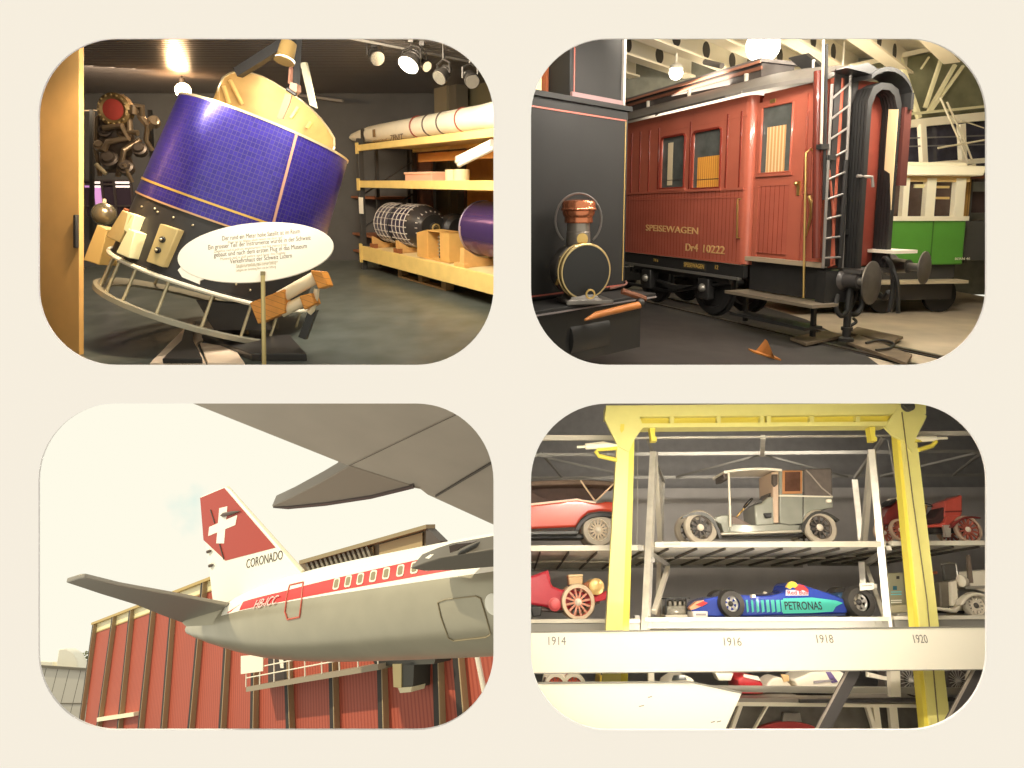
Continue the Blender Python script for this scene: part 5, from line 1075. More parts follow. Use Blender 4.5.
    for x in xs:
        y = 583.9 - .204*(x - 336.8); q = hit(x, y, .02); up = V((0, cos(atan2(q.y, q.z)), -sin(atan2(q.y, q.z)))); nn = up.cross(V((1, 0, 0))); nn = -nn if nn.dot(V((0, q.y, q.z))) < 0 else nn
        def rr_(w, h, r=.08): 
            pl = []
            for (cx, cy, a0) in ((w - r, h - r, 0), (-w + r, h - r, 90), (-w + r, -h + r, 180), (w - r, -h + r, 270)):
                for k in range(5): an = radians(a0 + 22.5*k); pl.append(q + V((1, 0, 0))*(cx + r*cos(an)) + (up - V((.38, 0, 0)))*(cy + r*sin(an)))
            return pl
        w_ = t.part('cabin_window', MB().slab([p - nn*.03 for p in rr_(.15, .2)], nn*.035), wfr, fus); t.part('pane', MB().slab([p for p in rr_(.10, .145, .06)], nn*.012), wgl, w_)
    # doors and panels drawn as raised outlines
    def outline(pxs, name, r, m, closed=True):
        pts = []
        K_ = len(pxs)
        for i in range(K_ if closed else K_ - 1):
            a_, b_ = pxs[i], pxs[(i+1) % K_]
            for k in range(8): pts.append(hit(a_[0] + (b_[0]-a_[0])*k/8, a_[1] + (b_[1]-a_[1])*k/8, .015))
        if not closed: pts.append(hit(*pxs[-1], .015))
        t.part(name, MB().tube(pts, r, 6, closed), m, fus)
    outline([(290, 585.5), (303.5, 582.5), (302, 600), (300, 617), (288, 619.5), (285.5, 612), (287, 598)], 'door_outline', .03, mat('door_line', (196, 90, 70), .5))
    outline([(438, 602.5), (446, 599.5), (476, 596), (481, 598.5), (487, 619), (491, 634), (486, 637), (454, 640.5), (448.5, 637.5), (441, 616)], 'hatch_outline', .018, mat('panel_line', (150, 138, 110), .5))
    q = hit(493.5, 604, .01); t.part('round_port', MB().lathe(q, (0, q.y, q.z), [(.26, 0), (.26, .02), (.2, .03)], 28), wht, fus)
    q0 = hit(255, 606, .05); q1 = hit(279, 600.5, .05); an = atan2(q0.y, q0.z)
    t.part('registration', text_mb('HB-ICC', q0 + V((0, -.12*cos(an), .12*sin(an))), q1.x - q0.x, (q1 - q0), (0, cos(an), -sin(an)), .03, shear=.25, hscale=.42), mat('registration_pale', (240, 206, 196), .4), fus)
    # fin
    fp = lambda px, py, d=0: A.p(px, py, d)
    def airfoil(poly, th0): 
        return MB().slab([V((p.x, p.y, -th0)) for p in poly], (0, 0, 2*th0))
    fin = t.part('fin', airfoil([fp(*p) for p in ((202, 497), (215, 491), (227, 487), (231, 489.5), (302, 571), (306, 580), (225, 612), (215, 604))], .10), wht, bev=.05)
    t.part('fin_red', MB().slab([V((p.x, p.y, .102)) for p in [fp(*p) for p in ((202.5, 498), (226.5, 488), (278, 547.5), (228, 560.5), (206, 540))]], (0, 0, .012)), mat('fin_red_paint', (172, 66, 54), .35), fin)
    t.part('leading_edge', MB().tube([fp(227.5, 487.2), fp(303, 571.5)], .07, 8), mat('edge_cream', (226, 216, 190), .4), fin)
    for poly in (((222, 508.3), (230, 506.3), (226.7, 543.3), (219, 543.3)), ((212, 527), (240, 515), (238, 525), (211, 536))): t.part('cross_arm', MB().slab([V((p.x, p.y, .115)) for p in [fp(*p) for p in poly]], (0, 0, .01 if poly[0][0] > 215 else .014)), wht, fin)
    hin = mat('hinge_dark', (84, 66, 60), .5)
    t.part('rudder_line', MB().tube([V((p.x, p.y, .13)) for p in (fp(213.4, 510), fp(217.5, 523))], .03, 6), hin, fin); t.part('rudder_line', MB().tube([V((p.x, p.y, .13)) for p in (fp(222.5, 544), fp(226.7, 559))], .03, 6), hin, fin)
    pod = mat('pod_dark', (90, 74, 66), .4)
    for (a_, b_, r) in (((224, 515.5), (244, 511), .09), ((210.5, 552), (215, 550), .07), ((212.5, 566), (217, 564), .07)): 
        p, q = fp(*a_), fp(*b_); p.z = q.z = .16; t.part('fin_pod', MB().tube([p, p.lerp(q, .15), p.lerp(q, .6), q], [.02, r, r*.8, .01], 10), pod, fin)
    q0 = fp(246, 568.5, .104); q1 = fp(285, 559); dv = (q1 - q0); dv.z = 0; dv.normalize(); t.part('name_lettering', text_mb('CORONADO', (q0.x, q0.y, .108), (fp(285, 560) - q0).length, dv, (-dv.y, dv.x, 0), .01, shear=.0, hscale=.48), mat('name_ink', (92, 84, 76), .5), fin)
    # tailplane on the near side, swept out to the left
    dk = mat('tailplane_skin', (150, 144, 134), .4, .3)
    def W3(px, py, z): return A.loc(ray(px, py)*z)
    tp_ = [W3(236, 607.5, 24.6), W3(180, 597, 22.6), W3(120, 586.5, 20.4), W3(85, 578.2, 19.2), W3(79, 578.6, 19.2), W3(66, 582.6, 19.5), W3(100, 594, 20.8), W3(135, 604.5, 22), W3(163, 616, 23.6), W3(184, 623.5, 25), W3(214, 622, 25.3)]
    upn = (tp_[0] - tp_[3]).cross(tp_[9] - tp_[3]).normalized(); upn = upn if upn.y > 0 else -upn
    st_ = t.part('tailplane', MB().slab(tp_, upn*.14), dk, bev=.03); t.part('root_fairing', MB().slab([W3(180, 620.5, 24.8), W3(216, 612, 24.5), W3(234, 607, 24.4), W3(232, 617, 24.2), W3(214, 625, 24.4), W3(186, 626.5, 24.8)], upn*.1), skin, st_)
    # near wing with its pods at the right
    wing = mat('wing_skin', (190, 182, 164), .4, .25)
    wn = t.part('wing', MB().slab([W3(410, 568.5, 17.2), W3(425, 562.5, 16.6), W3(440, 558, 16.2), W3(500, 548, 15.2), W3(501, 566.5, 15.4), W3(455, 570.5, 16.2), W3(424, 571, 17)], (0, .35, -.5)), mat('wing_dark', (104, 98, 88), .5, .2), bev=.03)
    t.part('wing_top', MB().slab([W3(425, 558, 16.8), W3(445, 549, 16.8), W3(501, 539, 16), W3(501, 551, 15.6), W3(440, 561, 16.4)], (0, .2, -.5)), wht, wn)
    t.part('wing_pod', MB().slab([W3(449, 546, 15.8), W3(456, 544, 15.8), W3(472, 542.5, 15.8), W3(457, 549, 15.8), W3(450, 553, 15.8)], (0, .05, -.3)), mat('pod_dark'), wn)
    t.done()
    # ------------------------------------------------ wing of the near aircraft overhead
    a3, b3, c3 = ray(348, 466)*11.2, ray(503, 530)*12.4, ray(300, 388)*9.0
    nrm = (b3 - a3).cross(c3 - a3).normalized(); nrm = nrm if nrm.y < 0 else -nrm
    bx = (b3 - a3).normalized(); N = Frame(a3, bx, nrm.cross(bx))
    np_ = lambda px, py, d=0: N.p(px, py, d)
    ov = mat('overhead_skin', (176, 166, 152), .5, .15, noise=.06, nscale=1)
    t = Thing(N, 'overhead_wing', 'dark underside of a large wing hanging over the upper right of the airliner view', 'aircraft wing')
    t.part('wing_panel', MB().slab([np_(*p) for p in ((150, 387), (348, 466), (333, 474.5), (420, 489.5), (427, 495), (504, 530), (504, 387))], (0, 0, -.3)), ov, bev=.03)
    t.part('flap', MB().slab([np_(*p, .02) for p in ((349, 466), (318, 483.5), (290, 498), (272, 506), (273, 508.5), (290, 508.5), (325, 505.5), (371, 498.5), (413, 488.3), (421, 489)) ], (0, 0, -.25)), mat('flap_skin', (150, 138, 124), .5, .15), bev=.02)
    t.part('flap_lip', MB().slab([np_(*p, .05) for p in ((273, 508), (290, 507), (325, 503.5), (371, 496.5), (413, 486), (414, 488.5), (371, 499), (325, 506), (288, 509.3))], (0, 0, -.1)), mat('flap_lip', (100, 92, 92), .35, .3))
    t.part('panel_seam', MB().tube([np_(436, 496, .02), np_(493, 462, .02), np_(504, 455, .02)], .02, 6), mat('seam_dark', (78, 70, 62), .6)); t.part('panel_seam', MB().tube([np_(349, 466, .02), np_(420, 432, .02), np_(504, 392, .02)], .006, 6), mat('seam_soft', (112, 102, 90), .6)); t.done()
    # sun from the left
    s = bpy.data.lights.new('sun', 'SUN'); s.energy = 3.2; s.angle = radians(1); s.color = lin((255, 240, 206)); so = bpy.data.objects.new('sun', s); COL.objects.link(so)
    so.rotation_euler = (V((1, -.10, -.85))).to_track_quat('-Z', 'Y').to_euler()
    return F3
F3 = yard3()
# ================================================================== 4: car store (lower right opening)
def store4():
    th = atan((595 - 290)/640); K = Frame((0, 0, 0), (1, 0, 0), (0, sin(th), cos(th)))
    F0 = 9.0; R = Frame(K.w((0, 0, -F0)), K.a, K.b); P = R.p
    wd = mat('store_dark', (150, 147, 144), .8, noise=.08)
    for nm, a, b, o in (('wall_left', (518, 388), (518, 745), (-.04, 0, 0)), ('wall_right', (1003, 388), (1003, 745), (.04, 0, 0)), ('ceiling', (512, 389), (1010, 389), (0, 0, .04)), ('floor', (512, 745), (1010, 745), (0, 0, -.04))):
        shell_side(nm, (a, b), DW + .03, 15.5, wd, o)
    z = -4.6; struct(R, 'wall_back', MB().slab([P(515, 380, z), P(1010, 380, z), P(1010, 752, z), P(515, 752, z)], (0, 0, -.05)), wd)
    gp = mat('backdrop_grey', (190, 184, 178), .7, noise=.1, nscale=2)
    z = -4.2
    def poly(mb, pxs, d0, d1): pts = [P(*p, d0) for p in pxs]; return mb.slab(pts, (0, 0, d1 - d0))
    struct(R, 'wall_low', poly(MB(), [(518.5, 489), (1002, 487), (1002, 640), (518.5, 640)], -4.4, -4.5), gp)
    yel = mat('gantry_yellow', (226, 216, 132), .42, noise=.03); yl2 = mat('gantry_yellow_deep', (228, 210, 84), .45)
    # ------------------------------------------------ yellow gantry
    d = .45
    part_ = lambda *a: part(*a)
    t = Thing(R, 'gantry_crane', 'tall pale yellow gantry frame standing in front of the car store', 'gantry')
    def part(t, nm, pxs, d0, d1, m, par=None, lab=None, bev=0): return t.part(nm, poly(MB(), pxs, d0, d1), m, par, lab, bev)
    l = part(t, 'post', [(617.5, 436), (629.5, 436), (618.5, 745), (599, 745)], d, d - .10, yel)
    part(t, 'flange', [(629.5, 436), (634.5, 436), (626, 745), (618.5, 745)], d - .03, d - .16, yl2, l)
    part(t, 'gusset', [(606, 407), (639, 406), (639, 415), (643.5, 427), (634, 440), (629, 452), (618, 446), (604.5, 419)], d + .03, d - .02, yel, l)
    part(t, 'gusset_slot', [(620.5, 424), (624.5, 424), (624, 430), (621.5, 433), (620, 430)], d + .034, d + .028, yl2, l)
    r = part(t, 'post', [(900.5, 430), (916, 430), (953, 745), (932, 745)], d, d - .10, yel)
    part(t, 'flange', [(896, 430), (900.5, 430), (932, 745), (926.5, 745)], d - .03, d - .16, yl2, r)
    part(t, 'gusset', [(899, 405), (922, 404), (922.5, 413), (927, 416), (916, 438), (912, 452), (903, 440), (894, 436), (885, 427), (890, 419)], d + .03, d - .02, yel, r)
    t.part('cable', MB().tube([P(902, 412, d + .05), P(913, 500, d + .05), P(927, 600, d + .05), P(940, 742, d + .05)], .007, 6), mat('cable_dark', (110, 100, 60), .5), r)
    bm = part(t, 'beam_flange', [(606, 405.5), (926, 403), (926, 414), (606, 417)], d + .02, d - .25, yel)
    part(t, 'beam_web', [(628, 416), (905, 413.5), (905, 425), (628, 425)], d - .08, d - .12, yl2)
    part(t, 'beam_flange', [(640, 423.5), (890, 421.5), (890, 425.5), (640, 427.5)], d + .02, d - .25, yel)
    for x in (672, 719, 762, 769, 812, 858): part(t, 'stiffener', [(x - 2, 416), (x + 2, 416), (x + 2, 425), (x - 2, 425)], d + .0, d - .1, yel)
    t.part('pulley', MB().lathe(P(906.5, 406.5, d + .08), (0, 0, 1), [(.075, 0), (.075, .02), (.05, .03), (.05, .04), (.075, .05), (.075, .07), (.02, .08)], 28), mat('pulley_dark', (70, 68, 62), .4))
    for x in (652.5, 872.5): part(t, 'hanging_bracket', [(x - 3, 427), (x + 3, 427), (x + 2.5, 436), (x + 4.5, 437), (x + 4.5, 441), (x - 1, 441), (x - 1.5, 436)], d - .02, d - .14, yl2)
    for (pts) in ([(617, 448), (598, 449.5), (596, 452), (599, 456), (617, 460)], [(914, 440.5), (934, 439), (936, 441.5), (932, 446), (918, 450)]): 
        t.part('side_arm', MB().tube([P(*p, d) for p in pts], .028, 8), yl2)
    t.part('actuator', MB().tube([P(577, 447, d), P(585, 446.6, d), P(585.5, 446.5, d), P(603, 445, d), P(617, 446, d)], [.018, .018, .04, .05, .02], 12), mat('actuator_white', (250, 240, 214), .35)); t.part('actuator', MB().tube([P(947, 438, d), P(937, 438.3, d), P(936, 438.4, d), P(921, 439, d), P(914, 439, d)], [.018, .018, .036, .04, .02], 12), mat('actuator_white'))
    t.done()
    # ------------------------------------------------ steel racking
    st = mat('rack_steel', (222, 216, 204), .38, .45, noise=.15, nscale=6); stw = mat('rack_white', (216, 208, 190), .45, noise=.04); stg = mat('rack_grey', (150, 146, 138), .45, .3)
    t = Thing(R, 'storage_rack', 'large grey steel racking of two decks filled with old cars', 'rack')
    def bar(nm, a, b, d0, d1, w, m=st): t.part(nm, MB().bar(P(*a, d0), P(*b, d1), w, w, (0, 1, .2)), m)
    # roof frame
    part(t, 'top_beam', [(524, 434.8), (618, 435.3), (618, 440), (524, 439.8)], 0, -.06, stw); part(t, 'top_beam', [(905, 431.5), (998, 430.5), (998, 434.5), (905, 435.5)], 0, -.06, stw); part(t, 'top_beam', [(618, 437), (905, 434.5), (905, 436), (618, 438.8)], 0, -.05, st)
    bar('roof_beam', (526, 455), (996, 451), -1.1, -1.1, .05, stg); bar('roof_beam', (529, 478), (994, 475), -2.9, -2.9, .05, stg)
    bar('roof_link', (763, 437), (762, 455), 0, -1.1, .06, st)
    for a, b in (((760, 455), (676, 477)), ((764, 455), (848, 477)), ((535, 455), (620, 474)), ((980, 452), (880, 476)), ((984, 451), (953, 475)), ((541, 453), (562, 477))): bar('roof_brace', a, b, -1.1, -2.9, .03, stg)
    # uprights: pairs front and rear
    bar('upright', (654, 452), (645, 640), 0, 0, .085, st); bar('upright', (872, 450), (890, 640), 0, 0, .085, st)
    bar('upright', (662, 480), (658, 640), -1.1, -1.1, .07, st); bar('upright', (855, 480), (862, 545), -1.1, -1.1, .08, st); bar('upright', (862, 562), (866, 616), -1.1, -1.1, .08, st)
    bar('upright_brace', (648, 440), (664, 482), 0, -1.1, .04, stg); bar('upright_brace', (883, 438), (855, 478), 0, -1.1, .04, stg)
    bar('upright_brace', (871, 455), (864, 541), -.2, -1.0, .07, stw); bar('upright_brace', (655, 455), (660, 541), -.2, -1.0, .07, stw)
    bar('upright_brace', (668, 568), (654, 612), -1.0, -.1, .06, stw); bar('upright_brace', (866, 566), (884, 616), -1.2, -.05, .05, stw)
    for a, b in (((642, 548), (668, 566)), ((889, 548), (866, 564))): bar('deck_brace', a, b, -.02, -1.2, .06, st)
    for x in (519, ): pass
    # upper deck: lip, underside with slanting ribs
    dk = mat('deck_plate', (190, 182, 164), .5, .3, noise=.12, nscale=5)
    def deck(x0, x1, ya, yb, xs):
        part(t, 'deck_lip', [(x0, ya), (x1, ya - .6), (x1, yb - .6), (x0, yb)], .04, -.05, stw)
        q0 = P(x0, ya, 0); q1 = P(x1, yb, 0); yy = P((x0+x1)/2, yb - .8, 0).y
        t.part('deck_plate', MB().box(q0.x, q1.x, yy + .0, yy + .03, -2.9, -.04), dk)
        qb = P((x0 + x1)/2, yb + 17, -2.7).y
        t.part('drip_tray', MB().slab([(q0.x, yy, -.06), (q1.x, yy, -.06), (q1.x, qb, -2.7), (q0.x, qb, -2.7)], (0, .02, 0)), mat('tray_sheet', (238, 232, 218), .5, .2, noise=.12, nscale=4))
        n_ = max(3, int((x1 - x0)/26))
        for k in range(n_): xx = q0.x + (q1.x - q0.x)*(k + .5)/n_; t.part('deck_rib', MB().slab([(xx - .008, yy - .004, -.1), (xx + .008, yy - .004, -.1), (xx + .008, qb - .004, -2.6), (xx - .008, qb - .004, -2.6)], (0, -.03, 0)), mat('rib_dark', (96, 90, 82), .6))  # ribs are dark grey themselves
        t.part('deck_beam', MB().box(q0.x, q1.x, (yy + qb)/2 - .03, (yy + qb)/2 - .005, -1.43, -1.37), stw); t.part('deck_beam', MB().box(q0.x, q1.x, qb - .05, qb + .02, -2.75, -2.7), stg)
    deck(526, 641, 545.5, 551, 4); deck(655, 886, 541.8, 547.4, 9); deck(892, 997, 541, 545.6, 4)
    yl = P(760, 617, 0).y
    for (x0, x1, ya, yb) in ((526, 640, 619.5, 631), (645, 890, 617.6, 628.5), (895, 997, 616, 627)):
        part(t, 'lower_lip', [(x0, ya + 4), (x1, ya + 3.4), (x1, yb), (x0, yb)], .04, -.06, stg); part(t, 'lower_lip', [(x0, ya), (x1, ya - .6), (x1, ya + 3.2), (x0, ya + 3.8)], .06, -.06, stw); q0 = P(x0, ya, 0); q1 = P(x1, ya, 0)
        t.part('lower_plate', MB().box(q0.x, q1.x, q0.y - .2, q0.y - .16, -2.9, -.07), dk)
    part(t, 'lip_plate', [(669, 619), (690, 619), (690, 622), (669, 622)], .045, .04, stw); part(t, 'lip_plate', [(664, 543.5), (680, 543.3), (680, 545), (664, 545.2)], .045, .04, mat('plate_grey', (180, 176, 166), .5))
    for a in ((637, 618), (655, 622), (640, 548), (652, 560), (884, 620), (877, 622)): q = P(*a, .03); t.part('lock_block', MB().box(q.x - .03, q.x + .03, q.y - .03, q.y + .03, -.05, .05), stg)
    t.part('inner_lift_cable', MB().tube([P(638, 440, .2), P(637, 545, .2)], .006, 6), stg); t.part('inner_lift_cable', MB().tube([P(888, 440, .2), P(899, 500, .2)], .006, 6), stg)
    t.done()
    # ------------------------------------------------ fascia with years
    t = Thing(R, 'fascia_board', 'long white board with year numbers across the front of the car store', 'board')
    wb = mat('fascia_white', (220, 214, 196), .5)
    fb = part(t, 'panel', [(523, 632.8), (997, 627.3), (997, 669.3), (523, 673.2)], .9, .86, wb); part(t, 'top_edge', [(523, 631.6), (997, 626.2), (997, 627.4), (523, 632.9)], .91, .84, mat('fascia_edge', (130, 126, 116), .5), fb); part(t, 'lower_edge', [(523, 673), (997, 669), (997, 670), (523, 674)], .91, .84, mat('fascia_edge'), fb)
    ink = mat('year_ink', (112, 108, 100), .6)
    for tx, x0, x1, y in (('1914', 546.5, 566, 645), ('1916', 722.5, 742, 645.8), ('1918', 815.5, 834, 643), ('1920', 913, 928.5, 643)):
        q = P(x0, y, .905); e = P(x1, y, .905); t.part('year_number', text_mb(tx, (q.x, q.y, .903), e.x - q.x, depth=.003, hscale=(P(x0, y - 9, .9).y - q.y)*1.35), ink, fb)
    t.done()
    # ------------------------------------------------ cars
    tyre = mat('tyre_grey', (186, 174, 156), .7, noise=.1); tyd = mat('tyre_dark', (92, 86, 80), .7, noise=.15); tyb = mat('tyre_black', (62, 58, 54), .6)
    def wheel(t, px, py, rpx, d0, w, ty, rim, ns, spk, hubm=None, thick=.3, sr=.012, far=None):
        c = P(px, py, d0); r_ = (P(px + rpx, py, d0) - P(px - rpx, py, d0)).length/2
        for k, cz in enumerate([d0, sh(far)] if far is not None else [d0]):
            c = V((c.x, c.y, cz)); tr = r_*thick/2; w_ = t.part('wheel', MB().lathe(c + V((0, 0, -w/2)), (0, 0, 1), [(r_ - tr*2.2, 0), (r_ - tr*.5, 0), (r_, w*.25), (r_, w*.75), (r_ - tr*.5, w), (r_ - tr*2.2, w)], 40, cap=False), ty)
            t.part('rim', MB().torus(c, (0, 0, 1), r_ - tr*2.2, tr*.45, 36, 8), rim, w_)
            mb = MB()
            for i in range(ns): a = 2*pi*i/ns + .2; mb.bar(c + V((.03*cos(a), .03*sin(a), 0)), c + V(((r_ - tr*2.3)*cos(a), (r_ - tr*2.3)*sin(a), 0)), sr*2, sr*2, (0, 0, 1))
            t.part('spokes', mb, spk, w_); t.part('hub', MB().lathe(c + V((0, 0, -.03)), (0, 0, 1), [(r_*.2, 0), (r_*.2, .05), (r_*.1, .075), (r_*.02, .08)], 20), hubm or rim, w_)
            if spk and thick < .4: t.part('brake_drum', MB().lathe(c + V((0, 0, -w*.5)), (0, 0, 1), [(r_*.45, 0), (r_*.45, .02)], 24), dark, w_)
    def sh(d): return d if d > -.3 else -.3 + (d + .3)*.6
    def bod(t, nm, pxs, d0, d1, m, par=None, bev=.012, lab=None): return part_(t, nm, pxs, sh(d0), sh(d1), m, par, lab, bev)
    def bod_old(t, nm, pxs, d0, d1, m, par=None, bev=.012, lab=None): return part(t, nm, pxs, d0, d1, m, par, lab, bev)
    def cv(p0, p1, c, n=6):  # little quadratic arc in picture points
        return [((1-s)**2*p0[0] + 2*s*(1-s)*c[0] + s*s*p1[0], (1-s)**2*p0[1] + 2*s*(1-s)*c[1] + s*s*p1[1]) for s in [i/n for i in range(n+1)]]
    # centre upper: grey landaulet
    g = mat('landaulet_grey', (160, 160, 148), .16, .25, coat=.7, noise=.08, nscale=5); gd = mat('landaulet_fender', (66, 64, 60), .3, coat=.3); wht_ = mat('post_white', (244, 232, 212), .35); cnv = mat('canvas_dark', (104, 94, 88), .8, noise=.15, nscale=8); brz = mat('window_wood', (180, 122, 74), .4)
    t = Thing(R, 'vintage_car', 'grey vintage landaulet with canvas rear hood on the upper deck between the yellow posts', 'car', 'old cars on the racking')
    N0, N1 = -.30, -1.25
    wheel(t, 700.3, 527.5, 16.6, -.30, .09, tyre, mat('rim_dark', (110, 98, 88), .5), 10, mat('spoke_dark', (84, 74, 66), .5), wht_, far=-1.2); wheel(t, 819.5, 527.5, 16.6, -.30, .09, tyre, mat('rim_dark'), 10, mat('spoke_dark'), wht_, far=-1.2)
    for dd in (-.24, -.8):
        t.part('fender', MB().slab([P(*p, dd) for p in cv((683, 516.5), (722, 538.5), (713, 500), 8) + cv((719.5, 538.5), (683, 518.5), (710, 505), 8)], (0, 0, -.14)), gd); t.part('fender', MB().slab([P(*p, dd) for p in cv((800.5, 531), (840, 520), (811, 497), 8) + cv((838, 521.5), (803.5, 532), (812, 501), 8)], (0, 0, -.14)), gd)
    bod(t, 'bonnet', cv((711, 519), (730, 515), (718, 514.5), 4) + [(731, 535), (724, 535), (721, 524)], -.4, -1.1, g)
    bod(t, 'chassis', [(715, 533), (803, 531), (803, 536.5), (716, 537.5)], -.42, -1.1, gd); bod(t, 'running_board', [(721, 532.5), (802, 529.8), (802, 532.5), (721, 535.2)], -.22, -.5, mat('board_bright', (206, 198, 180), .35, .3))
    bod(t, 'floor_pan', [(729, 524), (755, 525), (781, 523.5), (801, 525), (800, 531), (729, 534)], -.36, -1.14, g)
    bod(t, 'front_seat', [(755, 514.5), (754.5, 505), (762, 503), (768, 497), (773, 496.5), (775, 497), (775, 525), (756, 526)], N0 - .05, N1 + .05, g, bev=.02); bod(t, 'seat_cushion', [(756, 503.5), (765, 501), (771, 492), (774, 492), (774, 500), (757, 506)], -.45, -1.1, gd)
    bod(t, 'cowl', [(731, 515), (737, 517), (749, 523.5), (752, 525), (732, 527)], -.38, -1.12, mat('cowl_brown', (120, 100, 88), .4))
    t.part('steering_column', MB().tube([P(733, 521, -.5), P(748, 504, -.5)], .012, 8), brass); t.part('steering_wheel', MB().torus(P(748, 503, -.5), (-.7, .7, 0), .09, .01, 24, 6), black)
    for dd in (-.32, -.84): t.part('windscreen_post', MB().tube([P(728.6, 470.5, dd), P(730.5, 527, dd)], .016, 8), wht_)
    bod(t, 'roof', cv((724, 471), (782, 469), (752, 465.5), 8) + [(782, 471.2)] + cv((781, 471.2), (724, 473.3), (752, 468), 8), N0, N1, wht_, bev=0); bod(t, 'windscreen_hood', [(723.5, 474), (730, 473), (730, 479), (724, 480)], -.4, -1.1, cnv)
    cb = bod(t, 'cabin_door', [(779, 470.5), (803.5, 470), (803.5, 523.5), (790, 525), (780, 523)], N0, N1, g); bod(t, 'door_seam', [(802.6, 492), (803.8, 492), (803.8, 523), (802.6, 523)], N0 + .006, N0 - .004, gd, cb, 0)
    f_ = bod(t, 'window_frame', [(782.5, 470.5), (802.5, 470.2), (802.5, 493.5), (782.5, 494)], N0 + .012, N0 - .01, brz, cb); bod(t, 'window_glass', [(785, 472), (800.3, 471.8), (800.3, 491), (785, 491.3)], N0 + .018, N0 + .012, mat('cab_glass', (96, 66, 52), .1, noise=.3), f_, 0)
    bod(t, 'window_pillar', [(772, 472), (778.8, 471), (778.8, 523), (774, 523)], N0 - .02, N1 + .02, mat('pillar_tan', (206, 178, 152), .4)); bod(t, 'side_lamp', [(772.5, 474), (778, 474), (778, 484), (775, 487), (772.5, 483)], N0 + .06, N0, mat('lamp_dark', (96, 84, 76), .3, .4))
    bod(t, 'rear_body', [(803.5, 497), (832.5, 497), (833, 506)] + cv((832.5, 508), (803.5, 525), (812, 509), 6), N0, N1, g); bod(t, 'belt_line', [(779, 494.8), (833, 496), (833, 497.4), (779, 496.4)], N0 + .01, N0 - .02, mat('belt_light', (226, 218, 200), .35), None, 0)
    bod(t, 'canvas_hood', [(804, 469), (832, 468), (833, 496), (804, 497)], N0 - .01, N1 + .01, cnv, bev=.02); t.part('hood_iron', MB().tube([P(806, 470, N0 + .02), P(811, 475, N0 + .02), P(822, 488, N0 + .02), P(832, 496, N0 + .02)], .01, 8), mat('iron_light', (170, 158, 146), .4, .4))
    bod(t, 'rear_lamp', [(827, 499), (832, 499), (832, 503), (827, 503)], N0 + .05, N0, wht_); bod(t, 'step_plate', [(764, 513), (772, 512.5), (772, 517.5), (766, 518)], N0 + .02, N0 - .05, black)
    t.done()
    # left upper: red tourer
    rd = mat('tourer_red', (214, 82, 62), .2, coat=.6, noise=.05); cv_ = mat('tourer_canvas', (112, 92, 76), .8, noise=.2)
    t = Thing(R, 'vintage_car', 'orange red open tourer with raised brown canvas on the upper deck at the left', 'car', 'old cars on the racking')
    wheel(t, 598, 530, 15.8, -.28, .1, tyre, wht_, 14, mat('spoke_cream', (216, 196, 168), .45), wht_, far=-1.2)
    bod(t, 'body', [(525, 505), (577, 499.5), (598, 503), (606, 501.5), (616, 502), (616, 512), (600, 511), (588, 513), (580, 520), (577, 527), (525, 529)], -.34, -1.15, rd, bev=.03)
    bod(t, 'fender', cv((574, 531), (615, 514), (583, 506), 10) + cv((614, 518), (579, 531), (587, 512), 10), -.2, -.36, black); bod(t, 'running_board', [(525, 531), (577, 530), (580, 532), (577, 534.5), (525, 535)], -.2, -.42, gd)
    bod(t, 'chassis', [(525, 535), (584, 534), (584, 539), (525, 539)], -.45, -1.0, dark); bod(t, 'body_moulding', [(525, 504), (577, 498.5), (596, 502), (596, 503.5), (577, 500.5), (525, 506)], -.325, -.36, mat('moulding_pale', (250, 206, 180), .3), None, 0)
    bod(t, 'canvas_roof', cv((525, 481.5), (617, 482), (585, 477.5), 8) + cv((616, 486), (525, 486), (580, 483), 8), -.32, -1.18, cv_); bod(t, 'canvas_curtain', [(525, 486), (560, 486), (600, 487), (606, 490), (603, 495), (594, 500.5), (577, 499), (525, 504.5)], -.8, -.84, mat('curtain_brown', (84, 62, 52), .7, noise=.25)); bod(t, 'canvas_quarter', [(525, 489), (548, 500), (548, 503), (525, 504)], -.38, -.42, mat('curtain_brown'))
    for a, b in (((580.5, 480.5), (595, 501)), ((615.5, 482), (596, 501))): t.part('hood_strut', MB().tube([P(*a, -.3), P(*b, -.3)], .012, 8), mat('strut_tan', (226, 196, 160), .4))
    t.done()
    # left lower: crimson racer
    cr = mat('racer_crimson', (196, 52, 66), .3, coat=.3, noise=.06); wred = mat('wheel_red', (196, 88, 66), .45)
    t = Thing(R, 'racing_car', 'crimson antique racing car with red spoked wheels on the lower deck at the left', 'car', 'old cars on the racking')
    wheel(t, 578, 602, 16.8, -.22, .08, mat('tyre_cream', (226, 200, 168), .6), wred, 12, mat('spoke_redcream', (222, 150, 122), .4), wht_, far=-1.1, thick=.22)
    bod(t, 'body', [(525, 580), (531, 576), (547.5, 570.5), (549.5, 578), (552, 586), (561, 589.5), (575, 590), (598, 596), (598, 602), (560, 610.5), (540, 606), (525, 604)], -.3, -1.0, cr, bev=.03)
    bod(t, 'seat_shell', [(538, 573.5), (548, 570), (551, 580), (544, 583)], -.32, -.95, cr); t.part('drum', MB().lathe(P(554.6, 604.5, -.24), (0, 0, 1), [(.08, -.05), (.08, 0), (.05, .01), (.05, .03), (.015, .035)], 24), mat('drum_pink', (216, 90, 92), .35)); 
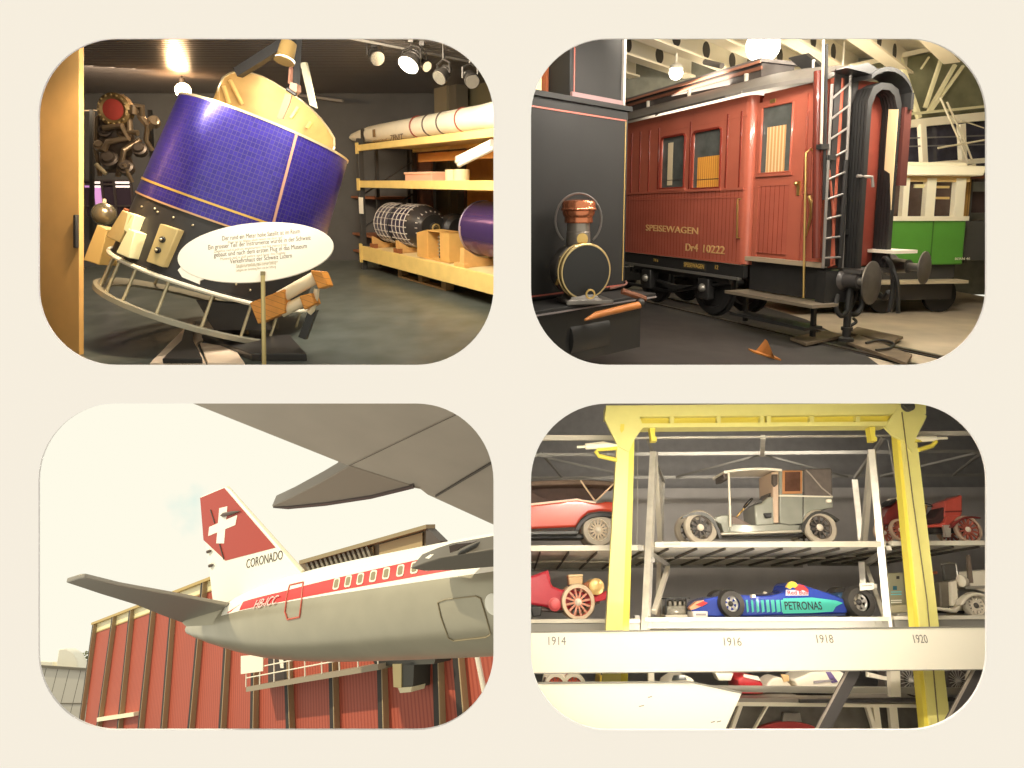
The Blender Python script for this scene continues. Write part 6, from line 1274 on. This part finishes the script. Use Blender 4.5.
    b_ = bod(t, 'tool_box', [(568.5, 577), (582.7, 576.6), (583, 584.5), (569, 585)], -.35, -.75, mat('box_tan', (226, 190, 140), .5)); bod(t, 'box_lid', [(568, 574.5), (583, 574), (583, 577), (568, 577.4)], -.33, -.77, mat('lid_tan', (240, 208, 160), .5), b_); bod(t, 'box_base', [(569, 585), (583, 584.5), (583, 588), (569, 588)], -.4, -.7, black, b_, 0)
    t.part('fuel_tank', MB().lathe(P(596.7, 586.5, -.25), (0, 0, -1), [(.02, -.02), (.07, -.015), (.1, 0), (.1, .6), (.07, .62)], 28), mat('tank_brass', (236, 200, 132), .3, .4)); bod(t, 'tank_band', [(584, 583), (592, 581), (592, 590), (584, 590)], -.4, -.7, mat('tank_wood', (190, 120, 76), .5))
    bod(t, 'tail', [(594, 597), (607, 590.5), (606, 600), (596, 602)], -.3, -.9, cr); bod(t, 'chassis', [(525, 606), (560, 609), (600, 601), (600, 604), (560, 613), (525, 610)], -.36, -.9, mat('chassis_dark', (84, 66, 60), .5)); bod(t, 'engine_side', [(530, 606), (542, 606), (541, 616), (533, 617)], -.34, -.8, dark)
    t.done()
    # centre lower: blue racing car
    bl = mat('racer_blue', (48, 70, 164), .25, coat=.5, noise=.05); tl = mat('racer_teal', (78, 196, 178), .3, coat=.3)
    t = Thing(R, 'racing_car', 'blue and teal single seat racing car on the lower deck between the yellow posts', 'car', 'old cars on the racking')
    B0, B1 = -.3, -1.1
    body = [(690, 607), (697, 602.5), (706, 598.5), (718, 596.3), (742, 594.9), (754, 595.5), (763, 596), (772, 595.2), (779, 593.5), (785, 592), (787, 586), (789.5, 583), (798, 582.8), (807, 586), (818, 589.5), (829, 593), (843, 598.5), (847.5, 605), (847.5, 613.5), (777, 615), (746, 616.5), (716, 617), (698, 616), (693, 613)]
    bb = bod(t, 'body', body, B0, B1, bl, bev=.02)
    bod(t, 'nose_tip', [(689.5, 607.5), (697, 601.5), (704, 600), (702, 606), (695, 609), (691, 610)], B0 + .012, B0 - .2, mat('nose_orange', (236, 170, 130), .35), bb, 0); bod(t, 'nose_stripe', [(695, 605), (703, 601), (708, 603), (702, 606.5)], B0 + .016, B0, mat('nose_red', (206, 60, 60), .35), bb, 0)
    bod(t, 'teal_side', [(783.5, 598.5), (812, 597.5), (836, 600.5), (843, 603), (836, 606.5), (833, 611.5), (812, 613), (783.5, 613.5)], B0 + .012, B0 - .02, tl, bb, 0)
    for k in range(8): x = 746 + 5*k; w = 1.6 + .32*k; bod(t, 'teal_bar', [(x, 600 + .0*k), (x + w, 599.8), (x + w + 1.2, 611.5), (x + 1.2, 612.5)], B0 + .012, B0 - .02, tl, bb, 0)
    q = P(785, 609.6, B0 + .016); e = P(822, 609.5, B0); t.part('sponsor_lettering', text_mb('PETRONAS', (q.x, q.y, B0 + .016), e.x - q.x, depth=.004, hscale=.135, bold=.012), mat('lettering_dark', (48, 52, 60), .5), bb)
    bod(t, 'bull_mark', [(786.5, 587), (789, 582.5), (792, 581.5), (795, 582), (798, 585), (797, 588.5), (793, 587), (790, 589)], B0 + .02, B0 - .05, mat('mark_yellow', (240, 196, 70), .4), bb, 0); bod(t, 'bull_mark', [(795, 588), (799, 584.5), (803, 585), (808, 589), (808.5, 592.5), (803, 590), (800, 591), (797, 590.5)], B0 + .022, B0 - .05, mat('mark_red', (206, 60, 62), .4), bb, 0)
    bod(t, 'silver_band', [(786.5, 589.8), (808, 589.8), (808.5, 595.5), (786, 595.5)], B0 + .014, B0 - .02, mat('band_silver', (206, 200, 210), .35), bb, 0); q = P(787.5, 594.6, B0 + .018); e = P(807.5, 594.6, B0); t.part('sponsor_lettering', text_mb('Red Bull', (q.x, q.y, B0 + .018), e.x - q.x, depth=.003, hscale=.07, bold=.01), mat('mark_red'), bb)
    t.part('headrest', MB().ball(P(765.3, 594.3, -.7), .035, 14, 8), wht_); bod(t, 'mirror', [(752, 594.5), (755.5, 594.5), (755.5, 597.5), (752, 597.5)], B0 + .1, B0 + .02, wht_, None, 0)
    bod(t, 'cockpit_rim', [(757, 594.2), (777, 593.2), (779, 594.4), (757, 596)], -.55, -.9, mat('cockpit_dark', (66, 60, 66), .5))
    bod(t, 'front_wing', [(692.5, 611.5), (708, 611.3), (708, 617.8), (693, 618)], -.2, -1.3, mat('wing_white', (244, 236, 226), .4)); bod(t, 'wing_mark', [(696, 613.5), (706, 613.5), (706, 615.5), (696, 615.5)], -.196, -.21, mat('wing_print', (170, 160, 160), .5), None, 0)
    bod(t, 'floor_plate', [(716, 615.5), (846, 613.5), (846, 616), (716, 618)], -.35, -1.1, mat('floor_blue', (70, 84, 130), .5)); bod(t, 'barge_board', [(771, 611), (782, 610.5), (782, 615), (773, 615.5)], -.38, -.42, wht_, None, 0)
    hubg = mat('wheel_alloy', (206, 200, 192), .3, .5)
    for (x, y, r_) in ((730.3, 603.8, 12.9), (858.2, 602.2, 14.6)):
        wheel(t, x, y, r_, -.3, .2, tyb, hubg, 6, hubg, mat('nut_dark', (70, 66, 64), .4), thick=.42, sr=.016, far=-1.15)
    bod(t, 'suspension', [(738, 603), (750, 600.5), (750, 602), (738, 605)], -.4, -.44, dark, None, 0)
    rw = bod(t, 'rear_wing', [(838, 594), (850, 592), (851, 604), (840, 604)], -.42, -1.05, mat('wing_teal_dark', (58, 92, 130), .4)); t.done()
    # tyre lettering is left to the tyres' own wear; engine on display in front of the racer
    t = Thing(R, 'engine_block', 'small grey engine on a stand at the nose of the blue racing car', 'engine')
    em = mat('engine_grey', (150, 144, 130), .4, .5, noise=.35, nscale=14)
    bod(t, 'crankcase', [(667, 606), (686, 605), (687, 615), (666, 615.5)], -.5, -.95, em, bev=.02)
    for k in range(4): x = 668.5 + 5*k; bod(t, 'cylinder', [(x, 601), (x + 3.5, 601), (x + 3.5, 606.5), (x, 606.5)], -.55, -.9, em); t.part('intake', MB().tube([P(x + 1.8, 601, -.6), P(x + 1.8, 598.8, -.55)], .02, 8), steel)
    bod(t, 'top_frame', [(665.5, 598), (690, 597.5), (690, 598.8), (665.5, 599.3)], -.48, -.98, black, None, 0); 
    for x in (666, 686.5): bod(t, 'frame_leg', [(x - .6, 598), (x + .6, 598), (x + .6, 617), (x - .6, 617)], -.48, -.54, black, None, 0)
    t.part('exhaust_pipe', MB().tube([P(669, 609, -.46), P(676, 612, -.44), P(686, 611, -.46)], .025, 8), steel); bod(t, 'stand', [(665, 615), (688, 614.5), (688, 618), (665, 618.4)], -.46, -1.0, stw); t.done()
    t = Thing(R, 'caption_card', 'white caption card leaning above the rear wheel of the blue racing car', 'sign'); c_ = bod(t, 'card', [(860, 583.3), (873.5, 582.5), (874, 589.5), (860.5, 590.5)], -.12, -.14, white, None, 0); bod(t, 'card_clip', [(873, 584), (877, 584), (877, 588), (873, 588)], -.125, -.15, stw, None, 0)
    bod(t, 'print_line', [(862, 585.5), (872, 585), (872, 585.8), (862, 586.3)], -.116, -.12, mat('print_grey', (170, 165, 155), .6), c_, 0); t.done()
    # right upper: small red car
    rp = mat('small_car_red', (206, 88, 74), .3, coat=.4, noise=.08); rpk = mat('small_car_dark', (128, 46, 42), .35, coat=.3)
    t = Thing(R, 'vintage_car', 'small open red antique car with high back seat on the upper deck at the right', 'car', 'old cars on the racking')
    for (x, y, r_) in ((900, 530, 10.5), (967.5, 529.5, 13.2)): wheel(t, x, y, r_, -.3, .07, mat('tyre_rose', (206, 176, 152), .6), rpk, 12, mat('spoke_red', (172, 92, 76), .45), wht_, far=-1.0, thick=.18)
    bod(t, 'rear_seat', [(945, 501), (951, 498.5), (958, 496.5), (960, 494.8), (962.5, 495.5), (962.5, 514), (960, 516), (952, 517.5), (944, 517)], -.4, -.95, rp, bev=.02); bod(t, 'seat_band', [(945, 511), (962, 510.5), (962, 512), (945, 512.5)], -.39, -.42, rpk, None, 0)
    bod(t, 'cushion', [(925, 524), (926, 520), (935, 517), (942, 507.5), (945, 507), (945, 520), (938, 525)], -.42, -.92, mat('cushion_dark', (74, 50, 48), .6), bev=.02)
    bod(t, 'floor_pan', [(904, 524.5), (926, 525), (944, 523), (946, 516), (962, 515), (960, 521), (953, 526.5), (906, 528.5)], -.36, -.98, rp); bod(t, 'mudguard', cv((951, 527), (982, 517.5), (961, 512), 8) + cv((981, 518.8), (953.5, 528), (963, 515), 8), -.24, -.38, rpk)
    bod(t, 'bonnet', [(884, 518), (888, 510), (896, 503), (898, 498.5), (904, 497.5), (904, 524), (886, 524.5)], -.42, -.92, rpk, bev=.02); bod(t, 'hood_top', [(889, 503.5), (896, 498.5), (897, 500.5), (890, 505.5)], -.4, -.9, black, None, 0); bod(t, 'dash', [(897, 497), (905, 496.5), (905, 499), (897, 499.5)], -.42, -.9, wht_, None, 0)
    bod(t, 'chassis', [(905, 528), (955, 526), (955, 533), (905, 534)], -.5, -.9, dark); t.part('steering', MB().tube([P(924, 518, -.6), P(926.5, 505, -.6)], .014, 8), brass); t.part('steering_wheel', MB().torus(P(926.5, 505, -.6), (.3, .9, 0), .07, .008, 20, 6), black); bod(t, 'coupling', [(944, 525), (951, 525), (951, 537), (946, 537)], -.3, -.4, mat('bright_part', (216, 206, 190), .3, .4), None, 0); t.done()
    # right lower: white vintage car
    wc = mat('white_car_paint', (238, 228, 208), .3, coat=.3)
    t = Thing(R, 'vintage_car', 'white vintage car with spare cabin glass on the lower deck at the right', 'car', 'old cars on the racking')
    wheel(t, 975.5, 605.5, 12.5, -.28, .09, mat('tyre_pale', (196, 186, 168), .6), wht_, 12, wht_, mat('hub_dark', (96, 90, 84), .4), far=-1.05)
    bod(t, 'fender', cv((961, 605), (995, 598), (968, 585), 10) + cv((995, 600.5), (964, 605.5), (971, 589), 10), -.2, -.36, wc); bod(t, 'body', [(972, 571), (995, 569), (995, 590), (984, 592), (972, 588)], -.36, -1.0, wc, bev=.02); bod(t, 'belt', [(966, 586.5), (995, 585), (995, 588), (966, 589)], -.33, -.36, mat('belt_grey', (150, 144, 132), .4), None, 0)
    t.part('head_lamp', MB().lathe(P(961, 581, -.35), (-1, 0, .3), [(.05, -.08), (.07, -.04), (.075, 0), (.06, .01)], 24), wht_); bod(t, 'windscreen_post', [(967.5, 555), (970.5, 555), (973.5, 583), (969, 583)], -.36, -.42, mat('post_brown', (128, 112, 98), .5), None, 0)
    bod(t, 'seat_back', [(939.5, 582), (952, 580.5), (953, 607), (941, 608)], -.5, -.95, mat('seat_grey', (112, 104, 90), .6, noise=.2), bev=.02); bod(t, 'seat_top', [(943, 564), (956, 563), (957, 579), (945, 581)], -.8, -.9, mat('glass_grey', (96, 92, 86), .3)); t.part('hand_rail', MB().tube([P(941, 564, -.6), P(950, 562.5, -.6), P(956, 563.5, -.6), P(958, 580, -.6)], .012, 8), steel)
    bod(t, 'running_board', [(934, 606.5), (955, 609), (961, 604), (958, 600), (961, 598), (965, 604), (957, 613), (934, 609.5)], -.3, -.5, wc); bod(t, 'chassis', [(934, 609), (965, 611), (965, 614), (934, 613)], -.5, -.9, dark); bod(t, 'front_bracket', [(951, 582), (957, 580), (959, 600), (955, 606), (952, 606)], -.4, -.6, wc); bod(t, 'tail_lamp', [(930, 572), (938, 571), (938, 574), (930, 575)], -.5, -.8, mat('lamp_rust', (170, 96, 66), .5)); t.done()
    # caption stand
    t = Thing(R, 'caption_stand', 'olive caption stand with pale text beside the right yellow post', 'sign')
    cp = bod(t, 'panel', [(888, 573), (903.5, 572.5), (906.5, 604.5), (889.5, 605.5)], -.3, -.36, mat('caption_olive', (164, 158, 128), .5)); bod(t, 'plinth', [(889.5, 605.5), (907, 604.5), (908, 612.5), (890, 613)], -.25, -.6, mat('caption_plinth', (216, 204, 168), .5))
    bod(t, 'picture', [(896.5, 576), (899.5, 576), (899.5, 579), (896.5, 579)], -.296, -.3, black, cp, 0); bod(t, 'picture', [(893, 586), (897, 586), (897, 590), (893, 590)], -.296, -.3, mat('caption_blue', (60, 110, 124), .5), cp, 0)
    for y in (591.5, 594, 600, 602): bod(t, 'text_line', [(891, y), (901.5, y - .3), (901.7, y + .8), (891.2, y + 1.1)], -.296, -.3, mat('caption_text', (120, 206, 210) if y < 596 else (236, 230, 206), .5) if y < 596 else white, cp, 0)
    t.done()
    bx = mat('low_box', (196, 188, 170), .5)
    t = Thing(R, 'steel_box', 'low pale box on the lower deck below the olive caption stand', 'box'); bod(t, 'body', [(898, 615), (914, 614), (914, 621), (898, 622)], -.09, -.22, bx); bod(t, 'lid', [(897.5, 613.5), (914.5, 612.5), (914.5, 615), (897.5, 616)], -.08, -.23, steel); t.done()
    # ------------------------------------------------ the row below the fascia
    dl = -.1
    t = Thing(R, 'lower_board', 'large white board below the year board at the lower left', 'board'); lb = part(t, 'panel', [(523, 684), (692, 683), (741.5, 693.5), (720, 741), (523, 741)], 1.1, 1.06, wb); part(t, 'panel_edge', [(523, 682.8), (692, 681.8), (742, 692.3), (741.5, 693.8), (692, 683.2), (523, 684.2)], 1.11, 1.04, mat('fascia_edge'), lb)
    for (x, y, w) in ((639, 706, 5), (648, 697, 4), (711, 722, 4), (717, 721.5, 4)): part(t, 'pencil_mark', [(x, y), (x + w, y - 1), (x + w, y), (x, y + 1)], 1.104, 1.098, ink, lb)
    t.done()
    bk = mat('strut_black', (62, 58, 56), .5)
    for a, b, lab in (((857, 664), (814, 745), 'black slanting strut below the year board, the left one'), ((984, 662), (940, 745), 'black slanting strut below the year board at the right edge')):
        t = Thing(R, 'slanting_strut', lab, 'strut', 'slanting struts below the year board'); t.part('strut', MB().bar(P(*a, .8), P(*b, .8), .12, .05, (0, 0, 1)), bk); t.part('strut_edge', MB().bar(P(a[0] - 6, a[1], .82), P(b[0] - 6, b[1], .82), .02, .02, (0, 0, 1)), mat('strut_edge', (150, 140, 128), .4)); t.done()
    # partly hidden cars in the bottom row
    t = Thing(R, 'carriage_car', 'white spoked wheeled old car half hidden below the year 1914', 'car', 'half hidden cars of the bottom row')
    for x in (556, 574): wheel(t, x, 686, 12, -.1, .06, wht_, wred, 12, wred, wht_, far=-.8)
    bod(t, 'body', [(545, 680), (585, 680), (588, 698), (542, 698)], -.25, -.75, mat('axle_brown', (120, 84, 70), .5)); t.done()
    t = Thing(R, 'yellow_car', 'yellow bonneted car half hidden behind the left yellow post below the year board', 'car', 'half hidden cars of the bottom row')
    bod(t, 'bonnet', [(600, 676), (624, 673.5), (627, 682), (626, 696), (598, 696)], -.2, -.9, mat('car_yellow', (236, 202, 84), .35)); bod(t, 'windscreen', [(601, 673), (623, 671), (623, 674), (601, 676)], -.3, -.34, glass, None, 0); wheel(t, 612, 694, 10, -.15, .08, tyb, wht_, 10, wht_); t.done()
    t = Thing(R, 'white_car', 'white rounded car half hidden right of the yellow bonneted car', 'car', 'half hidden cars of the bottom row')
    bod(t, 'body', cv((668, 682), (694, 680), (682, 670), 8) + [(698, 696), (664, 696)], -.2, -.9, wc, bev=.02); bod(t, 'window', [(674, 675.5), (684, 675), (687, 680), (672, 680.5)], -.19, -.22, glass, None, 0); bod(t, 'fin', [(715, 673), (734, 673), (731, 681), (719, 681)], -.3, -.6, wc); t.done()
    t = Thing(R, 'red_car', 'red and white car half hidden below the year 1916', 'car', 'half hidden cars of the bottom row')
    bod(t, 'body', cv((738, 679), (763, 684), (752, 668), 8) + [(764, 694), (740, 694)], -.2, -.9, mat('car_red', (196, 52, 58), .3, coat=.4), bev=.02); bod(t, 'side_flash', [(744, 674), (758, 676.5), (761, 681), (744, 677)], -.18, -.22, wht_, None, 0); bod(t, 'nose', cv((764, 690), (795, 690), (776, 664), 8), -.3, -.9, wc, bev=.02); bod(t, 'mirror', [(781, 674), (789, 675), (789, 681), (784, 682)], -.28, -.31, mat('tan_seat', (206, 170, 120), .5), None, 0); t.done()
    t = Thing(R, 'white_racer', 'white striped racing car half hidden between the red car and the slanting strut', 'car', 'half hidden cars of the bottom row')
    bod(t, 'body', [(794, 680), (812, 672), (840, 671), (848, 676), (842, 690), (800, 692)], -.2, -.9, wc, bev=.02); bod(t, 'stripe', [(826, 672), (831, 672), (838, 682), (832, 683)], -.185, -.22, mat('stripe_violet', (110, 92, 140), .4), None, 0); bod(t, 'stripe', [(814, 681), (836, 679), (836, 681), (814, 683.5)], -.185, -.22, mat('stripe_grey', (160, 150, 150), .4), None, 0); bod(t, 'wheel_arch', [(796, 690), (846, 686), (846, 694), (796, 695)], -.3, -.8, dark); t.done()
    t = Thing(R, 'wire_wheel_car', 'dark old car with wire wheels half hidden beside the right yellow post', 'car', 'half hidden cars of the bottom row')
    for x, dd in ((911.5, -.1), (958, -.3)): wheel(t, x, 681, 13.5 if x < 920 else 11.5, dd, .05, tyd, steel, 18, steel, steel, thick=.1, sr=.004)
    bod(t, 'frame', [(868, 672), (884, 676), (900, 679), (900, 682), (884, 680), (868, 677)], -.3, -.4, wc, None, 0); bod(t, 'body', [(885, 672), (985, 671), (985, 690), (885, 692)], -.7, -1.0, mat('body_dark', (84, 76, 70), .5)); t.done()
    t = Thing(R, 'wheel', 'pale rimmed wheel at the far right end of the bottom row', 'wheel'); c = P(978, 682, -.1)
    t.part('tyre', MB().torus(c, (0, 0, 1), .13, .02, 32, 8), tyre); mb = MB()
    for i in range(12): a = 2*pi*i/12; mb.tube([c, c + V((.12*cos(a), .12*sin(a), 0))], .006, 5)
    t.part('spokes', mb, wred); t.part('hub', MB().lathe(c, (0, 0, 1), [(.03, -.02), (.03, .03), (.01, .04)], 16), wht_); t.done()
    # lowest: van roof with pale window frames
    t = Thing(R, 'glazed_van', 'pale framed glazed vehicle with a red seat in the lowest row', 'vehicle'); vf = mat('van_frame', (236, 226, 202), .4); vg = mat('van_glass', (112, 106, 96), .12, noise=.2)
    part(t, 'roof_rail', [(737, 702), (935, 704.5), (935, 708), (736, 706)], .0, -.1, vf); part(t, 'roof', [(738, 698), (935, 700), (935, 703), (738, 702)], .0, -.9, mat('van_roof', (150, 140, 126), .5)); part(t, 'gutter', [(800, 699.5), (956, 698), (956, 701.5), (800, 703)], .04, -.02, bk)
    part(t, 'glass', [(725, 706), (935, 708), (935, 745), (715, 745)], -.2, -.22, vg)
    for xa, xb, w in ((741, 727, 2), (768, 746, 1), (876, 881, 3), (893, 897, 4), (868, 880, 2)): part(t, 'window_post', [(xa - w, 706), (xa + w, 706), (xb + w, 745), (xb - w, 745)], -.02, -.08, vf)
    part(t, 'red_seat', cv((753, 731), (824, 731), (788, 712), 10) + [(828, 745), (750, 745)], -.1, -.18, mat('seat_red', (178, 58, 52), .5)); part(t, 'seat_back', [(784, 713), (800, 713), (802, 722), (782, 722)], -.12, -.17, mat('seat_gray', (140, 132, 120), .5)); t.done()
    for (x, w, lab) in ((651, 3, 'pale stub post left of centre below the year board'), (895, 5, 'pale stub post right of the slanting strut below the year board')):
        t = Thing(R, 'rack_post', lab, 'post', 'stub posts below the year board'); part(t, 'post', [(x - w, 668), (x + w, 668), (x + w + 1, 697), (x - w + 1, 697)], .1, .02, stw); part(t, 'cap', [(x - w - 1, 667), (x + w + 1, 667), (x + w + 1, 670), (x - w - 1, 670)], .12, .0, st); t.done()
    solo(R, 'deck_rail', poly(MB(), [(525, 684), (996, 688), (996, 695), (525, 690)], .03, -.01), mat('deck_rail_grey', (150, 144, 132), .5), 'grey deck rail under the half hidden cars of the bottom row', 'rail')
    # lights: strip lamps added out of view to brighten the store
    area('store_light_top', ray(760, 398)*5.9, ray(760, 398)*5.9 + V((0, 2.7, -2.4)), 3.6, .08, 190, (255, 244, 224))
    area('deck_fill', R.w(P(762, 636, .45)), R.w(P(762, 636, .45) + V((0, .6, -1.6))), 3.3, .05, 20, (255, 246, 230))  # uplight added behind the fascia to brighten the deck underside
    area('store_fill_back', R.w(P(762, 428, -.6)), R.w(P(762, 428, -.6) + V((0, .1, -2.5))), 3.2, .1, 60, (255, 246, 232))  # lamp added behind the yellow beam to lift the dark back wall
    area('store_light_left', ray(524, 560)*5.7, ray(700, 545)*8.6, .07, 2.2, 40, (255, 246, 230)); area('store_light_right', ray(995, 560)*5.7, ray(850, 545)*8.6, .07, 2.2, 30, (255, 246, 230))
    area('store_light_low', ray(760, 738)*5.6, ray(760, 738)*5.6 + V((0, 3, .9)), 3.6, .08, 26, (255, 244, 224))
store4()
